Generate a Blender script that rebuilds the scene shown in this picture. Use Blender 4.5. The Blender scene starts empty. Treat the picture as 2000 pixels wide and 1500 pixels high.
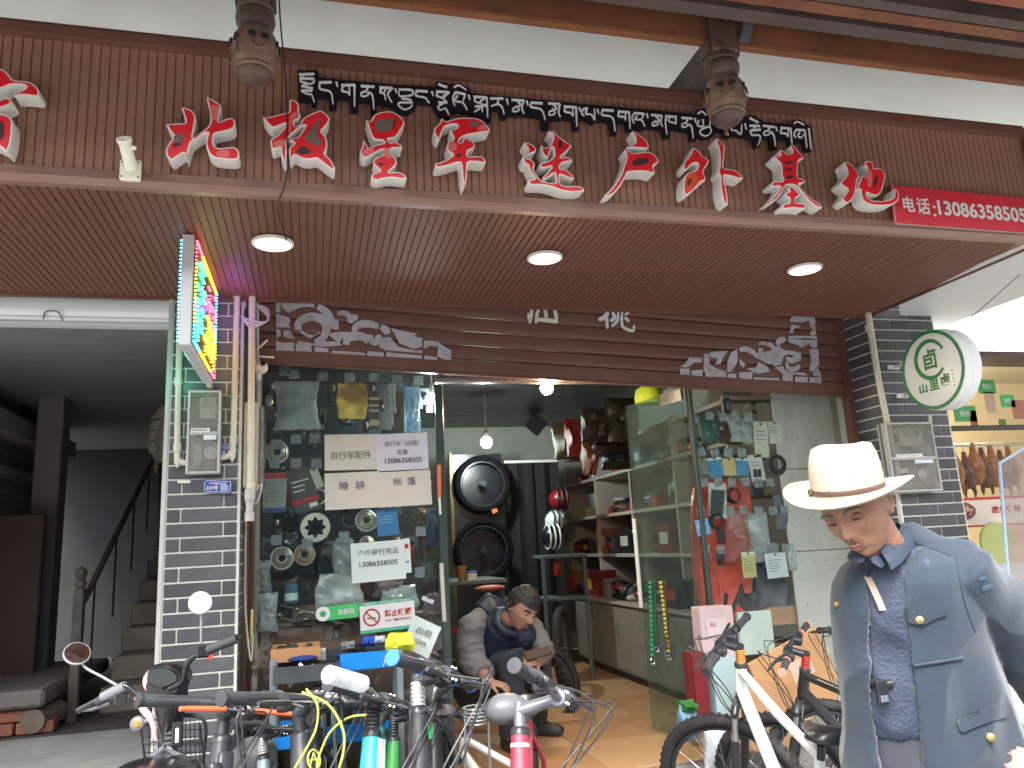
import bpy, bmesh, math, random
from math import sin, cos, pi, radians, sqrt
from mathutils import Vector, Matrix, Quaternion, noise
from mathutils.bvhtree import BVHTree
from mathutils.geometry import delaunay_2d_cdt
R = random.Random(7)
V = Vector
C = bpy.context.scene.collection
S = bpy.context.scene
# ---------------------------------------------------------------- camera
F_PX = 1500.0
def _u(v): v = V(v); return v.normalized()
AZ = _u((-380, -7150, F_PX)); AX = V((5800, 31, F_PX)); AX = (AX - AZ * AX.dot(AZ)).normalized(); AY = AZ.cross(AX)
EYE = V((0, 0, 1.55))
def ray(px, py):
    v = V((px - 1000, py - 750, F_PX)); return V((AX.dot(v), AY.dot(v), AZ.dot(v)))
def onY(px, py, y): d = ray(px, py); return EYE + d * (y / d.y)
def onZ(px, py, z): d = ray(px, py); return EYE + d * ((z - EYE.z) / d.z)
def onX(px, py, x): d = ray(px, py); return EYE + d * (x / d.x)
def PD(px, py, d): return EYE + ray(px, py) * (d / F_PX)
CR = V((AX.x, AY.x, AZ.x)); CD = V((AX.y, AY.y, AZ.y)); CF = V((AX.z, AY.z, AZ.z))   # camera right, down, forward in the world
cam = bpy.data.objects.new('camera', bpy.data.cameras.new('camera')); C.objects.link(cam); S.camera = cam
mr = Matrix((CR, -CD, -CF)).transposed().to_4x4(); cam.matrix_world = Matrix.Translation(EYE) @ mr
cam.data.sensor_fit = 'HORIZONTAL'; cam.data.sensor_width = 36; cam.data.lens = 36 * F_PX / 2000
cam.data.clip_start = 0.05; cam.data.clip_end = 400
# ---------------------------------------------------------------- world, sun, exposure
W = bpy.data.worlds.new('World'); S.world = W; W.use_nodes = True
nt = W.node_tree; nt.nodes.clear()
sky = nt.nodes.new('ShaderNodeTexSky'); sky.sky_type = 'NISHITA'; sky.sun_disc = False
sky.sun_elevation = radians(52); sky.sun_rotation = radians(200); sky.dust_density = 4; sky.air_density = 1.5
hs = nt.nodes.new('ShaderNodeHueSaturation'); hs.inputs['Saturation'].default_value = 0.35
bg = nt.nodes.new('ShaderNodeBackground'); bg.inputs['Strength'].default_value = 0.15
wo = nt.nodes.new('ShaderNodeOutputWorld')
nt.links.new(sky.outputs[0], hs.inputs['Color']); nt.links.new(hs.outputs[0], bg.inputs['Color']); nt.links.new(bg.outputs[0], wo.inputs[0])
sun = bpy.data.objects.new('sun', bpy.data.lights.new('sun', 'SUN')); C.objects.link(sun)
sun.data.energy = 1.5; sun.data.angle = radians(25); sun.data.color = (1, .97, .93)
sd = V((0.35, 0.75, -1.0)).normalized(); sun.rotation_euler = sd.to_track_quat('-Z', 'Y').to_euler(); sun.location = (0, -5, 12)
S.view_settings.view_transform = 'Standard'; S.view_settings.look = 'None'; S.view_settings.gamma = 1; S.view_settings.use_curve_mapping = False
S.view_settings.exposure = 2.2
S.cycles.max_bounces = 8; S.cycles.diffuse_bounces = 4; S.cycles.transparent_max_bounces = 24
S.cycles.use_denoising = True; S.cycles.sample_clamp_indirect = 6
# ---------------------------------------------------------------- materials
MATS = {}
def mat(name, col, rough=.6, metal=0, var=.08, scale=8, bump=0, bscale=60, spec=.5, emit=None, estr=0, dirt=None, dscale=3, damt=.3, coat=0, sheen=0):
    if name in MATS: return MATS[name]
    m = bpy.data.materials.new(name); m.use_nodes = True; n = m.node_tree.nodes; l = m.node_tree.links
    b = n['Principled BSDF']; b.inputs['Roughness'].default_value = rough; b.inputs['Metallic'].default_value = metal
    b.inputs['Specular IOR Level'].default_value = spec
    if coat: b.inputs['Coat Weight'].default_value = coat; b.inputs['Coat Roughness'].default_value = .15
    if sheen: b.inputs['Sheen Weight'].default_value = sheen
    c = (*col, 1)
    tc = n.new('ShaderNodeTexCoord'); last = None
    if var:
        no = n.new('ShaderNodeTexNoise'); no.inputs['Scale'].default_value = scale; no.inputs['Detail'].default_value = 5
        l.new(tc.outputs['Object'], no.inputs['Vector'])
        mx = n.new('ShaderNodeMixRGB'); mx.inputs[1].default_value = (*[max(0, x * (1 - var * 2)) for x in col], 1); mx.inputs[2].default_value = (*[min(1, x * (1 + var * 2)) for x in col], 1)
        l.new(no.outputs['Fac'], mx.inputs[0]); last = mx.outputs[0]
        rr = n.new('ShaderNodeMapRange'); rr.inputs['To Min'].default_value = max(0.02, rough - .1); rr.inputs['To Max'].default_value = min(1, rough + .12)
        l.new(no.outputs['Fac'], rr.inputs['Value']); l.new(rr.outputs[0], b.inputs['Roughness'])
    if dirt:
        d = n.new('ShaderNodeTexNoise'); d.inputs['Scale'].default_value = dscale; d.inputs['Detail'].default_value = 9; d.inputs['Roughness'].default_value = .68
        l.new(tc.outputs['Object'], d.inputs['Vector'])
        cr = n.new('ShaderNodeValToRGB'); cr.color_ramp.elements[0].position = .47; cr.color_ramp.elements[1].position = .72
        cr.color_ramp.elements[1].color = (damt, damt, damt, 1); cr.color_ramp.elements[0].color = (0, 0, 0, 1)
        l.new(d.outputs['Fac'], cr.inputs[0])
        m2 = n.new('ShaderNodeMixRGB'); m2.inputs[2].default_value = (*dirt, 1); l.new(cr.outputs[0], m2.inputs[0])
        if last: l.new(last, m2.inputs[1])
        else: m2.inputs[1].default_value = c
        last = m2.outputs[0]
    if last: l.new(last, b.inputs['Base Color'])
    else: b.inputs['Base Color'].default_value = c
    if bump:
        bn = n.new('ShaderNodeTexNoise'); bn.inputs['Scale'].default_value = bscale; bn.inputs['Detail'].default_value = 4
        l.new(tc.outputs['Object'], bn.inputs['Vector'])
        bp = n.new('ShaderNodeBump'); bp.inputs['Strength'].default_value = bump; bp.inputs['Distance'].default_value = .01
        l.new(bn.outputs['Fac'], bp.inputs['Height']); l.new(bp.outputs[0], b.inputs['Normal'])
    if emit: b.inputs['Emission Color'].default_value = (*emit, 1); b.inputs['Emission Strength'].default_value = estr
    m.diffuse_color = c; MATS[name] = m; return m
def glassmat(name, tint=(.8, .9, .88), refl=1.0, rough=0.0, base=0.0, bcol=(.7, .75, .75), ior=1.5):
    """thin sheet: transparent, Fresnel reflection, optionally some cloudy diffuse"""
    if name in MATS: return MATS[name]
    m = bpy.data.materials.new(name); m.use_nodes = True; n = m.node_tree.nodes; l = m.node_tree.links; n.clear()
    t = n.new('ShaderNodeBsdfTransparent'); t.inputs[0].default_value = (*tint, 1)
    g = n.new('ShaderNodeBsdfGlossy'); g.inputs['Roughness'].default_value = rough; g.inputs[0].default_value = (refl, refl, refl, 1)
    f = n.new('ShaderNodeFresnel'); ge = n.new('ShaderNodeNewGeometry'); mp = n.new('ShaderNodeMapRange'); mp.inputs['To Min'].default_value = ior; mp.inputs['To Max'].default_value = 1 / ior; l.new(ge.outputs['Backfacing'], mp.inputs[0]); l.new(mp.outputs[0], f.inputs[0])
    mx = n.new('ShaderNodeMixShader'); o = n.new('ShaderNodeOutputMaterial')
    l.new(f.outputs[0], mx.inputs[0]); l.new(g.outputs[0], mx.inputs[2])
    if base:
        d = n.new('ShaderNodeBsdfDiffuse'); d.inputs[0].default_value = (*bcol, 1); m2 = n.new('ShaderNodeMixShader')
        no = n.new('ShaderNodeTexNoise'); no.inputs['Scale'].default_value = 7; no.inputs['Distortion'].default_value = 1.2; tc = n.new('ShaderNodeTexCoord'); l.new(tc.outputs['Object'], no.inputs['Vector'])
        mr_ = n.new('ShaderNodeMapRange'); mr_.inputs['From Min'].default_value = .3; mr_.inputs['From Max'].default_value = .7; mr_.inputs['To Min'].default_value = base * .7; mr_.inputs['To Max'].default_value = min(1, base * 1.3)
        l.new(no.outputs['Fac'], mr_.inputs[0]); l.new(mr_.outputs[0], m2.inputs[0]); l.new(t.outputs[0], m2.inputs[1]); l.new(d.outputs[0], m2.inputs[2]); l.new(m2.outputs[0], mx.inputs[1])
    else: l.new(t.outputs[0], mx.inputs[1])
    l.new(mx.outputs[0], o.inputs[0]); MATS[name] = m; return m
def K(r, g, b):   # 0-255 picture colour of a thing as base colour
    return tuple((x / 255) ** 2.2 for x in (r, g, b))
# ---------------------------------------------------------------- mesh builder
class MB:
    def __init__(s): s.v = []; s.f = []
    def add(s, vs, fs):
        o = len(s.v); s.v += [V(v) for v in vs]; s.f += [tuple(i + o for i in f) for f in fs]; return s
    def box(s, a, b, M=None, bev=0):
        x0, y0, z0 = a; x1, y1, z1 = b
        vs = [V(p) for p in ((x0,y0,z0),(x1,y0,z0),(x1,y1,z0),(x0,y1,z0),(x0,y0,z1),(x1,y0,z1),(x1,y1,z1),(x0,y1,z1))]
        if M: vs = [M @ v for v in vs]
        return s.add(vs, [(0,3,2,1),(4,5,6,7),(0,1,5,4),(1,2,6,5),(2,3,7,6),(3,0,4,7)])
    def bbox(s, a, b, M=None, bev=.004):
        """box with chamfered vertical-and-horizontal edges"""
        a = V(a); b = V(b); c = (a + b) / 2; h = (b - a) / 2; bv = min(bev, min(h) * .45)
        bm = bmesh.new(); bmesh.ops.create_cube(bm, size=2)
        for v in bm.verts: v.co = V((v.co.x * h.x, v.co.y * h.y, v.co.z * h.z)) + c
        bmesh.ops.bevel(bm, geom=list(bm.edges), offset=bv, segments=1, affect='EDGES')
        vs = [(M @ v.co if M else v.co.copy()) for v in bm.verts]; bm.verts.index_update()
        s.add(vs, [tuple(v.index for v in f.verts) for f in bm.faces]); bm.free(); return s
    def tube(s, pts, r, n=8, caps=True, flat=None):
        pts = [V(p) for p in pts]; k = len(pts)
        rs = [r] * k if not isinstance(r, (list, tuple)) else list(r)
        t0 = (pts[1] - pts[0]).normalized(); up = V((0, 0, 1)) if abs(t0.z) < .9 else V((1, 0, 0))
        nx = t0.cross(up).normalized(); rings = []
        for i in range(k):
            if i == 0: t = pts[1] - pts[0]
            elif i == k - 1: t = pts[-1] - pts[-2]
            else: t = (pts[i + 1] - pts[i]).normalized() + (pts[i] - pts[i - 1]).normalized()
            if t.length < 1e-9: t = t0.copy()
            t.normalize(); nx = (nx - t * nx.dot(t)); 
            if nx.length < 1e-6: nx = t.orthogonal()
            nx.normalize(); ny = t.cross(nx); t0 = t
            rings.append([pts[i] + nx * (cos(2 * pi * j / n) * rs[i]) + ny * (sin(2 * pi * j / n) * rs[i]) for j in range(n)])
        vs = [v for rg in rings for v in rg]; fs = []
        for i in range(k - 1):
            for j in range(n):
                a = i * n + j; b = i * n + (j + 1) % n; fs.append((a, b, b + n, a + n))
        if caps: fs.append(tuple(range(n - 1, -1, -1))); fs.append(tuple((k - 1) * n + j for j in range(n)))
        return s.add(vs, fs)
    def rings(s, rgs, cap0=True, cap1=True, closed=True):
        n = len(rgs[0]); k = len(rgs); vs = [v for r in rgs for v in r]; fs = []
        for i in range(k - 1):
            for j in range(n if closed else n - 1):
                a = i * n + j; b = i * n + (j + 1) % n; fs.append((a, b, b + n, a + n))
        if cap0: fs.append(tuple(range(n - 1, -1, -1)))
        if cap1: fs.append(tuple((k - 1) * n + j for j in range(n)))
        return s.add(vs, fs)
    def lathe(s, prof, c, ax=(0, 0, 1), n=16):
        """prof: (radius, height) list along axis ax from c"""
        c = V(c); a = V(ax).normalized(); x = a.orthogonal().normalized(); y = a.cross(x)
        return s.rings([[c + a * h + x * (cos(2 * pi * j / n) * max(r, 1e-5)) + y * (sin(2 * pi * j / n) * max(r, 1e-5)) for j in range(n)] for r, h in prof])
    def ball(s, c, r, n=12, sc=(1, 1, 1), M=None):
        c = V(c); rg = []
        for i in range(n // 2 + 1):
            th = pi * i / (n // 2); rr = max(sin(th), 1e-4)
            ring = []
            for j in range(n):
                p = V((cos(2 * pi * j / n) * rr * r * sc[0], sin(2 * pi * j / n) * rr * r * sc[1], -cos(th) * r * sc[2]))
                ring.append(c + (M @ p if M else p))
            rg.append(ring)
        return s.rings(rg)
    def torus(s, c, ax, R_, r, n=24, m=6, a0=0, a1=2 * pi, xdir=None):
        c = V(c); a = V(ax).normalized(); x = V(xdir).normalized() if xdir else a.orthogonal().normalized(); y = a.cross(x)
        full = abs(a1 - a0 - 2 * pi) < 1e-6; rg = []
        for i in range(n + 1):
            t = a0 + (a1 - a0) * i / n; d = x * cos(t) + y * sin(t)
            rg.append([c + d * (R_ + r * cos(2 * pi * j / m)) + a * (r * sin(2 * pi * j / m)) for j in range(m)])
        if full: rg[-1] = [v.copy() for v in rg[0]]
        return s.rings(rg, not full, not full)
    def prism(s, pts, d):
        """closed planar outline (3D points) extruded by vector d"""
        pts = [V(p) for p in pts]; d = V(d); n = len(pts)
        ar = V((0, 0, 0))
        for i in range(n): ar += pts[i].cross(pts[(i + 1) % n])
        nn = ar.normalized(); x = nn.orthogonal().normalized(); y = nn.cross(x)
        r = delaunay_2d_cdt([V((p.dot(x), p.dot(y))) for p in pts], [], [list(range(n))], 1, 1e-6)
        h0 = pts[0].dot(nn); cv = [x * q.x + y * q.y + nn * h0 for q in r[0]]; tr = [tuple(f) for f in r[2]]
        if nn.dot(d) > 0: tr = [t[::-1] for t in tr]
        vv = pts + [p + d for p in pts]; m0 = len(vv); vv += cv; m1 = len(vv); vv += [p + d for p in cv]
        fs = [tuple(i + m0 for i in t) for t in tr] + [tuple(i + m1 for i in t[::-1]) for t in tr]
        # side winding
        fl = ar.dot(d) > 0
        for i in range(n):
            j = (i + 1) % n; q = (i, j, j + n, i + n); fs.append(q if fl else q[::-1])
        return s.add(vv, fs)
    def xf(s, M): s.v = [M @ v for v in s.v]; return s
    def mesh(s, name, m, smooth=False):
        me = bpy.data.meshes.new(name); me.from_pydata([tuple(v) for v in s.v], [], s.f); me.update()
        if m: me.materials.append(m)
        if smooth: shade(me, smooth)
        return me
    def build(s, name, m, parent=None, smooth=False):
        return obj(name, s.mesh(name, m, smooth), parent)
def shade(me, ang):
    me.polygons.foreach_set('use_smooth', [True] * len(me.polygons))
    a = radians(40) if ang is True else radians(ang)
    try: me.set_sharp_from_angle(angle=a)
    except Exception: pass
    me.update()
def obj(name, me, parent=None):
    o = bpy.data.objects.new(name, me); C.objects.link(o)
    if parent: o.parent = parent; o.matrix_parent_inverse = WM(parent).inverted()
    return o
def WM(o):
    if o.parent: return WM(o.parent) @ o.matrix_parent_inverse @ o.matrix_basis
    return o.matrix_basis.copy()
def tag(o, label=None, cat=None, group=None, kind=None):
    if label: o['label'] = label
    if cat: o['category'] = cat
    if group: o['group'] = group
    if kind: o['kind'] = kind
    return o
def thing(name, label, cat, loc=(0, 0, 0), group=None, rotz=0):
    o = bpy.data.objects.new(name, None); o.empty_display_size = .05; C.objects.link(o); o.location = loc; o.rotation_euler = (0, 0, rotz)
    o.matrix_basis = Matrix.Translation(V(loc)) @ Matrix.Rotation(rotz, 4, 'Z')
    return tag(o, label, cat, group)
def struct(name, mb, m, smooth=False): return tag(mb.build(name, m, None, smooth), kind='structure')
def single(name, mb, m, label, cat, group=None, smooth=False):
    """one-mesh thing with its origin at its base centre"""
    me = mb.mesh(name, m, smooth); c = sum(mb.v, V((0, 0, 0))) / len(mb.v); c.z = min(v.z for v in mb.v)
    me.transform(Matrix.Translation(-c)); o = obj(name, me); o.location = c
    return tag(o, label, cat, group)
def dup(root, M, label=None, group=None, mats=None):
    """copy a thing with its parts and sub-parts; M is applied to the root"""
    def cp(o, par):
        c = o.copy(); C.objects.link(c)
        if par: c.parent = par
        if mats and o.data and o.data.materials and o.data.materials[0].name in mats:
            c.data = o.data.copy(); c.data.materials[0] = mats[o.data.materials[0].name]
        for ch in list(kids.get(o.name, [])): cp(ch, c)
        return c
    kids = {}
    def walk(o):
        for k in o.children: kids.setdefault(o.name, []).append(k); walk(k)
    walk(root)
    r = cp(root, None); r.matrix_basis = M @ root.matrix_basis
    if label: r['label'] = label
    if group: r['group'] = group
    return r
def smoothpts(pts, it=1, q=.22, closed=True):
    for _ in range(it):
        out = []; n = len(pts)
        for i in range(n if closed else n - 1):
            a = V(pts[i]); b = V(pts[(i + 1) % n]); out += [a.lerp(b, q), a.lerp(b, 1 - q)]
        if not closed: out = [V(pts[0])] + out[1:-1] + [V(pts[-1])]
        pts = out
    return pts
def spline(pts, n=8):
    P = [V(p) for p in pts]; P = [P[0] * 2 - P[1]] + P + [P[-1] * 2 - P[-2]]; out = []
    for i in range(1, len(P) - 2):
        for k in range(n):
            t = k / n; a, b, c, d = P[i - 1:i + 3]
            out.append(.5 * ((2 * b) + (c - a) * t + (2 * a - 5 * b + 4 * c - d) * t * t + (3 * b - a - 3 * c + d) * t ** 3))
    out.append(P[-2]); return out
def inset2(pts, d):
    """inset a closed 2D outline (list of 2D Vectors) by d (positive = inwards)"""
    n = len(pts); ar = sum(pts[i].x * pts[(i + 1) % n].y - pts[(i + 1) % n].x * pts[i].y for i in range(n)); sg = 1 if ar > 0 else -1; out = []
    for i in range(n):
        a, b, c = pts[i - 1], pts[i], pts[(i + 1) % n]; e1 = (b - a).normalized(); e2 = (c - b).normalized()
        n1 = V((-e1.y, e1.x)) * sg; n2 = V((-e2.y, e2.x)) * sg; m = n1 + n2
        if m.length < .3: m = n1
        m.normalize(); k = d / max(.5, m.dot(n1)); out.append(b + m * k)
    return out
_tc = {}
def textmesh(s, bold=0):
    key = (s, bold)
    if key in _tc: return _tc[key]
    c = bpy.data.curves.new('t', 'FONT'); c.body = s; c.align_x = 'CENTER'; c.align_y = 'CENTER'; c.offset = bold; c.resolution_u = 3
    o = bpy.data.objects.new('t', c); C.objects.link(o); bpy.context.view_layer.update()
    dg = bpy.context.evaluated_depsgraph_get(); me = bpy.data.meshes.new_from_object(o.evaluated_get(dg))
    vs = [v.co.copy() for v in me.vertices]; fs = [tuple(p.vertices) for p in me.polygons]
    bpy.data.objects.remove(o); bpy.data.meshes.remove(me); _tc[key] = (vs, fs); return _tc[key]
def text(parent, s, c, u, w, width, height, m, name='lettering', bold=0, off=.0012):
    """flat printed lettering centred at c; u = reading direction, w = up direction"""
    vs, fs = textmesh(s, bold)
    if not vs: return None
    x0 = min(v.x for v in vs); x1 = max(v.x for v in vs); y0 = min(v.y for v in vs); y1 = max(v.y for v in vs)
    u = V(u).normalized(); w = V(w); w = (w - u * w.dot(u)).normalized(); nn = u.cross(w)
    out = [V(c) + u * ((v.x - (x0 + x1) / 2) / (x1 - x0) * width) + w * ((v.y - (y0 + y1) / 2) / (y1 - y0) * height) + nn * off for v in vs]
    return MB().add(out, fs).build(name, m, parent)
X_ = V((1, 0, 0)); Y_ = V((0, 1, 0)); Z_ = V((0, 0, 1))
# ---------------------------------------------------------------- large structure
FL = .38            # shop floor height
M_conc = mat('concrete', (.33, .33, .31), .85, var=.15, scale=5, bump=.25, dirt=(.12, .11, .10), dscale=2, damt=.5)
M_road = mat('paving', (.22, .215, .21), .85, var=.15, scale=3, bump=.2, dirt=(.14, .13, .12), damt=.5)
M_wall = mat('white_wall', (.80, .81, .77), .8, var=.04, scale=2, dirt=(.42, .42, .40), dscale=1.2, damt=.35, bump=.05)
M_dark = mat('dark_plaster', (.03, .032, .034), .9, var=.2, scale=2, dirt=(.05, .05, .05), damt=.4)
struct('street_ground', MB().box((-60, -40, -.3), (60, 9, 0)), M_road)
struct('building_base', MB().box((-.32, 4.06, -.3), (3.3, 9, FL - .02)), M_conc)
struct('upper_wall', MB().box((-4, 3.3, 2.9), (6, 3.5, 6.2)), M_wall)
struct('shop_ceiling', MB().box((-.4, 3.96, 2.9), (3.4, 9.2, 3.0)), mat('black_film_ceiling', (.018, .017, .017), .35, bump=.9, bscale=9, var=.5, scale=7, spec=.6))
struct('shop_back_wall', MB().box((-.6, 8.6, FL), (3.6, 8.75, 2.9)), mat('back_wall', (.50, .53, .50), .8, var=.05, dirt=(.2, .2, .18), damt=.3))
struct('shop_side_wall', MB().box((3.2, 4.2, FL), (3.3, 8.6, 2.9)), mat('side_wall', (.3, .28, .26), .8))
struct('shop_side_wall', MB().box((-.42, 4.2, FL), (-.32, 8.6, 2.9)), mat('side_wall', (.3, .28, .26), .8))
# tiled floor, each tile a piece
base = struct('shop_floor', MB().box((-.31, 4.06, FL - .02), (3.2, 8.6, FL - .006)), mat('tile_grout', (.25, .21, .18), .9))
M_tile = [mat('floor_tile_a', (.50, .27, .12), .28, var=.06, scale=3, dirt=(.38, .22, .11), damt=.5, bump=.02), mat('floor_tile_b', (.56, .33, .17), .3, var=.06, scale=3, dirt=(.40, .25, .14), damt=.5, bump=.02)]
tms = [MB().bbox((-.297, -.297, -.008), (.297, .297, 0), None, .003).mesh('tile', m) for m in M_tile]
for i in range(6):
    for j in range(9):
        x = .0 + i * .6; y = 4.36 + j * .6
        if y > 8.5 or x > 3.1: continue
        o = obj('tile', tms[(i * 3 + j * 5 + (i * j) % 3) % 2], base); o.matrix_parent_inverse = Matrix(); o.location = (x + .0, y, FL + .001 * R.random())
# ---- canopy
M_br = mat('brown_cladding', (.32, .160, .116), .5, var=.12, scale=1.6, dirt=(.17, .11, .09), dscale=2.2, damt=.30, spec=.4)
M_br2 = mat('brown_trim', (.17, .075, .057), .38, var=.08, scale=1.5, dirt=(.22, .16, .13), dscale=3, damt=.25)
XL, XR = -2.6, 3.27
cano = thing('shop_canopy', 'brown ribbed metal canopy above the shutter carrying the red characters', 'canopy', (0, 3.2, 2.79))
MB().box((XL, 2.625, 2.80), (XR, 2.66, 3.34)).box((XL, 2.64, 2.806), (XR, 3.80, 2.83)).build('backing_sheet', mat('cladding_recess', (.26, .125, .092), .6), cano)
fs_mesh = MB().prism([(-.0135, 0, 2.83), (-.0115, -.004, 2.83), (.0115, -.004, 2.83), (.0135, 0, 2.83)], (0, 0, .487)).mesh('fascia_slat', M_br)
n = int((XR - XL) / .03)
for i in range(n):
    x = XL + .03 * (i + .5)
    if x < -1.35: continue
    o = obj('fascia_slat', fs_mesh, cano); o.location = (x, 2.624 + R.uniform(-.001, .001), 0); o.matrix_parent_inverse = Matrix.Translation(-cano.location)
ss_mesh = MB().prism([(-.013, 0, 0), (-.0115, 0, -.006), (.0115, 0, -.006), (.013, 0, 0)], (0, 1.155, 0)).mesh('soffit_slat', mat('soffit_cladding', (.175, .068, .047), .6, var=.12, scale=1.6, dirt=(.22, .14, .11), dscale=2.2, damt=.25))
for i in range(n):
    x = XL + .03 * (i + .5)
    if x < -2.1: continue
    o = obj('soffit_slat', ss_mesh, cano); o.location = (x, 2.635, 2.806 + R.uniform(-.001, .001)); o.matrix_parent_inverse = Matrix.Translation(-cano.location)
MB().prism([(XL, 2.59, 2.792), (XL, 2.578, 2.80), (XL, 2.595, 2.838), (XL, 2.63, 2.838), (XL, 2.63, 2.782), (XL, 2.60, 2.782)], (XR - XL, 0, 0)).build('bottom_trim', mat('brown_trim_pale', (.27, .15, .125), .4, var=.08, scale=2, dirt=(.32, .24, .21), damt=.4), cano)
MB().box((XL, 2.585, 3.318), (XR, 2.66, 3.352)).box((XL, 2.60, 3.352), (XR, 2.66, 3.372)).build('top_trim', M_br2, cano)
MB().box((XL, 2.66, 3.345), (XR, 4.12, 3.36)).build('top_sheet', M_br2, cano)  # unseen; reaches back to the shutter to shut out sky light
MB().box((XL, 3.79, 2.784), (XR - .02, 3.80, 2.806)).build('back_trim', M_br2, cano)
MB().box((XR, 2.59, 2.79), (XR + .012, 3.80, 3.36)).build('end_sheet', M_br2, cano)
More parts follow.
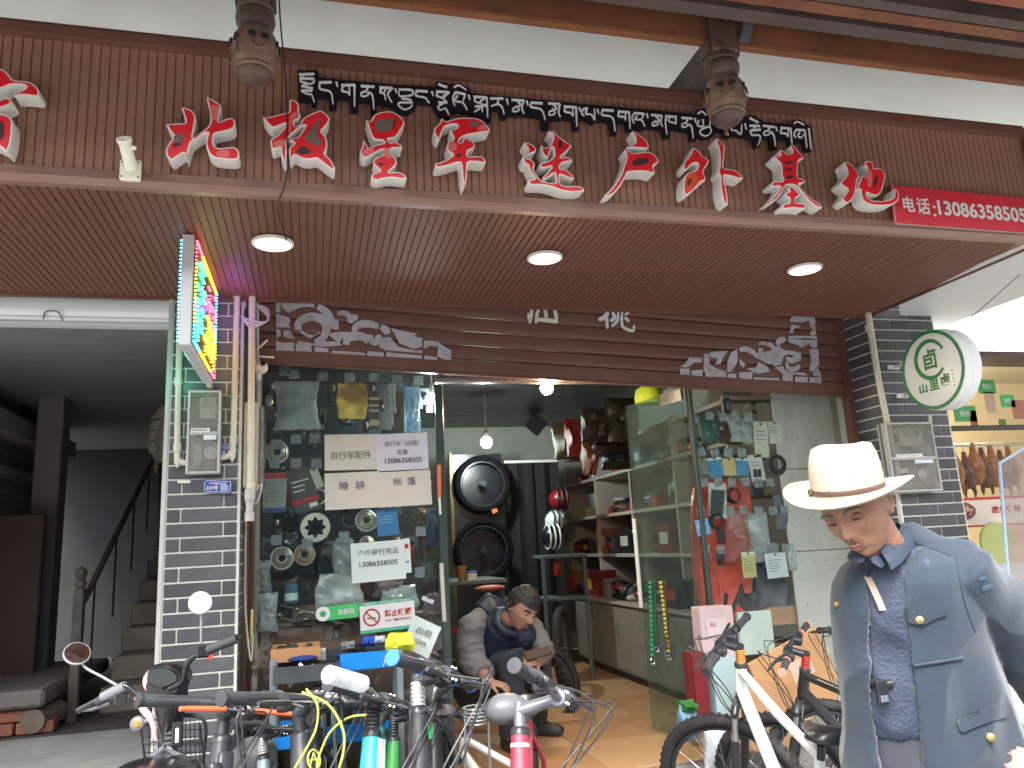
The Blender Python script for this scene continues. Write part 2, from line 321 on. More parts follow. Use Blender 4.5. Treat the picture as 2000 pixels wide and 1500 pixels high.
# ---- main sign characters, traced as outlines on the fascia, 7 cm deep
M_lw = mat('letter_side', (.82, .82, .79), .4, var=.03, dirt=(.5, .5, .47), damt=.25)
M_lr = mat('letter_red', (.76, .018, .026), .3, var=.10, scale=9, coat=.3)
M_lp = mat('letter_faded_red', (.76, .16, .16), .4, var=.05)
M_lg = mat('letter_bare_patch', (.16, .13, .12), .5, var=.1)
M_lk = mat('letter_dark_patch', (.06, .025, .035), .5, var=.1)
YF = 2.535
def Tq(o, k, pts): return [(o[0] + x / k, o[1] + y / k) for x, y in pts]
A_ = ((300, 160), 5); B_ = ((680, 200), 6.25); C_ = ((980, 220), 6.25); D_ = ((1300, 240), 6.25); E_ = ((1560, 240), 4.545); F_ = ((0, 100), 6.25)
LET = [
 ('bei', 'first full red sign character from the left, with a bare diamond shaped patch', A_, [[(120,412),(300,405),(312,395),(300,330),(270,255),(290,250),(350,265),(395,300),(412,340),(410,380),(400,440),(380,540),(395,540),(540,435),(555,380),(548,290),(515,150),(525,145),(640,215),(662,235),(650,290),(632,385),(645,392),(720,358),(760,352),(795,375),(800,420),(785,455),(740,475),(650,495),(600,505),(585,540),(585,600),(600,635),(640,650),(720,640),(780,635),(820,655),(840,700),(832,745),(800,762),(700,760),(600,745),(550,715),(520,660),(508,600),(515,550),(535,505),(525,495),(480,510),(400,560),(365,590),(350,640),(325,740),(315,745),(308,705),(290,695),(250,720),(200,755),(170,765),(140,740),(118,700),(120,660),(150,600),(195,545),(200,530),(160,480),(135,440)]],
  [('g', [(205,520),(310,505),(290,600),(195,590)]), ('k', [(200,596),(285,606),(250,630),(178,648)]), ('p', [(545,230),(635,240),(640,290),(620,375),(570,380),(560,300)]), ('p', [(610,680),(740,660),(745,745),(620,740)])]),
 ('ji', 'second full red sign character, with large grey patch and black cable across it', A_, [[(1065,330),(1100,350),(1200,325),(1300,300),(1325,290),(1330,230),(1325,180),(1355,172),(1400,195),(1425,240),(1415,290),(1435,320),(1430,350),(1400,370),(1370,380),(1375,430),(1400,432),(1440,400),(1445,370),(1500,330),(1620,278),(1650,285),(1700,330),(1720,360),(1705,410),(1640,480),(1645,500),(1680,530),(1700,600),(1690,660),(1668,700),(1700,730),(1745,780),(1775,850),(1765,872),(1700,830),(1640,780),(1590,745),(1530,760),(1460,755),(1400,725),(1375,715),(1345,760),(1330,765),(1322,700),(1320,650),(1350,620),(1375,600),(1360,585),(1328,580),(1325,567),(1360,545),(1410,540),(1450,480),(1485,430),(1470,425),(1420,450),(1330,535),(1308,560),(1302,620),(1295,780),(1280,790),(1255,740),(1240,690),(1245,640),(1220,640),(1180,660),(1155,655),(1140,600),(1145,560),(1200,530),(1260,470),(1300,410),(1280,408),(1210,440),(1160,450),(1110,410),(1075,360)]],
  [('g', [(1640,345),(1612,420),(1598,500),(1600,540),(1640,570),(1636,610),(1600,640),(1470,560),(1500,505),(1570,430),(1595,370)]), ('k', [(1460,625),(1550,685),(1500,712),(1425,712),(1390,690),(1415,655)]), ('p', [(1340,310),(1400,300),(1420,330),(1370,365),(1345,440),(1340,500),(1320,530),(1325,400)]), ('p', [(1170,580),(1290,560),(1285,640),(1240,630),(1175,645)])]),
 ('xing', 'third full red sign character, bare grey square in its rounded top', B_, [[(215,215),(270,230),(285,215),(320,150),(400,120),(490,107),(570,125),(640,170),(690,240),(685,270),(650,330),(610,400),(560,440),(490,445),(485,460),(515,495),(560,480),(620,500),(660,540),(655,560),(560,560),(515,570),(510,635),(560,665),(595,710),(590,760),(540,810),(495,850),(500,860),(600,845),(670,870),(715,920),(710,940),(640,935),(540,920),(440,930),(370,955),(310,945),(280,905),(290,875),(385,840),(385,825),(330,780),(305,740),(310,700),(370,660),(430,640),(445,600),(445,580),(410,575),(330,620),(240,675),(190,680),(150,640),(145,590),(175,540),(180,470),(190,458),(230,520),(245,555),(330,520),(430,500),(440,485),(420,465),(320,460),(280,400),(250,320),(235,260)]],
  [('g', [(315,215),(480,208),(560,185),(545,260),(530,335),(470,360),(350,380)]), ('k', [(562,185),(585,215),(560,330),(538,335)]), ('k', [(350,750),(430,745),(420,788)]), ('p', [(180,590),(250,560),(320,560),(300,620),(220,665),(175,640)]), ('p', [(440,560),(500,560),(500,640),(560,690),(440,690)])]),
 ('jun', 'fourth full red sign character, arched top over a long downward spike', B_, [[(1140,195),(1155,200),(1190,240),(1300,200),(1400,188),(1560,192),(1640,225),(1700,290),(1730,340),(1720,355),(1620,370),(1520,390),(1450,400),(1385,430),(1345,485),(1385,495),(1410,435),(1440,430),(1500,465),(1545,510),(1540,560),(1510,575),(1460,590),(1455,650),(1470,665),(1560,655),(1640,660),(1680,710),(1680,745),(1600,730),(1470,725),(1455,760),(1450,900),(1430,1020),(1415,1050),(1400,1000),(1385,850),(1380,740),(1340,735),(1200,780),(1100,800),(1060,785),(1065,740),(1110,740),(1200,700),(1280,650),(1270,620),(1215,600),(1205,530),(1215,490),(1280,460),(1285,430),(1250,360),(1245,335),(1300,330),(1340,300),(1325,270),(1250,275),(1180,300),(1150,360),(1120,450),(1090,450),(1060,400),(1045,330),(1070,300),(1120,250)]],
  [('g', [(1450,240),(1600,240),(1590,290),(1540,320),(1500,290)]), ('k', [(1320,640),(1380,625),(1385,662),(1325,668)]), ('p', [(1230,500),(1330,500),(1320,600),(1235,590)]), ('p', [(1640,260),(1700,330),(1620,345),(1560,340)])]),
 ('mi', 'fifth full red sign character, with a wavy base stroke sweeping right', C_, [[(260,360),(330,370),(385,400),(425,450),(410,485),(350,500),(285,540),(290,555),(340,565),(390,600),(405,640),(385,690),(415,750),(450,800),(480,835),(560,850),(665,865),(660,800),(650,740),(630,745),(590,780),(530,820),(490,820),(500,790),(560,730),(610,665),(600,655),(520,680),(480,670),(455,640),(470,620),(540,600),(620,560),(640,520),(630,430),(615,420),(590,480),(570,560),(550,560),(510,520),(485,470),(480,400),(490,395),(520,430),(560,425),(610,370),(630,300),(620,260),(565,235),(590,222),(640,235),(700,300),(760,340),(850,400),(845,420),(780,490),(720,545),(735,550),(790,540),(840,560),(870,600),(800,600),(740,615),(705,660),(710,685),(780,690),(840,740),(885,800),(870,820),(800,790),(710,755),(705,800),(715,880),(780,900),(900,895),(980,910),(1015,945),(980,965),(850,975),(720,950),(620,910),(520,885),(400,885),(350,885),(320,840),(330,825),(380,820),(405,800),(400,790),(360,740),(330,680),(325,640),(280,620),(255,570),(255,530),(290,490),(325,455),(300,410)]],
  [('k', [(690,330),(738,342),(730,430),(690,460)])]),
 ('hu', 'sixth full red sign character, detached top stroke above a dark slot', C_, [[(1590,225),(1610,228),(1720,300),(1780,360),(1795,410),(1780,445),(1700,435),(1600,430),(1525,430),(1530,415),(1600,390),(1640,360),(1625,300)], [(1495,455),(1530,460),(1600,500),(1700,485),(1810,475),(1870,520),(1920,590),(1900,620),(1845,650),(1870,740),(1850,745),(1760,720),(1640,720),(1530,730),(1510,790),(1440,910),(1370,990),(1300,1025),(1245,1020),(1330,940),(1400,850),(1460,740),(1500,620),(1525,540),(1510,480)]],
  [('k', [(1610,565),(1798,555),(1778,640),(1578,655)])]),
 ('wai', 'seventh full red sign character, its left half tinted orange', D_, [[(320,310),(380,320),(430,370),(445,410),(490,420),(530,470),(510,510),(460,590),(460,620),(490,670),(480,710),(430,715),(390,770),(340,830),(270,880),(230,880),(215,800),(220,720),(240,640),(280,600),(360,590),(390,550),(400,500),(370,490),(330,500),(290,540),(260,580),(230,570),(215,520),(230,470),(280,420),(310,370)], [(610,190),(640,195),(690,240),(720,280),(715,400),(700,540),(720,560),(820,570),(900,610),(950,680),(930,690),(850,670),(770,645),(710,640),(715,720),(740,800),(755,900),(760,1000),(740,1010),(710,960),(680,860),(670,760),(675,660),(640,600),(645,570),(660,540),(660,420),(650,310),(620,230)]],
  [('o', [(270,620),(360,610),(400,680),(340,790),(270,840),(240,800),(250,700)]), ('k', [(285,680),(318,680),(290,765),(262,788),(262,730)])]),
 ('ji', 'eighth full red sign character, three small dark slots down its middle', D_, [[(1380,345),(1410,335),(1450,350),(1480,385),(1545,370),(1550,330),(1510,300),(1530,275),(1570,280),(1605,320),(1620,355),(1680,410),(1690,435),(1620,460),(1610,560),(1610,680),(1670,680),(1705,715),(1690,735),(1610,745),(1680,830),(1780,930),(1880,990),(1915,1035),(1890,1045),(1800,1000),(1700,900),(1640,820),(1580,760),(1500,755),(1460,770),(1400,880),(1320,970),(1230,1000),(1240,985),(1300,920),(1370,840),(1410,770),(1300,785),(1290,720),(1420,715),(1440,700),(1415,640),(1415,500),(1350,450),(1315,415),(1330,405),(1390,410),(1405,390)], [(1500,775),(1540,785),(1570,800),(1590,830),(1625,860),(1640,890),(1600,910),(1580,940),(1585,975),(1680,985),(1705,1010),(1700,1060),(1650,1050),(1560,1040),(1470,1050),(1430,1060),(1425,1010),(1440,990),(1510,980),(1515,920),(1480,900),(1455,870),(1470,850),(1515,840),(1510,800)]],
  [('k', [(1455,475),(1558,468),(1550,505),(1452,508)]), ('k', [(1460,560),(1550,560),(1530,588),(1462,588)]), ('k', [(1482,642),(1552,642),(1550,688),(1468,690)])]),
 ('di', 'last red sign character, its long hook touching the phone board', E_, [[(400,350),(430,348),(480,375),(505,420),(530,450),(535,490),(515,500),(510,560),(495,640),(470,690),(430,720),(390,690),(385,670),(430,610),(440,590),(390,560),(370,530),(380,515),(420,480),(435,440),(420,390)], [(590,345),(625,337),(655,350),(665,380),(665,410),(700,400),(740,415),(770,460),(765,500),(750,560),(730,620),(700,650),(650,640),(600,615),(600,660),(640,690),(740,695),(820,680),(850,650),(850,585),(870,590),(890,640),(885,690),(830,730),(720,740),(620,725),(570,690),(555,640),(550,590),(520,590),(530,550),(550,500),(560,465),(580,470),(600,490),(615,480),(610,440),(610,400),(590,380)]],
  [('k', [(690,465),(704,485),(682,560),(662,588),(657,520)]), ('p', [(610,420),(650,420),(640,590),(600,560)])]),
 ('su', 'partly cut off red sign character at the left end of the canopy', F_, [[(-150,330),(-60,250),(0,212),(60,240),(120,300),(150,350),(220,360),(350,370),(420,410),(480,480),(480,540),(440,560),(330,540),(230,540),(150,535),(250,490),(320,450),(310,420),(230,405),(130,410),(60,440),(0,460),(-150,500)], [(-100,650),(0,600),(60,570),(110,575),(150,610),(130,650),(0,700),(-100,720)], [(-150,800),(0,770),(60,775),(120,800),(155,850),(150,1000),(130,1130),(80,1250),(30,1180),(-150,1100)]],
  [('k', [(-60,860),(60,860),(50,1100),(-60,1060)])]),
]
PM = {'g': M_lg, 'k': M_lk, 'p': M_lp, 'o': mat('letter_orange_tint', (.66, .09, .02), .3, var=.25, scale=20)}
for nm, lab, (o_, k_), outs, pats in LET:
    P0 = [onY(px, py, YF) for px, py in Tq(o_, k_, outs[0])]
    t = thing('sign_character', lab, 'sign letter', (sum(p.x for p in P0) / len(P0), 2.6, min(p.z for p in P0)), 'red three-dimensional characters of the shop name')
    for oi, out in enumerate(outs):
        pts = smoothpts([onY(px, py, YF) for px, py in Tq(o_, k_, out)], 1, .2)
        MB().prism([V((p.x, YF, p.z)) for p in pts], (0, .066, 0)).build('side', M_lw, t)
        q = inset2([V((p.x, p.z)) for p in pts], .0052)
        MB().prism([V((p.x, YF - .0025, p.y)) for p in q], (0, .0023, 0)).build('face', M_lr, t)
    for pi_, (kk, pp) in enumerate(pats):
        q = [onY(px, py, YF) for px, py in Tq(o_, k_, pp)]
        MB().prism([V((p.x, YF - .0035 - .0004 * pi_, p.z)) for p in smoothpts(q, 1, .25)], (0, .0009, 0)).build('worn_patch', PM[kk], t)
# ---- Tibetan lettering on its black backing
YT = 2.585
tb = thing('lettering_board', 'long black cut-out board with white Tibetan script above the red characters', 'sign', onY(1080, 215, 2.6))
t1 = ((560, 120), 3.704); t2 = ((1000, 150), 3.226)
bk = Tq(*t1, [(75,65),(225,60),(235,115),(380,130),(770,165),(1075,185),(1080,150),(1100,140),(1180,165),(1250,155),(1320,195),(1340,230),(1980,290)]) + Tq(*t2, [(440,170),(850,205),(1150,235),(1170,205),(1215,195),(1250,235),(1480,250),(1500,235),(1560,265),(1590,285),(1750,300),(1775,270),(1815,270),(1860,300),(1890,310),(1890,470),(1845,468),(1835,410),(1790,405),(1775,440),(1745,440),(1735,390),(1675,385),(1670,455),(1630,455),(1620,385),(1570,385),(1565,440),(1530,450),(1515,400),(1470,380),(1445,380),(1400,370),(1365,385),(1340,380),(1320,340),(1290,345),(1255,385),(1210,395),(1165,370),(1160,400),(1120,400),(1115,345),(1050,335),(1000,330),(995,385),(950,385),(945,335),(880,325),(850,320),(820,335),(760,320),(760,340),(722,345),(715,290),(665,285),(660,365),(625,365),(610,280),(540,280),(505,300),(465,270),(420,265),(420,335),(385,340),(375,270),(322,262)]) + Tq(*t1, [(1975,420),(1900,425),(1895,490),(1840,490),(1835,410),(1720,390),(1600,395),(1590,415),(1550,415),(1530,350),(1475,350),(1475,440),(1430,440),(1415,400),(1340,385),(1250,360),(1190,370),(1180,410),(1110,400),(1080,370),(1050,310),(950,300),(920,350),(870,385),(800,370),(770,330),(700,310),(650,300),(655,390),(610,380),(600,300),(520,280),(520,365),(465,365),(455,280),(370,265),(360,345),(310,345),(300,260),(225,250),(215,325),(180,315),(170,290),(90,280)])
MB().prism([onY(px, py, YT) for px, py in bk], (0, .016, 0)).build('backing', mat('black_acrylic', (.012, .010, .016), .35), tb)
TIB1 = ["88 98 200 92;120 98 110 118;92 125 195 128;100 130 105 150 150 160;195 128 190 160 120 170;105 180 190 200;105 215 185 215;105 215 150 240 180 245 200 300",
"235 155 325 152;240 155 240 200 300 215 325 240 335 310", "358 150 368 185", "395 175 495 172;410 178 400 215 440 225 455 245 450 178;490 172 490 330",
"535 180 635 185;585 185 575 215 540 230 545 255 590 245 575 215;590 225 620 250 630 350", "670 190 765 195;685 195 675 225 705 235 715 280;715 200 700 240;765 195 730 240 762 300", "785 200 795 230",
"810 205 905 210 905 245 830 255 810 240 815 205;830 270 890 280 895 300 820 300 808 320 850 350 900 330 908 295", "935 215 1020 220;940 215 935 250 1000 265 1030 305", "1048 220 1060 250",
"1095 165 1160 190;1080 220 1175 225;1090 225 1085 250 1130 270 1160 300;1175 225 1130 260;1095 300 1160 300;1140 300 1095 330 1110 355 1150 340;1150 345 1172 390", "1210 190 1245 175 1300 210;1220 225 1290 240;1220 225 1200 270 1215 325;1235 250 1215 290 1270 300 1305 355;1290 240 1275 290", "1315 245 1325 280",
"1350 258 1445 262;1365 262 1360 290 1400 305;1440 262 1395 300 1440 320;1360 330 1450 320;1400 330 1385 350 1355 370;1410 330 1415 370;1445 262 1452 410", "1470 270 1565 270;1530 272 1520 310 1475 325;1525 310 1555 330 1572 385", "1590 270 1600 315",
"1625 280 1715 285;1665 285 1690 320 1640 340 1640 365 1680 355 1660 320;1715 285 1700 340 1715 380", "1735 285 1745 320", "1765 300 1850 305;1770 300 1765 330 1830 345 1855 375 1868 425", "1890 305 1975 310;1925 310 1950 345 1900 365 1900 390 1940 380 1920 340;1975 310 1965 370 1978 405"]
TIB2 = ["325 188 405 195;340 190 330 220 370 230 385 250 380 195;402 195 407 315", "422 195 430 220", "445 205 440 235 455 250;470 200 465 235 500 240 520 275 518 205;450 205 475 200", "538 205 545 235", "565 210 640 215;570 210 565 240 620 252 640 280 647 345",
"665 220 738 225;675 222 668 250 705 255 715 275 712 225;736 225 743 330", "770 230 830 235;770 230 755 260 768 295;785 250 775 270 815 275 835 315;830 235 815 270", "848 232 855 262", "875 242 942 248;905 248 925 280 885 290 888 310 920 300 900 275;942 248 935 290 948 315",
"965 248 1035 255;970 250 965 290 975 365;995 255 985 280 1030 295;1030 255 1030 300", "1065 260 1135 265;1105 265 1095 290 1070 300 1075 320 1105 310 1095 290;1110 300 1130 320 1140 390", "1150 262 1158 290", "1170 235 1195 220 1225 245;1175 275 1170 310 1240 315 1245 270;1200 270 1205 310;1240 315 1190 335 1185 360 1220 375 1252 350 1245 315",
"1290 275 1330 285;1300 280 1300 320;1340 310 1360 370", "1385 300 1380 335 1410 340 1440 365 1445 300", "1465 295 1475 335", "1495 260 1550 290;1495 310 1560 312;1530 312 1520 335;1500 340 1565 335;1500 340 1510 370 1555 370 1560 400 1545 435", "1580 310 1655 318;1625 318 1610 340 1585 350 1590 370 1625 360 1612 340;1630 345 1650 380 1657 440", "1662 318 1670 345",
"1690 322 1755 328;1700 325 1690 355 1725 360 1738 378 1738 328;1753 328 1762 430", "1775 295 1800 285 1840 305;1790 335 1840 338;1790 335 1775 360 1785 385;1810 350 1800 375 1820 385 1835 365;1840 338 1845 370 1855 450", "1868 325 1883 460"]
M_tw = mat('white_acrylic', (.78, .78, .80), .35, var=.02)
def ribbon(mb, pts, w0, w1, y, th, nrm=V((0, -1, 0))):
    """flat ribbon in the XZ plane"""
    pts = [V(p) for p in pts]; n = len(pts); L_ = []; R2 = []
    for i in range(n):
        t = (pts[min(i + 1, n - 1)] - pts[max(i - 1, 0)]).normalized(); s = V((-t.z, 0, t.x)); w = (w0 + (w1 - w0) * i / max(1, n - 1)) / 2
        L_.append(pts[i] + s * w); R2.append(pts[i] - s * w)
    for p in L_ + R2: p.y = y
    for i in range(n - 1): mb.prism([L_[i], L_[i + 1], R2[i + 1], R2[i]], (0, th, 0))
for (o_, k_), lst in ((t1, TIB1), (t2, TIB2)):
    for li, s_ in enumerate(lst):
        mb = MB()
        for si, st in enumerate(s_.split(';')):
            v = list(map(float, st.split())); pts = [onY(o_[0] + v[i] / k_, o_[1] + v[i + 1] / k_, YT) for i in range(0, len(v), 2)]
            if len(pts) > 2: pts = spline(pts, 3)
            hz = abs(pts[0].z - pts[-1].z) < abs(pts[0].x - pts[-1].x) and len(pts) == 2
            ribbon(mb, pts, .0088 if hz else .0078, .0088 if hz else .0045, YT - .004 - .0003 * si, .004)
        mb.build('letter', M_tw, tb)
# ---- red phone board
ph = thing('phone_board', 'red board with white phone number at the right end of the canopy', 'sign', onY(1880, 440, 2.6))
q = [onY(1742, 362, 2.585), onY(2075, 394, 2.585), onY(2078, 462, 2.585), onY(1749, 437, 2.585)]
MB().prism(q, (0, .014, 0)).build('board', mat('phone_red', (.68, .035, .055), .35, var=.06, coat=.2), ph)
MB().tube([q[0], q[3], q[2]], .0035, 6).build('board_edge', mat('pale_edge', (.5, .38, .33), .5), ph)
uu = (q[1] - q[0]).normalized()
def tx(parent, s, px, py, px2, py2, y, m, h, bold=.015, up=Z_, name='lettering'):
    a = onY(px, py, y); b = onY(px2, py2, y); return text(parent, s, (a + b) / 2, b - a, up, (b - a).length, h, m, name, bold)
tx(ph, '电', 1763, 398, 1786, 400, 2.585, M_tw, .072, .02); tx(ph, '话', 1790, 401, 1816, 404, 2.585, M_tw, .078, .02)
tx(ph, ':', 1822, 412, 1828, 413, 2.585, M_tw, .052, .0); tx(ph, '13086358505', 1831, 405, 2004, 421, 2.585, M_tw, .072, .03)
for x, y in ((1765, 427), (1876, 380), (1886, 446), (1750, 372)): p = onY(x, y, 2.585); MB().lathe([(.004, 0), (.003, .002)], p, (0, -1, 0), 8).build('rivet', M_lk, ph)
# ---- white flag holder
fh = thing('flag_holder', 'small white flag pole bracket screwed to the canopy edge', 'bracket', onY(256, 350, 2.58))
M_fh = mat('cream_plastic', (.80, .80, .66), .4, var=.02)
p = onY(256, 335, 2.57); MB().bbox((p.x - .032, 2.555, p.z - .036), (p.x + .032, 2.575, p.z + .036)).build('plate', M_fh, fh)
a, b = onY(257, 330, 2.54), onY(243, 275, 2.47)
MB().tube([a, b], .0195, 16).lathe([(.0195, -.01), (.024, 0), (.024, .008), (.017, .008), (.017, -.03)], b, b - a, 16).build('socket', M_fh, fh)
c_ = (a + b * 1.3) / 2.3; MB().tube([onY(250, 291, 2.49), onY(262, 289, 2.47)], [.006, .005], 8).ball(onY(262, 289, 2.47), .0075, 8).build('thumb_screw', M_fh, fh)
for dx, dz in ((-.025, .025), (.025, .026), (-.025, -.026), (.025, -.026)): MB().lathe([(.003, 0), (.003, .001)], (p.x + dx, 2.5545, p.z + dz), (0, -1, 0), 8).build('screw', M_lk, fh)
# ---- recessed lights in the soffit
M_dl = mat('downlight_diffuser', (.85, .85, .78), .5, var=0, emit=(1, .96, .84), estr=.75)
for lab, (px, py, r) in {'near the projecting light sign': (533, 476, .078), 'in the middle of the soffit': (1064, 504, .075), 'nearest the right pillar': (1572, 526, .078)}.items():
    p = onZ(px, py, 2.788); t = thing('ceiling_light', 'round recessed soffit light ' + lab, 'ceiling light', p, 'round lights in the canopy soffit')
    MB().lathe([(r + .004, .006), (r + .004, -.003), (r - .006, -.006), (r - .006, .0)], p, Z_, 32).build('trim_ring', mat('white_ring', (.8, .78, .70), .4), t)
    MB().lathe([(.0001, -.0035), (r - .007, -.0035), (r - .007, 0)], p, Z_, 32).build('diffuser', M_dl, t)
# ---- timber eaves
M_w1 = mat('eaves_timber', (.21, .08, .038), .55, var=.25, scale=3, dirt=(.07, .03, .02), dscale=4, damt=.7, bump=.15)
M_w2 = mat('eaves_timber_light', (.24, .095, .04), .5, var=.25, scale=4, dirt=(.12, .05, .03), dscale=5, damt=.6)
M_w3 = mat('eaves_timber_grey', (.10, .075, .068), .7, var=.2, scale=5, dirt=(.05, .03, .03), damt=.5)
M_w3b = mat('eaves_dark', (.075, .045, .035), .7, var=.3, scale=4)
def beam(lab, a, b, y0, y1, hh, m, cat='beam', name='timber_beam'):
    A = V(a); B = V(b); A2 = A + (A - B) * (1.2 if 'bright red' not in lab else 0); B2 = B + (B - A) * 1.0
    mb = MB(); dy = V((0, y1 - y0, 0))
    vs = [A2, B2, B2 + dy, A2 + dy]; vs = vs + [v + V((0, 0, hh)) for v in vs]
    mb.add(vs, [(0,3,2,1),(4,5,6,7),(0,1,5,4),(1,2,6,5),(2,3,7,6),(3,0,4,7)]); return single(name, mb, m, lab, cat)
beam('long reddish board of the eaves directly above the canopy', (0, 2.28, 3.373), (3, 2.28, 3.373), 2.28, 2.318, .115, M_w1)
beam('thin pale orange batten under the long eaves board', (0, 2.284, 3.367), (3, 2.284, 3.367), 2.282, 2.316, .0055, M_w2)  # added layer, colours the board's underside paler than its face
beam('pale metal flashing strip on top of the long eaves board', (0, 2.262, 3.489), (3, 2.262, 3.489), 2.268, 2.30, .008, mat('flashing', (.36, .36, .34), .4))
beam('dark weathered eaves beam just above the flashing strip', (0, 2.1, 3.37), (3, 2.1, 3.37), 2.10, 2.16, .075, M_w3)
beam('reddish brown eaves beam second from the top edge', (0, 1.98, 3.335), (3, 1.98, 3.335), 1.98, 2.03, .07, M_w1)
beam('grey eaves beam next to the bright red board', (0, 1.86, 3.27), (3, 1.86, 3.27), 1.86, 1.90, .06, M_w3)
beam('bright red eaves board at the top right edge', (1.9, 1.66, 3.172), (3, 1.66, 3.172), 1.66, 1.70, .10, mat('red_board', (.26, .06, .03), .5, var=.25, scale=6))
MBL = MB(); MBL.prism([(-4, 1.50, 3.285), (-4, 2.31, 3.50), (-4, 2.75, 3.90), (-4, 2.75, 3.93), (-4, 2.31, 3.52), (-4, 1.50, 3.305)], (12, 0, 0)); single('eaves_lining', MBL, M_w3b, 'dark timber lining sloping over the eaves beams', 'roof')  # lining behind the beams; rear slope added to keep sun off the fascia
beam('plank roof lining high above the eaves beams', (0, 1.5, 4.6), (3, 1.5, 4.6), 1.6, 3.3, .02, mat('lining_wood', (.09, .05, .04), .7, var=.3, scale=3), 'roof', 'eaves_lining')  # unseen roof, raised high so daylight reaches the upper wall
# cross brackets at the columns
for lab, px in (('beside the right hanging column', 1300), ('at the right edge above the canopy', 1990), ):
    a = onY(px + 30, 140, 2.75)
    t = thing('eaves_bracket', 'dark wooden eaves bracket ' + lab, 'bracket', (a.x, 2.9, 3.36))
    MB().bbox((a.x - .06, 2.40, 3.372), (a.x + .06, 3.3, 3.50), None, .01).build('arm', M_w3, t)
    MB().bbox((a.x - .13, 2.70, 3.375), (a.x - .062, 3.3, 3.43), None, .006).build('side_block', mat('dark_red_wood', (.13, .03, .025), .5, var=.2), t)
    MB().prism([(a.x + .062, 2.48, 3.30), (a.x + .062, 2.50, 3.49), (a.x + .062, 2.9, 3.49), (a.x + .062, 2.9, 3.38), (a.x + .062, 2.585, 3.38), (a.x + .062, 2.57, 3.16)], (.014, 0, 0)).build('cheek_plate', mat('dark_red_wood', (.13, .03, .025), .5, var=.2), t)
# hanging carved columns
M_col = mat('old_carved_wood', (.16, .095, .065), .5, var=.35, scale=22, dirt=(.33, .25, .19), dscale=9, damt=.7, bump=.4, bscale=30)
M_col2 = mat('old_dark_wood', (.085, .05, .04), .55, var=.3, scale=14, dirt=(.2, .15, .12), dscale=7, damt=.5, bump=.3, bscale=30)
def column(px, py, y, r, lab, strap):
    p = onY(px, py, y); t = thing('hanging_column', lab, 'column', (p.x, p.y, p.z), 'carved wooden columns hanging from the eaves')
    k = r / .075; c = V((p.x, p.y, p.z))
    MB().lathe([(.0001, -.002), (.045 * k, 0), (.052 * k, .006), (.060 * k, .018), (.062 * k, .028)], c, Z_, 28).build('end_cap', M_col2, t)
    MB().lathe([(.062 * k, .026), (.067 * k, .030), (.066 * k, .038), (.064 * k, .042), (.072 * k, .06), (.077 * k, .09), (.077 * k, .12), (.072 * k, .145), (.062 * k, .162), (.055 * k, .166)], c, Z_, 28).build('lantern_body', M_col, t)
    for a in range(5):
        th = a * 2 * pi / 5 + math.atan2(-p.y, -p.x) + .12; d = V((cos(th), sin(th), 0)); s_ = V((-sin(th), cos(th), 0)); q = c + d * (.0765 * k) + Z_ * .118
        for sg in (-1, 1):
            MB().prism([q + s_ * (sg * x * k) + Z_ * z for x, z in ((.007, 0), (.013, .012), (.024, .012), (.035, .002), (.033, -.010), (.024, -.006), (.013, -.013))], d * .0035).build('carved_opening', mat('carving_hole', (.02, .015, .012), .9, var=0), t)
        MB().torus(q - Z_ * .02, d, .026 * k, .0035, 14, 5, 0, pi, -s_).build('carved_petal', M_col, t)
    MB().lathe([(.052 * k, .163), (.056 * k, .168), (.056 * k, .182), (.062 * k, .195), (.066 * k, .21), (.066 * k, .226), (.06 * k, .24), (.063 * k, .246), (.063 * k, .26), (.057 * k, .27)], c, Z_, 28).build('neck', M_col2, t)
    MB().bbox((p.x - .055 * k, y - .055 * k, p.z + .265), (p.x + .055 * k, y + .055 * k, p.z + .9), None, .012).build('post', M_col2, t)
    for sx in (-1, 1):
        MB().prism([(p.x + sx * .057 * k, y - .03, p.z + z) for z in (.27, .9)] + [(p.x + sx * .057 * k, y + .03, p.z + z) for z in (.9, .27)], (sx * .01, 0, 0)).build('post_cheek', M_col2, t)
    if strap:
        w = [(.045, .30), (.07, .36), (.075, .42), (.06, .5), (.085, .6), (.09, .75)]
        L_ = [V((p.x + x, y - .066, p.z + z)) for x, z in w]; MB().prism(L_ + [v + V((.04, 0, 0)) for v in L_[::-1]], (0, -.004, 0)).build('metal_strap', mat('grey_strap', (.32, .33, .36), .3, metal=.6), t)
column(497, 158, 2.30, .070, 'carved wooden lantern column hanging left of the Tibetan script', 0)
column(1422, 240, 2.30, .074, 'carved wooden lantern column hanging in front of the Tibetan script', 1)
# black cable down from the left column over the second character
mb = MB(); mb.tube(spline([onY(545, 0, 2.28), onY(549, 60, 2.27), onY(556, 130, 2.5), onY(560, 200, 2.515), onY(561, 280, 2.515), onY(562, 330, 2.52), onY(553, 372, 2.56), onY(546, 388, 2.57), onZ(544, 420, 2.785), onZ(560, 468, 2.784)], 6), .0028, 6)
single('black_cable', mb, mat('black_rubber', (.012, .012, .013), .6, var=.1), 'thin black cable running down over the second red character', 'cable')
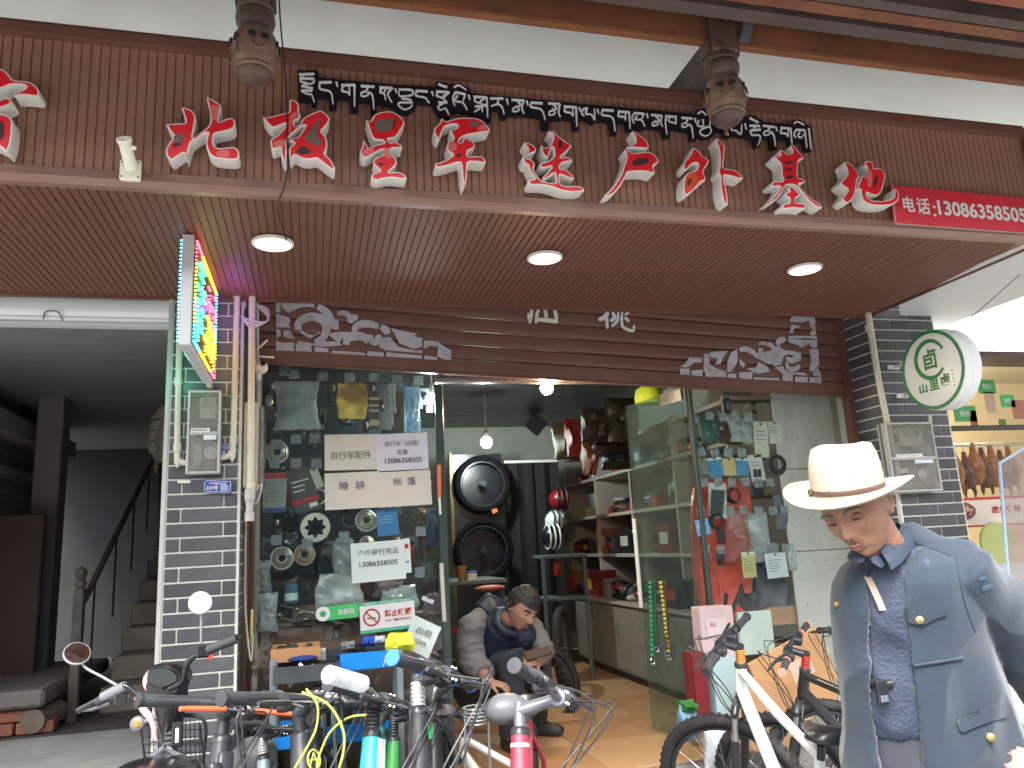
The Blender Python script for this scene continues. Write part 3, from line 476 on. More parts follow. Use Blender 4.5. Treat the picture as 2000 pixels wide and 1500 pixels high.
# ---------------------------------------------------------------- pillars, shutters, stair entrance
M_tilek = [mat('dark_tile_%s' % c, col, .38, var=.12, scale=9, dirt=(.22, .22, .22), dscale=6, damt=.22) for c, col in zip('abc', ((.075, .078, .088), (.09, .092, .10), (.064, .066, .074)))]
M_gr = mat('white_grout', (.66, .66, .60), .8, var=.06)
_bm = {}
def bricks(t, o, ud, nd, L_, z0, z1, rows=None, flip=0):
    """running-bond tiles on a face: o corner at z=0, ud along, nd outward, L_ face length"""
    pitch = .0655; rn = 0; z = z0
    while z + .058 < z1:
        x = .010; k = 0; ph = (rn + flip) % 2
        full = L_ - .02
        cuts = [.0, .062, full] if ph else [.0, full - .062, full]
        if L_ > .36: cuts = [0, .12, .37, full] if ph else [0, .25, full]
        if L_ < .27: cuts = [0, full]
        for a, b in zip(cuts, cuts[1:]):
            w = b - a - .008
            if w < .015: continue
            key = (round(w, 3), R.randrange(3))
            if key not in _bm: _bm[key] = MB().bbox((0, 0, 0), (key[0], .009, .056), None, .0022).mesh('tile', M_tilek[key[1]])
            b_ = obj('tile', _bm[key], t)
            p = V(o) + V(ud) * (.014 + a) + V((0, 0, z + .004)) + V(nd) * .0005
            mm = Matrix((V(ud), -V(nd) if V(ud).cross(-V(nd)).z > 0 else V(nd), Z_)).transposed().to_4x4()
            if V(ud).cross(-V(nd)).z > 0: p = p + V(nd) * .007
            b_.matrix_basis = Matrix.Translation(p) @ mm
        z += pitch; rn += 1
PX0, PX1 = -.652, -.325
lp = thing('tiled_pillar', 'dark grey tiled pillar with white joints between the stair entrance and the shop', 'pillar', (-.49, 3.9, 0))
MB().box((PX0, 3.8, 0), (PX1, 4.6, 2.95)).build('core', M_gr, lp)
MB().box((PX0 - .012, 3.792, .3), (PX0 + .006, 3.83, 2.8)).build('corner_strip', mat('strip_grey', (.5, .5, .48), .5), lp)
bricks(lp, (PX0, 3.8, 0), (1, 0, 0), (0, -1, 0), PX1 - PX0, .35, 2.95)
bricks(lp, (PX1, 3.8, 0), (0, 1, 0), (1, 0, 0), .30, .35, 2.95)
for i in (3, ): pass
rp = thing('tiled_pillar', 'dark grey tiled pillar with white joints between the shop and the neighbouring food shop', 'pillar', (3.5, 3.9, 0))
RX0, RX1 = 3.27, 3.72
MB().box((RX0, 3.78, 0), (RX1, 4.6, 2.95)).build('core', M_gr, rp)
bricks(rp, (RX0, 3.78, 0), (1, 0, 0), (0, -1, 0), RX1 - RX0, .35, 2.95, flip=1)
bricks(rp, (RX0, 3.78 + .27, 0), (0, -1, 0), (-1, 0, 0), .26, .35, 2.95)
# ---- painted roller shutter, hanging slightly askew
M_sh = mat('shutter_brown', (.165, .074, .056), .42, var=.1, scale=1.2, dirt=(.17, .12, .10), dscale=2.5, damt=.4)
M_st = mat('stencil_white', (.50, .50, .55), .7, var=.08, dirt=(.2, .12, .11), dscale=14, damt=.5)
sh = thing('roller_shutter', 'half open brown roller shutter with white stencilled scrolls above the shop entrance', 'shutter', (1.4, 4.08, 2.4))
YS = 4.06
c0, c1 = onY(500, 706, YS), onY(1640, 772, YS)     # bottom edge of the shutter
bz = lambda x: c0.z + (c1.z - c0.z) * (x - c0.x) / (c1.x - c0.x)
sx0, sx1 = -.30, 3.225
prof = [(0, 0), (.008, .003), (.0115, .010), (.0125, .030), (.0115, .052), (.006, .0575), (0, .060)]
k = 0
def slat(z_off, h, name, m):
    sc = h / .060; rgs = []
    for x in (sx0, sx1):
        rgs.append([V((x, YS - y, bz(x) + z_off + z * sc)) for y, z in prof] + [V((x, YS + .006, bz(x) + z_off + z * sc)) for y, z in prof[::-1]])
    return MB().rings(rgs).build(name, m, sh, 25)
mb = MB(); rg = []
for x in (sx0 + .002, sx1 - .002): rg.append([V((x, YS + a, bz(x) + b)) for a, b in ((.01, 0), (-.014, 0), (-.016, .006), (-.016, .075), (.01, .078))])
mb.rings(rg).build('bottom_bar', M_sh, sh, 25)
mb = MB(); rg = []
for x in (sx0 + .002, sx1 - .002): rg.append([V((x, YS + a, bz(x) + b)) for a, b in ((.012, -.012), (-.022, -.012), (-.022, .0), (.012, .0))])
mb.rings(rg).build('rubber_lip', M_br2, sh)
for i in range(9): slat(.08 + i * .082, .080, 'slat', M_sh)
mb = MB().box((sx0 - .03, YS - .035, FL), (sx0 - .004, YS + .03, 2.86)); mb.build('guide_rail', M_br2, sh)
MB().box((sx1 + .004, YS - .035, 0), (sx1 + .042, YS + .03, 2.86)).build('guide_rail', M_br2, sh)
# stencil scrolls: wide ribbons and plates of white paint on the slats
def paint(lst, o_, k_, y, m, par, name='stencil_paint'):
    mb = MB(); q = 0
    for s_ in lst:
        kind, w, *v = s_.split(); v = list(map(float, v)); pts = [onY(o_[0] + v[i] / k_, o_[1] + v[i + 1] / k_, YS - .016) for i in range(0, len(v), 2)]
        q += 1; yy = y - .00008 * q
        if kind == 'P': mb.prism([V((p.x, yy, p.z)) for p in pts], (0, .0006, 0))
        else:
            ww = float(w) / k_ * .0033
            if len(pts) > 2: pts = spline(pts, 5)
            L_ = []; R2 = []; n_ = len(pts)
            for i in range(n_):
                t = (pts[min(i + 1, n_ - 1)] - pts[max(i - 1, 0)]).normalized(); s2 = V((-t.z, 0, t.x)); f_ = .62 + .38 * sin(pi * (i + .5) / n_)
                L_.append(pts[i] + s2 * ww / 2 * f_); R2.append(pts[i] - s2 * ww / 2 * f_)
            mb.prism([V((p.x, yy, p.z)) for p in L_ + R2[::-1]], (0, .0006, 0))
    mb.build(name, m, par)
ZA = ((480, 560), 4.762)
LEFT = ["P 0 275 120 450 135 635 155 640 195 570 185 500 195 440 225 400 245 350 205 320 150 322 240 280 235", "P 0 282 250 400 285 415 320 400 360 420 380 282 375",
 "R 60 665 185 720 210 780 275 800 330", "R 70 490 400 490 340 540 300 620 280 700 300 745 350 750 400 720 470 650 520", "P 0 500 395 570 440 640 455 690 410 680 440 620 470 595 480 520 440",
 "P 0 770 290 865 310 865 400 780 390", "P 0 282 390 320 400 330 450 290 480", "P 0 345 420 400 400 455 480 400 480 350 460", "R 44 850 250 900 245 940 255 985 300 950 325", "R 60 960 330 1000 290 1040 300",
 "R 62 1005 420 1030 370 1090 345 1170 350 1235 375", "R 60 1255 370 1300 400 1320 440", "P 0 760 440 860 420 990 420 960 450 900 480 870 520 820 490", "P 0 280 500 330 520 450 520 450 600 280 595",
 "P 0 465 530 610 540 615 605 465 600", "P 0 640 560 770 575 770 610 640 605", "P 0 800 595 1000 605 1110 615 1110 638 800 620", "R 70 930 540 950 480 1020 460 1100 470 1140 520", "P 0 480 500 620 530 720 510 860 510 900 545 700 560 600 540 480 530",
 "P 0 1130 600 1280 610 1285 650 1130 640", "R 56 1160 500 1200 520 1235 480 1220 450", "P 0 1080 440 1180 450 1190 490 1150 490", "P 0 1350 385 1450 410 1600 440 1560 460 1640 480 1640 560 1560 580 1500 555 1430 530 1400 470", "P 0 1240 480 1340 470 1420 560 1560 590 1640 590 1640 620 1300 590 1240 560",
 "P 0 1655 500 1780 510 1850 560 1910 590 1910 680 1850 680 1780 650 1790 560 1720 550 1655 580", "P 0 1305 610 1640 640 1640 670 1305 650", "P 0 1660 640 1780 655 1780 680 1660 675"]
RIGHT = ["P 0 1230 290 1450 290 1470 350 1440 350 1400 330 1330 350 1210 340", "P 0 1400 290 1450 290 1470 470 1430 480 1400 450 1440 420 1410 380", "P 0 1225 370 1300 380 1310 400 1250 410 1250 450 1200 450 1220 420", "P 0 1200 480 1380 480 1470 480 1480 520 1400 500 1200 510",
 "R 60 1090 570 1110 530 1170 510", "P 0 1195 510 1480 525 1480 590 1440 600 1400 560 1330 600 1290 570 1195 540", "R 36 910 560 960 550 980 570", "P 0 900 600 940 600 960 640 1030 620 1030 760 970 740 880 690 905 640", "R 48 990 560 1030 570 1050 600", "P 0 1030 590 1110 580 1160 620 1250 630 1330 650 1300 690 1200 660 1150 680 1130 760 1060 780 1030 740",
 "R 60 1180 690 1220 720 1290 700 1310 670", "R 50 1180 740 1200 800 1270 800 1310 770", "P 0 1400 610 1490 610 1500 760 1440 830 1400 820 1420 720", "R 56 720 620 780 610 850 640 900 690", "P 0 640 640 700 610 700 740 640 830 600 830 600 740", "P 0 720 700 780 760 760 790 720 760",
 "P 0 430 640 610 625 560 690 540 750 480 760 510 700 430 690", "P 0 370 660 420 650 430 760 500 800 600 830 370 830", "P 0 230 690 355 695 355 740 280 740 230 780 200 790 140 780 190 750", "P 0 140 800 235 800 235 865 140 855", "P 0 250 820 360 810 360 875 250 865", "P 0 385 820 590 840 590 885 385 875",
 "P 0 605 850 690 850 690 895 605 885", "P 0 715 840 850 830 840 905 715 895", "P 0 860 885 1110 895 1110 915 860 905", "P 0 780 800 880 790 900 740 980 770 1020 830 900 850", "P 0 1140 850 1240 850 1240 925 1140 915", "P 0 1060 790 1140 770 1180 830 1360 840 1380 870 1140 850", "P 0 1260 880 1385 880 1385 935 1260 930", "P 0 1400 890 1515 880 1520 945 1400 935", "P 0 1440 840 1480 790 1510 840 1515 880 1440 870"]
paint(LEFT, ZA[0], ZA[1], YS - .0165, M_st, sh); paint(RIGHT, (1300, 560), 5, YS - .0165, M_st, sh)
M_st2 = mat('stencil_bright', (.74, .74, .74), .6, var=.04)
MID = ["R 30 685 200 690 260 670 360", "R 30 770 205 745 260 735 360", "R 36 820 205 835 300", "R 36 905 205 925 260 935 355", "R 34 650 275 700 275", "R 40 735 320 860 330 945 345", "R 50 650 300 690 300",
       "R 44 1440 250 1400 300 1345 325", "R 30 1420 250 1425 330 1430 410", "R 40 1480 250 1500 300 1460 340", "R 26 1535 245 1530 330 1470 390", "R 30 1575 245 1570 340 1590 400 1680 430 1690 375", "R 34 1600 300 1640 340", "R 26 1640 245 1600 280"]
paint(MID, (900, 560), 5, YS - .0175, M_st2, sh)
# ---- stair entrance on the left
M_st0 = mat('stair_concrete', (.24, .215, .18), .85, var=.2, scale=4, dirt=(.08, .07, .06), damt=.6, bump=.2)
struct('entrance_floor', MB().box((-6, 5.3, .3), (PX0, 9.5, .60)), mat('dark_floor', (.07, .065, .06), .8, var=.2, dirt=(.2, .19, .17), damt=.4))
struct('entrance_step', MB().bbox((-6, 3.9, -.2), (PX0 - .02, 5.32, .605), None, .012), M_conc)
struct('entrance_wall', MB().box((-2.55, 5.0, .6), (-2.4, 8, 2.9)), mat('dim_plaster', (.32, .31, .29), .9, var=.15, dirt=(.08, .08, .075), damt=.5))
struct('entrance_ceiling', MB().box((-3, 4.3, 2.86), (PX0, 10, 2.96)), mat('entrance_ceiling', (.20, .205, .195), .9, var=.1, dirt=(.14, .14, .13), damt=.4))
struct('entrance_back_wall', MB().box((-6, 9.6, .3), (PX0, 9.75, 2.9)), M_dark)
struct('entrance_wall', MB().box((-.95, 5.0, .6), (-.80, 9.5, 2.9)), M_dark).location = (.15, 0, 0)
# long wall of the passage seen at the far left with its ledge and square post
t = thing('passage_post', 'pale square post at the end of the passage wall in the stair entrance', 'post', (-2.15, 6.6, .6))
p = onY(112, 735, 6.6); MB().bbox((p.x - .09, 6.5, .6), (p.x + .09, 6.7, p.z), None, .01).build('post', mat('post_plaster', (.16, .15, .14), .85, dirt=(.12, .12, .11), damt=.5), t)
single('leaning_board', MB().bbox((onY(-60, 955, 6.3).x, 6.25, .6), (onY(95, 975, 6.3).x, 6.3, 1.95), None, .01), mat('brown_panel', (.06, .03, .022), .6, var=.2), 'dark brown wooden board leaning at the left side of the passage', 'board')
for i, (z, h) in enumerate(((2.55, .16), (2.3, .05))):
    single('ceiling_beam' if i == 0 else 'wall_ledge', MB().bbox((-2.4, 4.9, z), (-2.16 - i * .1, 8, z + h), None, .01), mat('dim_plaster2', (.26, .25, .24), .9, var=.1), ('square concrete beam along the passage ceiling', 'narrow concrete ledge under the passage beam')[i], ('beam', 'ledge')[i])
for i in range(2):
    single('slack_cable', MB().tube(spline([(-2.13, 5.1, 2.4 - .1 * i), (-2.13, 5.6, 2.22 - .1 * i), (-2.13, 6.1, 2.22 - .1 * i), (-2.1, 6.5, 2.20 - .1 * i)], 6), .008, 6), mat('dusty_cable', (.10, .09, .085), .8), ('upper slack cable on the passage wall', 'lower slack cable on the passage wall')[i], 'cable')
# stairs, each step a piece
st = thing('staircase', 'dim concrete staircase rising behind the left pillar', 'staircase', (-1.1, 6, .6))
for i in range(12):
    MB().bbox((-1.36, 5.9 + .27 * i, .6 + (.165 * i if i else 0)), (-.82, 5.9 + .27 * (i + 1.05), .6 + .165 * (i + 1)), None, .012).build('step', M_st0, st)
rl = thing('stair_railing', 'old wooden newel post and railing beside the dim staircase', 'railing', (-1.45, 5.75, .6))
M_rail = mat('old_rail', (.10, .085, .07), .7, var=.25, bump=.2)
MB().bbox((-1.50, 5.70, .6), (-1.44, 5.76, 1.42), None, .006).lathe([(.02, 0), (.035, .02), (.035, .045), (.022, .06), (.04, .09), (.03, .125), (.001, .14)], (-1.47, 5.73, 1.42), Z_, 14).build('newel_post', M_rail, rl)
MB().tube([(-1.45, 5.76, 1.34), (-1.42, 8.7, 3.1)], .022, 8).build('handrail', M_rail, rl)
for i in range(5): MB().tube([(-1.45, 6.0 + i * .55, .85 + i * .33), (-1.45, 6.0 + i * .55, 1.46 + i * .33)], .008, 6).build('baluster', mat('dark_iron', (.02, .02, .02), .6), rl)
# slab on red bricks at the far left
sl = thing('raised_slab', 'rough concrete slab resting on red bricks at the left edge', 'slab', (-2.0, 5.5, .6))
MB().bbox((-3.2, 5.35, .76), (-1.53, 6.9, .86), None, .02).build('slab', mat('rough_slab', (.16, .15, .14), .9, var=.2, bump=.8, bscale=25, dirt=(.1, .09, .08), damt=.5), sl)
M_rb = mat('red_brick', (.26, .10, .065), .85, var=.2, scale=8, bump=.3)
for r_ in range(2):
    for i in range(5): MB().bbox((-2.55 + i * .215 - r_ * .1, 5.42, .607 + r_ * .075), (-2.35 + i * .215 - r_ * .1, 5.52, .674 + r_ * .075), None, .006).build('brick', M_rb, sl)
single('cut_log', MB().lathe([(.001, 0), (.07, .002), (.072, .3), (.001, .302)], (-1.60, 5.40, .68), (.15, 1, 0), 14), mat('log_end', (.16, .13, .10), .9, var=.25, bump=.3), 'short cut log lying beside the bricks under the slab', 'log')
# silver roller shutter box over the entrance
rs = thing('rolled_shutter', 'silver rolled up shutter over the stair entrance', 'shutter', (-1.7, 4.0, 2.7))
za, zb = onY(100, 568, 4.02).z, onY(100, 598, 4.02).z
M_sil = mat('brushed_silver', (.74, .76, .77), .35, metal=.25, var=.05)
MB().lathe([(.001, 0), (.085, 0), (.085, 2.6), (.001, 2.6)], (-3.3, 4.10, za - .075), (1, 0, 0), 28).build('roll', M_sil, rs, 30)
zc = onY(100, 630, 4.02).z
mb = MB(); mb.box((-3.3, 4.06, zc + .012), (-.66, 4.075, za - .12)); mb.build('curtain', mat('grey_shutter', (.36, .38, .37), .5, var=.08, dirt=(.14, .14, .13), damt=.5), rs)
MB().box((-3.3, 4.045, zc - .008), (-.66, 4.09, zc + .012)).build('bottom_bar', M_sil, rs)
MB().box((-3.3, 4.03, zc + .03), (-.66, 4.056, zc + .038)).build('rib', M_sil, rs)
MB().tube(spline([onY(85, 622, 4.03), onY(88, 610, 4.0), onY(102, 607, 4.0), onY(115, 611, 4.0), onY(123, 626, 4.03)], 5), .004, 6).build('pull_handle', mat('steel_dark', (.2, .2, .2), .4, metal=.8), rs)
MB().box((-3.3, 3.80, 2.784), (PX0, 3.82, 2.80)).build('head_trim', M_br2, rs)
# ---- neighbour on the right
M_np = mat('neighbour_panel', (.60, .63, .63), .5, var=.02)
nb = thing('neighbour_canopy', 'pale grey panel soffit of the neighbouring food shop', 'canopy', (4.6, 3.6, 2.8))
MB().add([onZ(1755, 596, 2.80), onZ(2060, 440, 2.80) , onZ(2160, 520, 2.80), onZ(1765, 666, 2.80)], [(0, 1, 2, 3)]).build('soffit_panel', M_np, nb)
pa, pb = onY(1760, 660, 4.0), onY(2100, 520, 4.0)
lb = thing('lit_fascia', 'bright white lit fascia band over the neighbouring shop window', 'light box', (4.5, 4.1, 2.6))
MB().box((3.75, 4.02, onY(2000, 688, 4.02).z), (7, 4.3, 3.6)).build('panel', mat('lit_panel', (.9, .9, .85), .5, var=0, emit=(1, .99, .94), estr=.38), lb)
MB().box((3.75, 4.0, onY(2000, 694, 4.02).z - .012), (7, 4.3, onY(2000, 688, 4.02).z - .002)).build('trim', mat('dark_brown_trim', (.06, .035, .03), .5), lb)
struct('food_shop_back_wall', MB().box((3.8, 6.4, -.1), (9.5, 6.5, 3.2)), mat('cream_wall', (.62, .52, .36), .7, var=.04))
struct('food_shop_ceiling', MB().box((3.75, 4.05, 2.95), (9.5, 6.5, 3.05)), mat('cream_ceiling', (.62, .55, .42), .7))
struct('food_shop_side_wall', MB().box((9.3, 4.1, -.1), (9.5, 6.4, 3.2)), mat('cream_wall', (.62, .52, .36), .7, var=.04))
def lamp(name, p, e, col, r=.05):
    l = bpy.data.objects.new(name, bpy.data.lights.new(name, 'POINT')); C.objects.link(l); l.location = p; l.data.energy = e; l.data.color = col; l.data.shadow_soft_size = r; return l
fl = thing('tube_light', 'warm tube light under the food shop ceiling', 'ceiling light', (5.4, 5.2, 2.9))
MB().box((4.7, 5.17, 2.88), (6.1, 5.23, 2.94)).build('tube', mat('warm_tube', (.9, .85, .7), .5, var=0, emit=(1, .85, .6), estr=3), fl)
lamp('tube_lamp', (5.3, 5.2, 2.75), 26, (1, .84, .60), .25)
# ---------------------------------------------------------------- shopfront glazing
YG = 4.15
G_win = glassmat('window_glass', (.92, .96, .95), 1.0)
G_bag = glassmat('clear_bag', (.86, .9, .9), .8, .12, base=.28, bcol=(.6, .66, .66))
G_bag2 = glassmat('milky_bag', (.7, .76, .76), .8, .15, base=.5, bcol=(.62, .68, .68))
G_tab = glassmat('acrylic_tab', (.75, .8, .8), .8, .05, base=.35, bcol=(.5, .56, .58))
M_steel = mat('steel', (.55, .56, .55), .25, metal=.9, var=.05)
M_blk = mat('black_plastic', (.014, .014, .016), .42, var=.2, scale=20)
M_blk2 = mat('black_satin', (.022, .022, .025), .3, var=.1, scale=20)
M_red = mat('red_plastic', (.50, .03, .025), .35, var=.08)
M_whi = mat('white_plastic', (.72, .73, .72), .4, var=.03)
M_grn = mat('green_print', (.02, .38, .10), .5, var=.05)
M_ink = mat('printed_ink', (.05, .05, .06), .6, var=0)
M_ink2 = mat('grey_ink', (.20, .20, .21), .6, var=0)
M_alu = mat('alloy', (.50, .48, .42), .35, metal=.75, var=.08, scale=25)
def cmat(r, g, b, rough=.55, **k): return mat('card_%d_%d_%d' % (r, g, b), K(r, g, b), rough, var=.06, **k)
sf = thing('shopfront', 'glazed shopfront with an open doorway below the brown shutter', 'shopfront', (1.4, YG, FL))
zt = onY(870, 744, YG).z
MB().bbox((.66, YG - .02, zt - .012), (2.21, YG + .03, zt + .075)).build('door_header', M_steel, sf)
MB().box((-.29, YG, FL), (.655, YG + .010, 2.62)).build('window_pane', G_win, sf)
MB().box((2.215, YG, FL), (3.2, YG + .010, 2.62)).build('window_pane', G_win, sf)
MB().bbox((.656, YG - .012, FL), (.70, YG + .03, 2.44)).build('door_post', mat('dark_green_edge', (.05, .075, .065), .2, var=.1), sf)
MB().bbox((2.195, YG - .012, FL), (2.222, YG + .03, 2.44)).build('door_post', mat('dark_green_edge', (.05, .075, .065), .2), sf)
MB().bbox((-.315, YG - .03, FL), (-.29, YG + .03, 2.62)).build('side_frame', mat('maroon_frame', (.09, .03, .02), .4), sf)
MB().box((-.29, YG - .02, FL - .0), (.66, YG + .03, FL + .06)).build('sill', M_steel, sf)
# open door leaf swung inwards
ha, hb = V((2.17, 4.16, 0)), V((2.04, 4.72, 0)); dz0, dz1 = FL + .02, 2.42
u_ = (hb - ha).normalized(); n_ = V((-u_.y, u_.x, 0))
dl = thing('glass_door', 'frameless glass door swung inwards at the right of the doorway', 'door', (2.0, 4.45, FL))
MB().prism([V((ha.x, ha.y, dz0)), V((hb.x, hb.y, dz0)), V((hb.x, hb.y, dz1)), V((ha.x, ha.y, dz1))], n_ * .012).build('pane', glassmat('door_glass', (.72, .84, .82), 1.0, base=.05, bcol=(.3, .4, .42)), dl)
for z0, z1 in ((dz1 - .07, dz1 + .005), (dz0 - .005, dz0 + .07)):
    MB().prism([V((ha.x, ha.y, z0)), ha + u_ * .2 + Z_ * z0, ha + u_ * .2 + Z_ * z1, V((ha.x, ha.y, z1))], n_ * .02).xf(Matrix.Translation(-n_ * .004)).build('patch_fitting', M_steel, dl)
for sgn in (-1,):
    hp = hb - u_ * .06 + n_ * (.05 * sgn)
    q0 = onY(1238, 1013, hp.y); q1 = onY(1250, 1186, hp.y)
    MB().tube([(q0.x, hp.y, q0.z), (q0.x, hp.y, q1.z)], .013, 10).tube([(q0.x, hp.y, q0.z - .08), (q0.x + .01, hp.y + .06, q0.z - .08)], .007, 6).tube([(q0.x, hp.y, q1.z + .08), (q0.x + .01, hp.y + .06, q1.z + .08)], .007, 6).build('pull_handle', M_whi, dl)
# left door leaf pull handle against the post
t = thing('door_handle_bar', 'slim white pull bar standing by the left door post', 'handle', onY(866, 1220, 4.1))
q0, q1 = onY(862, 1100, 4.08), onY(868, 1214, 4.08); MB().tube([q0, q1], .011, 8).tube([q0 - Z_ * .06, q0 - Z_ * .06 + Y_ * .06], .006, 6).tube([q1 + Z_ * .06, q1 + Z_ * .06 + Y_ * .06], .006, 6).build('bar', mat('aged_white', (.5, .49, .42), .5), t)
# white perforated panel at the right end
pb_ = thing('pegboard', 'tall white perforated panel behind the right end of the window', 'panel', (2.98, 4.2, FL))
for i in range(4):
    z1 = 2.42 - i * .5; MB().bbox((2.79, 4.185, z1 - .496), (3.215, 4.20, z1), None, .003).build('panel', mat('peg_white', (.56, .52, .48), .5, var=.04, dirt=(.45, .42, .39), damt=.3), pb_)
mb = MB()
for i in range(8):
    for j in range(4): mb.lathe([(.004, 0), (.004, .0012)], (2.86 + j * .085, 4.1845, 2.36 - i * .25), (0, -1, 0), 6)
mb.build('hole', M_ink, pb_)
# ---- paper notices
M_pap = mat('cream_paper', (.66, .62, .55), .8, var=.04); M_papl = mat('lilac_paper', (.66, .65, .72), .8, var=.03); M_papw = mat('pale_paper', (.62, .70, .66), .8, var=.04)
def sheet(name, label, cat, px, py, w, h, rot, y, m, th=.0012, curl=0, group=None):
    """sheet of paper or card centred on a picture position; w,h in picture pixels"""
    c = onY(px, py, y); s = (onY(px + 10, py, y) - c).length / 10; a = radians(rot)
    u = V((cos(a), 0, sin(a))); v = V((-sin(a), 0, cos(a))); t = thing(name, label, cat, c - Z_ * (h * s / 2), group)
    n = 6; mb = MB(); rg = []
    for i in range(n + 1):
        f = i / n - .5; dy = -curl * (4 * f * f)
        rg.append([c + u * (f * w * s) + v * (-h * s / 2) + V((0, dy, 0)), c + u * (f * w * s) + v * (h * s / 2) + V((0, dy * .4, 0)), c + u * (f * w * s) + v * (h * s / 2) + V((0, dy * .4 + th, 0)), c + u * (f * w * s) + v * (-h * s / 2) + V((0, dy + th, 0))])
    mb.rings(rg); mb.build('sheet', m, t)
    return t, c, u, v, s
def prt(t, c, u, v, s, txt, dx, dy, w, h, m, bold=.01, off=.0035): return text(t, txt, c + u * (dx * s) - v * (dy * s), u, v, w * s, h * s, m, 'lettering', bold, off)
def band(t, c, u, v, s, dx, dy, w, h, m, name='band', off=.002):
    p = c + u * (dx * s) - v * (dy * s) + V((0, -off, 0)); a = u * (w * s / 2); b = v * (h * s / 2)
    return MB().prism([p - a - b, p + a - b, p + a + b, p - a + b], (0, .0008, 0)).build(name, m, t)
yo = YG - .006
k = sheet('paper_notice', 'cream notice reading bicycle parts, upper left of the four taped sheets', 'notice', 687, 883, 105, 71, 0, yo, M_pap, curl=.002, group='cream and lilac notices on the left window'); prt(*k, '自行车配件', -1, 6, 78, 16, M_ink2)
k = sheet('paper_notice', 'lilac notice with the phone number, upper right of the four taped sheets', 'notice', 786, 882, 100, 72, 1.5, yo - .002, M_papl, curl=.002, group='cream and lilac notices on the left window'); prt(*k, '自行车（出租）', 0, -16, 66, 11, M_ink2); prt(*k, '出售', 0, 1, 20, 11, M_ink2); prt(*k, '13086358505', 1, 17, 72, 10, M_ink)
k = sheet('paper_notice', 'cream notice reading sleeping bags, lower left of the four taped sheets', 'notice', 688, 958, 106, 72, 1, yo, M_pap, curl=.002, group='cream and lilac notices on the left window'); prt(*k, '睡  袋', 0, -10, 50, 17, M_ink2)
k = sheet('paper_notice', 'cream notice reading tents, lower right of the four taped sheets', 'notice', 791, 954, 103, 68, 1.5, yo - .001, M_pap, curl=.002, group='cream and lilac notices on the left window'); prt(*k, '帐  篷', 0, -14, 44, 16, M_ink2)
k = sheet('paper_notice', 'pale green notice for riding gear hung lower on the left window', 'notice', 739, 1096, 105, 76, 2, yo, M_papw, curl=.004); prt(*k, '户外骑行用品', 0, -18, 80, 13, M_ink2); prt(*k, '13086358505', 0, 4, 74, 10, M_ink)
k = sheet('striped_strip', 'narrow pale strip with coloured squares beside the riding gear notice', 'strip', 795, 1085, 14, 66, 2, yo + .001, M_papw); band(*k, 0, -18, 7, 9, M_red, 'square'); band(*k, 0, 12, 7, 3, cmat(60, 130, 190), 'square')
k = sheet('smoking_sign', 'no smoking sign with a red ring and green bands on the window', 'sign', 757, 1202, 107, 58, 2.5, yo - .001, M_whi)
band(*k, 0, -26, 107, 6, cmat(60, 160, 120)); band(*k, 0, 26, 107, 6, cmat(70, 180, 140)); prt(*k, '禁止吸烟', 20, -4, 52, 14, M_red, .03); prt(*k, 'NO SMOKING', 20, 9, 50, 5, M_red); prt(*k, '严禁烟火 请勿吸烟 严禁烟火', 0, -26, 96, 4, M_whi)
t, c, u, v, s = k; cc = c + u * (-31 * s) + V((0, -.003, 0)); MB().torus(cc, Y_, 15 * s, 1.5 * s, 28, 4).build('ring', M_red, t)
MB().prism([cc - u * (11 * s) + v * (9 * s), cc - u * (9 * s) + v * (11 * s), cc + u * (11 * s) - v * (9 * s), cc + u * (9 * s) - v * (11 * s)], (0, -.0008, 0)).build('slash', M_red, t)
MB().prism([cc - u * (9 * s) - v * (3 * s), cc - u * (9 * s), cc + u * (8 * s), cc + u * (8 * s) - v * (3 * s)], (0, .0004, 0)).build('cigarette', M_grn, t)
k = sheet('payment_sticker', 'green payment sticker with a white round badge on the window', 'sticker', 668, 1195, 64, 27, 2, yo, mat('pay_green', (.06, .50, .14), .4), ); prt(*k, '收款码', 8, 0, 32, 12, M_whi)
t, c, u, v, s = k; cc = c - u * (37 * s) + V((0, -.002, 0)); MB().lathe([(14 * s, 0), (14 * s, .001)], cc, (0, -1, 0), 24).build('badge', M_whi, t); MB().lathe([(6 * s, .0012), (6 * s, .0018)], cc, (0, -1, 0), 16).build('badge_mark', M_grn, t)
t, c, u, v, s = sheet('loose_poster', 'large crumpled white sheet with grey writing leaning at the window corner', 'poster', 822, 1243, 58, 62, -28, 4.0, M_papw, curl=.03); prt(t, c, u, v, s, '出租', 2, -10, 32, 14, M_ink2, off=.012); prt(t, c, u, v, s, '8505', 2, 10, 26, 9, M_ink2, off=.014)
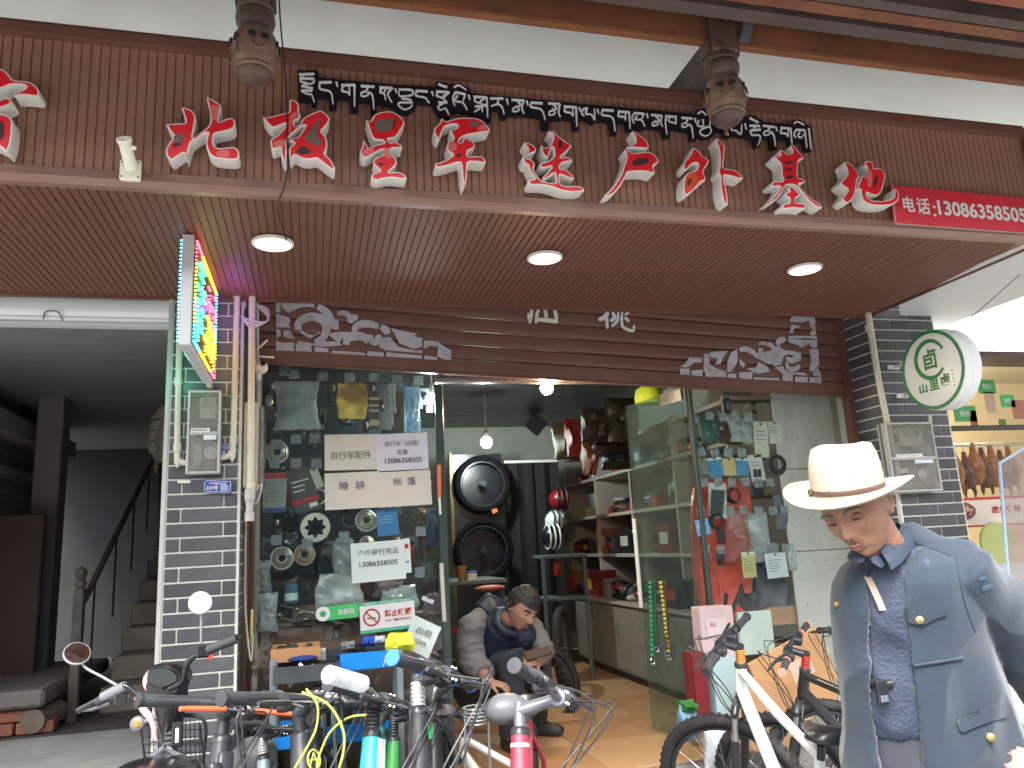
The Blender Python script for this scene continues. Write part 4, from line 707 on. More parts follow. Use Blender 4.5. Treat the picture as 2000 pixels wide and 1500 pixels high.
# ---- hanging stock
def hook_tab(px, py, y=YG + .016, lab='small square acrylic hook tab on the window glass'):
    c = onY(px, py, y); t = thing('hook_tab', lab, 'hook', c - Z_ * .03, 'square acrylic hook tabs stuck to the windows')
    MB().bbox(c - V((.027, .0015, .026)), c + V((.027, .0015, .026)), None, .001).build('tab', G_tab, t)
    MB().tube([c + V((0, .002, .008)), c + V((0, .03, .006)), c + V((0, .034, .014))], .0025, 5).build('hook', M_whi, t)
def gear(px, py, r, y, lab, m, hole=.3, teeth=28, star=0):
    c = onY(px, py, y); s = (onY(px + 10, py, y) - c).length / 10; R_ = r * s; out = []
    for i in range(teeth * 2): a = pi * i / teeth; rr = R_ * (1 if i % 2 else .93); out.append((rr * cos(a), rr * sin(a)))
    inn = []
    nh = 40
    for i in range(nh):
        a = 2 * pi * i / nh; rr = R_ * hole * (1 + (.16 * cos(8 * a) if star else 0)); inn.append((rr * cos(a), rr * sin(a)))
    t = thing('sprocket', lab, 'sprocket', c - Z_ * R_, 'toothed bicycle sprockets hanging in the left window')
    n = len(out); mb = MB(); fr = []; bk = []
    inn2 = [(R_ * hole * (1 + (.16 * cos(8 * 2 * pi * i / n) if star else 0)) * cos(2 * pi * i / n), R_ * hole * (1 + (.16 * cos(8 * 2 * pi * i / n) if star else 0)) * sin(2 * pi * i / n)) for i in range(n)]
    for yy in (-.0015, .0015):
        fr.append([c + V((a, yy, b)) for a, b in out]); fr.append([c + V((a, yy, b)) for a, b in inn2])
    o0, i0, o1, i1 = fr; mb.rings([i0, o0, o1, i1, [v.copy() for v in i0]], False, False); mb.build('ring', m, t)
    if not star:
        for f, h in ((.78, .004), (.62, .008), (.48, .012)): MB().torus(c + V((0, -h, 0)), Y_, R_ * f, R_ * .07, teeth, 4).build('inner_ring', m, t)
        for i in range(6): a = i * pi / 3; MB().box((-.002, -.014, R_ * hole), (.002, -.002, R_ * .7), Matrix.Translation(c) @ Matrix.Rotation(a, 4, 'Y')).build('arm', m, t)
    return t
def pack(px, py, w, h, rot, y, lab, body, top=None, bot=None, lines=0, prod=None, cat='packet', name='hanging_packet', grp=None, linem=None):
    t, c, u, v, s = sheet(name, lab, cat, px, py, w, h, rot, y, body, th=.004, group=grp)
    if top: band(t, c, u, v, s, 0, -h * .42, w, h * .13, top, 'header')
    if bot: band(t, c, u, v, s, 0, h * .44, w, h * .12, bot, 'footer')
    MB().lathe([(2.2 * s, 0), (2.2 * s, .0008)], c + v * (h * .43 * s) + V((0, -.003, 0)), (0, -1, 0), 8).build('hang_hole', M_ink, t)
    for i in range(lines):
        ww = w * R.uniform(.35, .7); band(t, c, u, v, s, -w * .38 + ww / 2, -h * .22 + i * h * .11, ww, max(1.2, h * .025), linem or M_ink2, 'print_line')
    if prod:
        for i in range(prod): MB().bbox(c + V((-.3 * w * s + i * .3 * w * s, -.014, -.35 * h * s)), c + V((-.08 * w * s + i * .3 * w * s, -.002, -.05 * h * s)), None, .004).build('product', M_blk, t)
    return t
def bag(px, py, w, h, y, lab, m, cat='plastic bag', seed=1, dep=.03, inner=None, grp=None, name='hanging_bag'):
    """crinkled soft bag"""
    c = onY(px, py, y); s = (onY(px + 10, py, y) - c).length / 10; W_ = w * s / 2; H_ = h * s / 2
    t = thing(name, lab, cat, c - Z_ * H_, grp); N = 9; rg = []
    for i in range(N + 1):
        f = i / N; z = -H_ + 2 * H_ * f; ww = W_ * (1 + .10 * sin(f * 5 + seed)) * (1 if f < .9 else .95); dd = dep * sin(pi * min(1, f * 1.02 + .06)) + .002; ring = []
        for j in range(18):
            a = 2 * pi * j / 18; q = noise.noise(V((cos(a) * 2 + seed * 3.1, sin(a) * 2, f * 4 + seed)))
            ring.append(c + V((cos(a) * ww * (1 + q * .12), sin(a) * dd * (1 + q * 1.1), z + q * .012)))
        rg.append(ring)
    MB().rings(rg).build('bag', m, t, 50)
    if inner: MB().ball(c + V((0, 0, -H_ * .2)), 1, 10, (W_ * .6, dep * .6, H_ * .55)).build('contents', inner, t, 60)
    return t
M_gold = mat('gold_foil', (.72, .52, .14), .28, metal=.7, var=.15, scale=14, bump=.6, bscale=18)
for px, py in ((574, 731), (630, 735), (683, 737), (775, 742), (817, 743), (578, 858), (614, 856), (540, 868), (535, 905), (578, 905), (618, 905), (540, 1055), (600, 1062), (672, 1048), (822, 1038), (820, 1118), (556, 700 + 25)): hook_tab(px, py)
hook_tab(731, 737)
bag(580, 792, 84, 100, 4.20, 'grey-green bag of gloves at the top left of the window', G_bag2, inner=mat('grey_green_cloth', (.18, .22, .19), .8), seed=2)
bag(688, 783, 56, 72, 4.19, 'shiny gold foil bag near the top of the left window', M_gold, 'foil bag', seed=5, dep=.018)
t = pack(731, 800, 20, 78, 0, 4.20, 'tall narrow brown striped card right of the gold bag', cmat(90, 78, 70)); c = onY(731, 800, 4.195); s = .0028
for dz in (-22, -8, 2, 26): band(t, c, X_, Z_, s, 0, dz, 19, 5 if dz != 26 else 12, cmat(190, 180, 150), 'stripe')
pack(757, 800, 14, 80, 0, 4.21, 'tall pale grey card between the striped card and brown strap', cmat(150, 150, 150))
pack(779, 805, 20, 85, 0, 4.21, 'long olive brown strap hanging in front of the window', cmat(80, 68, 45))
bag(766, 778, 15, 60, 4.19, 'thin clear bag with a white cable tie left of the brown strap', G_bag, seed=8)
bag(806, 800, 28, 90, 4.24, 'hazy blue clear bag by the left door post', glassmat('blue_haze', (.5, .66, .75), .8, .1, base=.45, bcol=(.38, .52, .62)), seed=9)
gear(541, 883, 24, 4.20, 'pale sprocket at the far left, with a twig across it', M_alu); MB()
gear(616, 1030, 30, 4.19, 'largest open chainring with a star shaped centre', mat('chainring', (.60, .58, .48), .4, metal=.4, var=.06), .6, 40, 1)
gear(716, 1016, 23, 4.20, 'pale cassette sprocket left of the blue card', M_alu)
gear(551, 1090, 24, 4.19, 'round pale cassette sprocket low at the left', M_alu); gear(595, 1083, 22, 4.20, 'brownish cassette sprocket beside the low left one', mat('brown_alloy', (.42, .34, .25), .45, metal=.5, var=.15))
gear(822, 1006, 15, 4.20, 'small dark bronze sprocket near the door post', mat('bronze', (.20, .15, .09), .4, metal=.6)); gear(717, 1062, 16, 4.22, 'sprocket half hidden behind the riding gear notice', M_alu)
gear(683, 1016, 15, 4.21, 'thin black ring sprocket beside the pale cassette', mat('dark_ring', (.09, .09, .09), .4, metal=.5), .8, 30, 1)
pack(536, 962, 46, 80, -1, 4.20, 'grey card with red header and blue footer at the left', cmat(150, 160, 150), cmat(190, 45, 60), cmat(60, 80, 140), 5)
t = pack(592, 957, 50, 88, 14, 4.19, 'dark tilted card with a red stripe below its pictures', cmat(72, 72, 68), None, None, 3, None, linem=M_whi); c = onY(592, 957, 4.186); a = radians(14); band(t, c, V((cos(a), 0, sin(a))), V((-sin(a), 0, cos(a))), .0028, 0, 20, 50, 9, cmat(170, 40, 50), 'red_stripe'); band(t, c, V((cos(a), 0, sin(a))), V((-sin(a), 0, cos(a))), .0028, 12, 31, 15, 8, M_whi, 'white_label')
pack(619, 934, 16, 40, 20, 4.185, 'small tilted white tag beside the dark tilted card', cmat(190, 188, 170)); MB()
t = thing('cable_ring', 'thin grey wire ring under the small white tag', 'ring', onY(622, 985, 4.2)); MB().torus(onY(622, 970, 4.2), Y_, .04, .003, 24, 5).build('ring', M_steel, t)
pack(757, 1020, 42, 52, 4, 4.19, 'bright blue card under the taped notices', cmat(60, 125, 180), None, None, 3, linem=cmat(150, 190, 220))
bag(672, 1085, 42, 66, 4.20, 'crumpled clear bag left of the riding gear notice', G_bag, seed=12)
bag(515, 1125, 30, 60, 4.19, 'clear bag with a white strip at the left edge', G_bag, seed=14); bag(522, 1195, 40, 75, 4.20, 'pale rectangular plastic bag at the lower left corner', G_bag2, seed=15)
bag(560, 1060, 40, 40, 4.22, 'dark smoky bag between the sprockets', mat('smoky', (.03, .035, .04), .25), seed=16)
bag(640, 1088, 40, 60, 4.24, 'black pouch with a metal snap near the sprockets', M_blk2, seed=17, cat='pouch'); bag(842, 1030, 24, 70, 4.2, 'dark blue printed sleeve close to the door post', cmat(50, 62, 85), seed=18, cat='sleeve')
bag(838, 1130, 34, 60, 4.2, 'dark packet with small parts under the printed sleeve', M_blk, seed=19); bag(845, 1170, 36, 50, 4.21, 'clear bag of mauve beads near the door post', glassmat('mauve_bag', (.6, .5, .55), .8, .1, base=.4, bcol=(.35, .28, .31)), seed=20)
bag(800, 1086, 20, 40, 4.2, 'small bag with red tips by the sleeve', cmat(130, 40, 42), seed=21)
t = thing('orange_stick', 'orange reflective stick standing by the left door post', 'stick', onY(858, 972, 4.11)); q0, q1 = onY(857, 908, 4.11), onY(858, 972, 4.11); MB().tube([q0, q1], .010, 8).build('stick', mat('orange_reflect', (.75, .16, .06), .4), t); MB().tube([q1, onY(860, 1005, 4.11)], .007, 6).build('tail', M_whi, t)
t = pack(836, 1172, 24, 8, -25, 4.13, 'small white label tilted at the lower window corner', cmat(200, 200, 215))
# goods standing lower in the left window
cb = thing('wooden_cabinet', 'dark brown wooden cabinet behind the lower left window', 'cabinet', (.18, 4.45, FL))
M_cab = mat('cabinet_wood', (.20, .115, .08), .6, var=.2, scale=6, dirt=(.2, .16, .13), dscale=8, damt=.4)
zc = onY(600, 1222, 4.3).z
MB().bbox((-.27, 4.32, FL), (.62, 4.6, zc)).build('body', M_cab, cb); MB().bbox((-.28, 4.30, zc), (.63, 4.6, zc + .025)).build('top', mat('cabinet_top', (.16, .12, .09), .7, var=.3, dirt=(.3, .28, .25), dscale=20, damt=.5), cb)
for i in range(3): MB().bbox((-.25 + i * .29, 4.31, FL + .1), (.02 + i * .29, 4.322, zc - .08)).build('door', M_cab, cb)
single('parts_tray', MB().bbox((-.1, 4.24, zc + .03), (.28, 4.4, zc + .10)), mat('rusty_tray', (.10, .075, .055), .8, var=.4, scale=20), 'rusty tray of small parts on the cabinet', 'tray')
t = thing('spray_can', 'teal and white can standing on the parts tray', 'can', onY(569, 1178, 4.2)); p = onY(569, 1178, 4.2); MB().lathe([(.033, 0), (.033, .085), (.028, .095), (.001, .097)], p, Z_, 18).build('body', cmat(50, 100, 115, .3), t); MB().lathe([(.0336, .015), (.0336, .05)], p, Z_, 18).build('label', cmat(190, 205, 205), t)
bag(662, 1160, 86, 80, 4.22, 'large pale grey plastic helmet bag behind the payment sticker', G_bag2, seed=31, dep=.06); bag(780, 1168, 70, 44, 4.23, 'crumpled cream wrapping above the no smoking sign', G_bag2, seed=32, dep=.05)
bag(760, 1148, 60, 30, 4.27, 'folded mauve cloth below the riding gear notice', cmat(118, 100, 108), 'cloth', seed=33, dep=.05); bag(690, 1135, 60, 56, 4.3, 'maroon and grey folded jacket in the window', cmat(92, 50, 55), 'jacket', seed=34, dep=.05); bag(545, 1150, 70, 60, 4.33, 'black folded bag behind the spray can', M_blk, 'bag', seed=35, dep=.05)
# filler packets deeper in the left window
for i in range(76):
    px, py = R.uniform(515, 840), R.uniform(735, 1150)
    col = R.choice([(42, 46, 52), (58, 62, 66), (36, 52, 62), (30, 32, 36), (72, 84, 88), (52, 70, 60), (96, 100, 98), (44, 40, 44), (130, 134, 130), (70, 96, 110), (120, 60, 56), (110, 120, 96)])
    c = onY(px, py, 4.33 + R.uniform(0, .08)); w, h = R.uniform(.03, .07), R.uniform(.05, .13)
    t = thing('parts_packet', 'small dull packet hanging among others deep in the left window', 'packet', c - Z_ * h, 'dull parts packets deep in the left window')
    MB().bbox(c + V((-w / 2, 0, -h)), c + V((w / 2, .006, 0)), Matrix.Translation(c) @ Matrix.Rotation(R.uniform(-.2, .2), 4, 'Y') @ Matrix.Translation(-c), .001).build('card', cmat(*col), t)
    MB().ball(c + V((0, -.01, -h * .55)), 1, 8, (w * .35, .012, h * .3)).build('product', R.choice([M_blk, M_blk2, M_alu, cmat(110, 110, 105), M_blk]), t, 60)
bk_ = thing('display_board', 'dark board closing the back of the left window display', 'board', (.18, 4.5, zc)); MB().box((-.28, 4.5, zc), (.62, 4.52, 2.7)).build('board', mat('dark_teal_board', (.03, .045, .05), .6, var=.3), bk_)
# ---- right window stock
pack(1487, 858, 27, 62, -3, 4.17, 'tall white card at the upper right of the right window', cmat(205, 205, 190), None, None, 4); pack(1514, 845, 25, 38, -2, 4.175, 'short white printed card next to the pegboard', cmat(205, 205, 192), None, None, 3)
pack(1372, 911, 24, 29, 0, 4.18, 'plain grey card leftmost in the row of five', cmat(120, 120, 118), cmat(190, 160, 90)); pack(1398, 912, 27, 34, 5, 4.175, 'first bright blue card in the row of five', cmat(55, 135, 180), cmat(210, 220, 225)); pack(1425, 912, 25, 30, 0, 4.18, 'cream yellow card between the two blue ones', cmat(205, 180, 125)); pack(1450, 912, 23, 31, -2, 4.175, 'second bright blue card in the row of five', cmat(60, 140, 185), cmat(210, 220, 225)); pack(1478, 914, 27, 46, 5, 4.17, 'white card with two dark glove pictures', cmat(205, 205, 195), None, None, 2, 2)
for px, py in ((1355, 818), (1386, 812), (1412, 815), (1436, 812), (1462, 815), (1370, 884), (1396, 884), (1422, 884), (1449, 884), (1375, 942), (1403, 940), (1430, 943), (1456, 941), (1482, 944), (1505, 942), (1369, 1000), (1426, 997), (1452, 995), (1482, 998), (1510, 998), (1532, 996), (1378, 1073), (1408, 1073), (1488, 1070), (1513, 1070), (1535, 1070)): hook_tab(px, py)
bag(1436, 838, 26, 44, 4.20, 'clear bag hanging above the blue cards', G_bag2, seed=41); bag(1462, 842, 32, 44, 4.21, 'round blue-grey clear bag beside the white card', G_bag2, seed=42); bag(1384, 838, 32, 50, 4.22, 'small bag with green and teal contents', cmat(50, 88, 80), seed=43); bag(1416, 848, 22, 32, 4.22, 'dark bag with an orange tip', cmat(90, 52, 42), seed=44)
t = thing('cable_coil', 'black coiled cable at the right end of the cards', 'cable coil', onY(1517, 925, 4.18)); p = onY(1517, 908, 4.18)
for i in range(4): MB().torus(p + V((R.uniform(-.006, .006), -i * .008, R.uniform(-.006, .006))), Y_, .055 - i * .004, .007, 20, 6).build('coil', M_blk, t)
t = thing('red_sled', 'large glossy red plastic shell behind the right window', 'plastic shell', onY(1410, 1200, 4.28)); rs_ = [onY(x, y, 4.28) for x, y in ((1354, 950), (1378, 936), (1446, 936), (1468, 965), (1466, 1040), (1470, 1110), (1466, 1215), (1366, 1215), (1352, 1060))]
MB().prism(smoothpts(rs_, 2), (0, .03, 0)).build('shell', mat('sled_red', (.72, .08, .045), .25, var=.06, coat=.5), t)
for q in (((1368, 1100), (1400, 1120), (1410, 1190)), ((1385, 960), (1380, 1040), (1390, 1100))): MB().tube(spline([onY(x, y, 4.275) for x, y in q], 6), .006, 6).build('rib', mat('sled_red_hi', (.70, .16, .12), .3), t)
bag(1442, 1045, 50, 90, 4.22, 'pinkish clear bag in front of the red shell', glassmat('pink_bag', (.9, .8, .78), .8, .1, base=.14, bcol=(.65, .42, .38)), seed=45); bag(1482, 1050, 44, 84, 4.23, 'long bluish clear bag right of the red shell', G_bag2, seed=46); bag(1525, 1000, 22, 60, 4.2, 'narrow grey packet of rods by the pegboard', cmat(92, 98, 108), seed=47)
pack(1402, 978, 34, 62, -4, 4.17, 'black phone holder card with a white frame', cmat(190, 195, 190), None, None, 0); 
t = thing('phone_pouch', 'dark grey phone pouch inside the white framed card', 'pouch', onY(1402, 1008, 4.165)); MB().prism([onY(x, y, 4.166) for x, y in ((1390, 956), (1415, 958), (1411, 1006), (1387, 1005))], (0, -.006, 0)).build('pouch', cmat(55, 62, 66), t)
for lab, (x, y, r) in {'looped black brake hose beside the phone card': (1432, 968, .045), 'looped black hose hanging under the phone card': (1399, 1018, .045)}.items():
    t = thing('brake_hose', lab, 'hose', onY(x, y + 30, 4.17)); p = onY(x, y, 4.17)
    for i in range(3): MB().torus(p + V((0, -i * .009, 0)), V((R.uniform(-.2, .2), 1, R.uniform(-.2, .2))), r - i * .005, .006, 20, 6).build('loop', M_blk, t)
    if y > 1000: MB().bbox(p + V((-.01, -.02, -.13)), p + V((.04, 0, -.05)), None, .01).build('lever', M_blk, t)
pack(1373, 1030, 26, 28, 8, 4.16, 'light blue card at the left edge of the red shell', cmat(110, 165, 215), None, None, 3, linem=M_whi); bag(1407, 1090, 14, 24, 4.18, 'small black clip hanging on the red shell', M_blk, 'clip', seed=48, dep=.012)
t = pack(1463, 1103, 26, 44, 0, 4.17, 'yellow labelled blister pack low in the right window', cmat(190, 180, 110), cmat(200, 205, 180), None, 5); pack(1517, 1104, 41, 42, 2, 4.165, 'white instruction card low beside the pegboard', cmat(200, 205, 205), None, None, 5)
bag(1545, 1088, 16, 42, 4.18, 'small oval clear bag against the pegboard', G_bag2, seed=49); bag(1506, 1160, 60, 90, 4.3, 'grey paper wrapped roll behind the right window', cmat(80, 82, 92), 'roll', seed=50, dep=.06); bag(1450, 1160, 44, 100, 4.34, 'black rucksack behind the right window', M_blk, 'rucksack', seed=51, dep=.07)
for i in range(36):
    px, py = R.uniform(1365, 1500), R.uniform(770, 1180); c = onY(px, py, 4.36 + R.uniform(0, .1)); w, h = R.uniform(.03, .08), R.uniform(.05, .13)
    t = thing('parts_packet', 'small dull packet hanging among others deep in the right window', 'packet', c - Z_ * h, 'dull parts packets deep in the right window')
    MB().bbox(c + V((-w / 2, 0, -h)), c + V((w / 2, .006, 0)), None, .001).build('card', cmat(*R.choice([(46, 50, 54), (70, 60, 50), (34, 36, 40), (60, 74, 60), (92, 88, 84), (140, 136, 130), (60, 90, 120)])), t)
    MB().ball(c + V((0, -.01, -h * .55)), 1, 8, (w * .35, .012, h * .3)).build('product', R.choice([M_blk, M_blk2, cmat(110, 110, 105)]), t, 60)
bxm = cmat(172, 128, 88, .8)
def carton(px, py, w, h, y, lab, m, dep=.2, tape=True, rot=0, name='cardboard_box', cat='box'):
    c = onY(px, py, y); s = (onY(px + 10, py, y) - c).length / 10; a, b = w * s / 2, h * s / 2; t = thing(name, lab, cat, c - Z_ * b)
    M_ = Matrix.Translation(c) @ Matrix.Rotation(rot, 4, 'Y'); MB().bbox((-a, 0, -b), (a, dep, b), M_, .004).build('carton', m, t)
    if tape: MB().box((-.02, -.0015, -b), (.02, 0, b), M_).build('tape', cmat(200, 170, 130, .4), t)
    return t, M_, a, b
carton(1532, 1203, 62, 30, 4.22, 'brown cardboard box on the sill of the right window', bxm, .15, False)
# ---- interior fittings
M_ply = mat('shelf_board', (.42, .35, .31), .6, var=.08, scale=3); M_plyd = mat('shelf_inside', (.20, .15, .13), .7, var=.1)
sx = 2.78
shf = thing('shelving_unit', 'tall pale brown shelving along the right wall of the shop', 'shelving', (2.98, 6.4, FL))
MB().box((3.17, 4.75, 1.0), (3.195, 8.35, 2.55)).build('back_panel', M_plyd, shf)
for y in (4.75, 5.6, 6.5, 7.4, 8.32): MB().bbox((sx, y, 1.02), (3.17, y + .03, 2.5), None, .002).build('upright', M_ply, shf)
for z in (1.02, 1.42, 1.80, 2.18, 2.47): MB().bbox((sx - .01, 4.75, z - .03), (3.17, 8.35, z), None, .002).build('shelf', M_ply, shf)
ct = thing('shop_counter', 'low pale cabinet counter along the right side of the shop', 'counter', (2.85, 6, FL))
M_ctr = mat('counter_front', (.28, .25, .23), .5, var=.05, dirt=(.2, .17, .15), damt=.3)
MB().bbox((2.56, 4.9, FL + .07), (3.17, 7.6, 1.0), None, .004).build('body', M_ctr, ct); MB().box((2.60, 4.92, FL), (3.17, 7.58, FL + .07)).build('plinth', mat('plinth_dark', (.07, .06, .05), .7), ct); MB().bbox((2.53, 4.88, 1.0), (3.17, 7.62, 1.02), None, .004).build('top', M_ply, ct)
for i in range(5): MB().bbox((2.552, 4.93 + i * .535, FL + .09), (2.566, 5.45 + i * .535, .98), None, .004).build('door', M_ctr, ct); MB().lathe([(.006, 0), (.009, .02), (.001, .021)], (2.552, 5.38 + i * .535, .80), (-1, 0, 0), 10).build('knob', M_steel, ct) if 0 else MB().tube([(2.535, 5.40 + i * .535, .86), (2.535, 5.40 + i * .535, .74)], .006, 6).build('handle', M_steel, ct)
# goods on shelves
cols = [(60, 62, 66), (30, 30, 34), (120, 40, 38), (140, 92, 60), (170, 165, 155), (58, 74, 92), (92, 96, 72), (26, 28, 30), (36, 38, 42), (150, 60, 40)]
lv = {1.02: 'counter', 1.42: 'lowest shelf', 1.80: 'middle shelf', 2.18: 'upper shelf'}
for z, nm in lv.items():
    y = 4.85
    while y < 8.2:
        w = R.uniform(.12, .3); kd = R.choice('bbsgh'); col = cmat(*R.choice(cols)); h = R.uniform(.08, .27); x0 = sx + .02 + R.uniform(0, .06) if z > 1.1 else 2.62
        grp = 'goods on the ' + nm; pos_ = ('close to the glass door', 'midway along', 'toward the back', 'at the far end')[min(3, int((y - 4.85) / .85))]; p = V((x0 + .13, y + w / 2, z + .001))
        if kd == 'b':
            t = thing('goods_box', 'small box of goods on the ' + nm + ' ' + pos_, 'box', p, grp); MB().bbox((x0, y, z), (x0 + .24, y + w, z + h), None, .004).build('box', col, t); MB().box((x0 - .0015, y + w * .2, z + h * .3), (x0, y + w * .8, z + h * .7)).build('label', cmat(*R.choice([(190, 190, 180), (200, 160, 60), (180, 70, 60)])), t)
        elif kd == 'h':
            t = thing('cycle_helmet', 'vented cycle helmet lying on the ' + nm + ' ' + pos_, 'helmet', p, grp); rg = []
            MB().ball(p + V((0, 0, .02)), 1, 14, (.10, .13, .13)).build('shell', col, t, 60)
            for q in (-.05, 0, .05): MB().torus(p + V((0, q, .02)), Y_, .118, .008, 16, 5, 0, pi, -X_).build('rib', M_blk, t)
        elif kd == 's':
            t = thing('goods_stack', 'loose pile of dark pouches on the ' + nm + ' ' + pos_, 'pouches', p, grp)
            for q in range(4): MB().ball(p + V((R.uniform(-.05, .05), R.uniform(-.06, .06), .03 + q * .035)), 1, 10, (.08, w * .4, .03)).build('pouch', cmat(*R.choice(cols)), t, 60)
        else:
            t = thing('plastic_pack', 'crinkled clear pack on the ' + nm + ' ' + pos_, 'packet', p, grp); rg = []
            for i in range(6): f = i / 5; rg.append([p + V((cos(a * pi / 5) * .08 * (1 + .3 * noise.noise(V((a, i, y)))), sin(a * pi / 5) * w * .4, f * h)) for a in range(10)])
            MB().rings(rg).build('wrap', G_bag, t, 50); MB().ball(p + V((0, 0, h * .4)), 1, 8, (.05, w * .3, h * .35)).build('contents', col, t, 60)
        y += w + R.uniform(.01, .07)
# bags and coats hung above
for i, (px, py, w, h, col, lab) in enumerate(((1105, 860, 50, 70, (78, 76, 58), 'camouflage rucksack hanging at the left of the shelving'), (1122, 855, 34, 70, (110, 30, 36), 'dark red bag hanging above the shelving'), (1150, 890, 26, 70, (110, 66, 40), 'brown tube bag standing on the shelving'), (1195, 870, 70, 40, (60, 45, 38), 'brown duffel bag on top of the shelving'), (1205, 900, 60, 30, (24, 26, 34), 'navy bag on the upper shelf'), (1165, 830, 60, 60, (34, 30, 28), 'dark coat hanging over the shelving'), (1215, 820, 60, 80, (30, 28, 24), 'black coat hanging nearest the glass door'))):
    bag(px, py, w, h, 6.2 - .15 * i, lab, cmat(*col), 'bag', seed=60 + i, dep=.12, name='hanging_bag')
t = thing('lime_hat', 'lime green cap hung above the glass door', 'hat', onY(1268, 790, 4.7)); p = onY(1268, 775, 4.75)
MB().rings([[p + V((cos(a * pi / 8) * .10 * r, sin(a * pi / 8) * .09 * r, z)) for a in range(16)] for r, z in ((1, -.05), (1.02, 0), (.9, .05), (.5, .075), (.05, .08))]).build('crown', mat('lime', (.38, .52, .03), .7, var=.08), t, 60)
# back wall props
pbd = thing('poster_board', 'tall black display board with a wheel picture at the back of the shop', 'display board', (1.75, 7.3, FL)); a0, a1 = onY(882, 888, 7.3), onY(978, 888, 7.3)
MB().box((a0.x, 7.3, FL), (a1.x, 7.34, a0.z)).build('board', mat('gloss_black', (.003, .005, .010), .3, var=.1, coat=.5), pbd); MB().box((a0.x - .03, 7.27, FL), (a0.x, 7.34, a0.z + .02)).build('gilt_edge', mat('gilt', (.09, .065, .025), .4, metal=.4), pbd)
for lab, (x, y, r) in {'upper wheel shown on the black display board': (943, 945, .245), 'lower wheel shown on the black display board': (945, 1075, .26)}.items():
    p = onY(x, y, 7.2); t = thing('bicycle_wheelset', lab, 'wheel', p - Z_ * r)
    MB().torus(p, Y_, r, .028, 40, 8).build('tyre', mat('tyre_black', (.004, .004, .005), .95, var=.2, spec=.1), t, 50); MB().torus(p, Y_, r - .035, .014, 40, 6).build('rim', mat('rim_dim', (.02, .022, .026), .3, metal=.3), t, 50)
    mb = MB(); [mb.tube([p, p + V((cos(q * pi / 12), 0, sin(q * pi / 12))) * (r - .05)], .0012, 4, False) for q in range(24)]; mb.build('spokes', mat('rim_dim', (.02, .022, .026)), t)['kind'] = 'stuff'; MB().lathe([(.03, -.03), (.03, .03)], p, Y_, 12).build('hub', M_blk2, t)
    if y < 1000: MB().prism([onY(q, w_, 7.15) for q, w_ in ((960, 996), (970, 992), (973, 999), (963, 1004))], (0, .004, 0)).build('sticker', mat('sticker_orange', (.7, .12, .03), .5), t)
single('dark_curtain', MB().rings([[V((onY(985, 905, 7.5).x + .04 * i, 7.5 + .03 * sin(i * 1.7), z)) for i in range(15)] + [V((onY(985, 905, 7.5).x + .04 * (14 - i), 7.56 + .03 * sin((14 - i) * 1.7), z)) for i in range(15)] for z in (FL, 1.4, onY(985, 903, 7.5).z)]), mat('dark_cloth', (.012, .013, .010), .9, var=.3), 'dark cloth curtain at the back of the shop', 'curtain', smooth=True)
single('white_rail', MB().bbox(onY(985, 905, 7.45), onY(1090, 897, 7.45) + V((0, .03, 0))), M_whi, 'white rail across the back wall above the curtain', 'rail')
for lab, (x, y, col, y0) in {'red helmet hanging at the end of the shelving': (1092, 975, (120, 25, 30), 7.0), 'white helmet hanging at the end of the shelving': (1085, 1018, (190, 200, 205), 6.9), 'black full face helmet below the white one': (1078, 1048, (28, 32, 36), 6.8)}.items():
    p = onY(x, y, y0); t = thing('cycle_helmet', lab, 'helmet', p - Z_ * .08); MB().ball(p, 1, 14, (.10, .12, .10)).build('shell', cmat(*col, .3), t, 60)
    for q in (-.045, 0, .045): MB().torus(p + V((q, -.01, 0)), X_, .108, .009, 18, 5).build('vent_rib', M_blk if col[0] > 100 else M_whi, t)
sr = thing('side_rack', 'pale blue-grey metal rack at the end of the counter', 'rack', onY(1075, 1160, 6.6)); q = onY(1058, 1085, 6.6)
for dx in (0, .38): MB().bbox((q.x + dx, 6.6, FL), (q.x + dx + .03, 6.63, q.z)).build('post', cmat(88, 100, 100), sr)
for dz in (0, -.36): MB().bbox((q.x, 6.58, q.z + dz - .03), (q.x + .41, 6.9, q.z + dz)).build('shelf', cmat(88, 100, 100), sr)
bag(1088, 1108, 14, 26, 6.7, 'orange bottle on the pale metal rack', cmat(170, 60, 35), 'bottle', seed=90, dep=.04)
tb_ = thing('work_table', 'dark table behind the crouching man', 'table', onY(925, 1145, 6.0)); q = onY(870, 1136, 6.0); q2 = onY(985, 1136, 6.0)
MB().bbox((q.x - .3, 5.9, q.z - .03), (q2.x, 6.6, q.z)).build('table_top', cmat(80, 86, 84), tb_)
for x in (q.x - .25, q2.x - .05): MB().box((x, 5.95, FL), (x + .04, 5.99, q.z - .03)).build('leg', M_blk, tb_)
t = thing('paper_cup', 'brown paper cup on the dark work table', 'cup', onY(903, 1134, 6.0)); MB().lathe([(.03, 0), (.04, .11), (.001, .11)], onY(903, 1134, 6.0), Z_, 14).build('cup', cmat(130, 95, 45), t)
carton(923, 1127, 18, 14, 6.0, 'small pale tissue box with blue top on the work table', cmat(190, 195, 180), .08, False, name='tissue_box')
single('blue_tissue', MB().bbox(onY(915, 1120, 6.0), onY(932, 1115, 6.0) + V((0, .08, 0))), cmat(70, 90, 160), 'blue lid on the tissue box', 'lid')
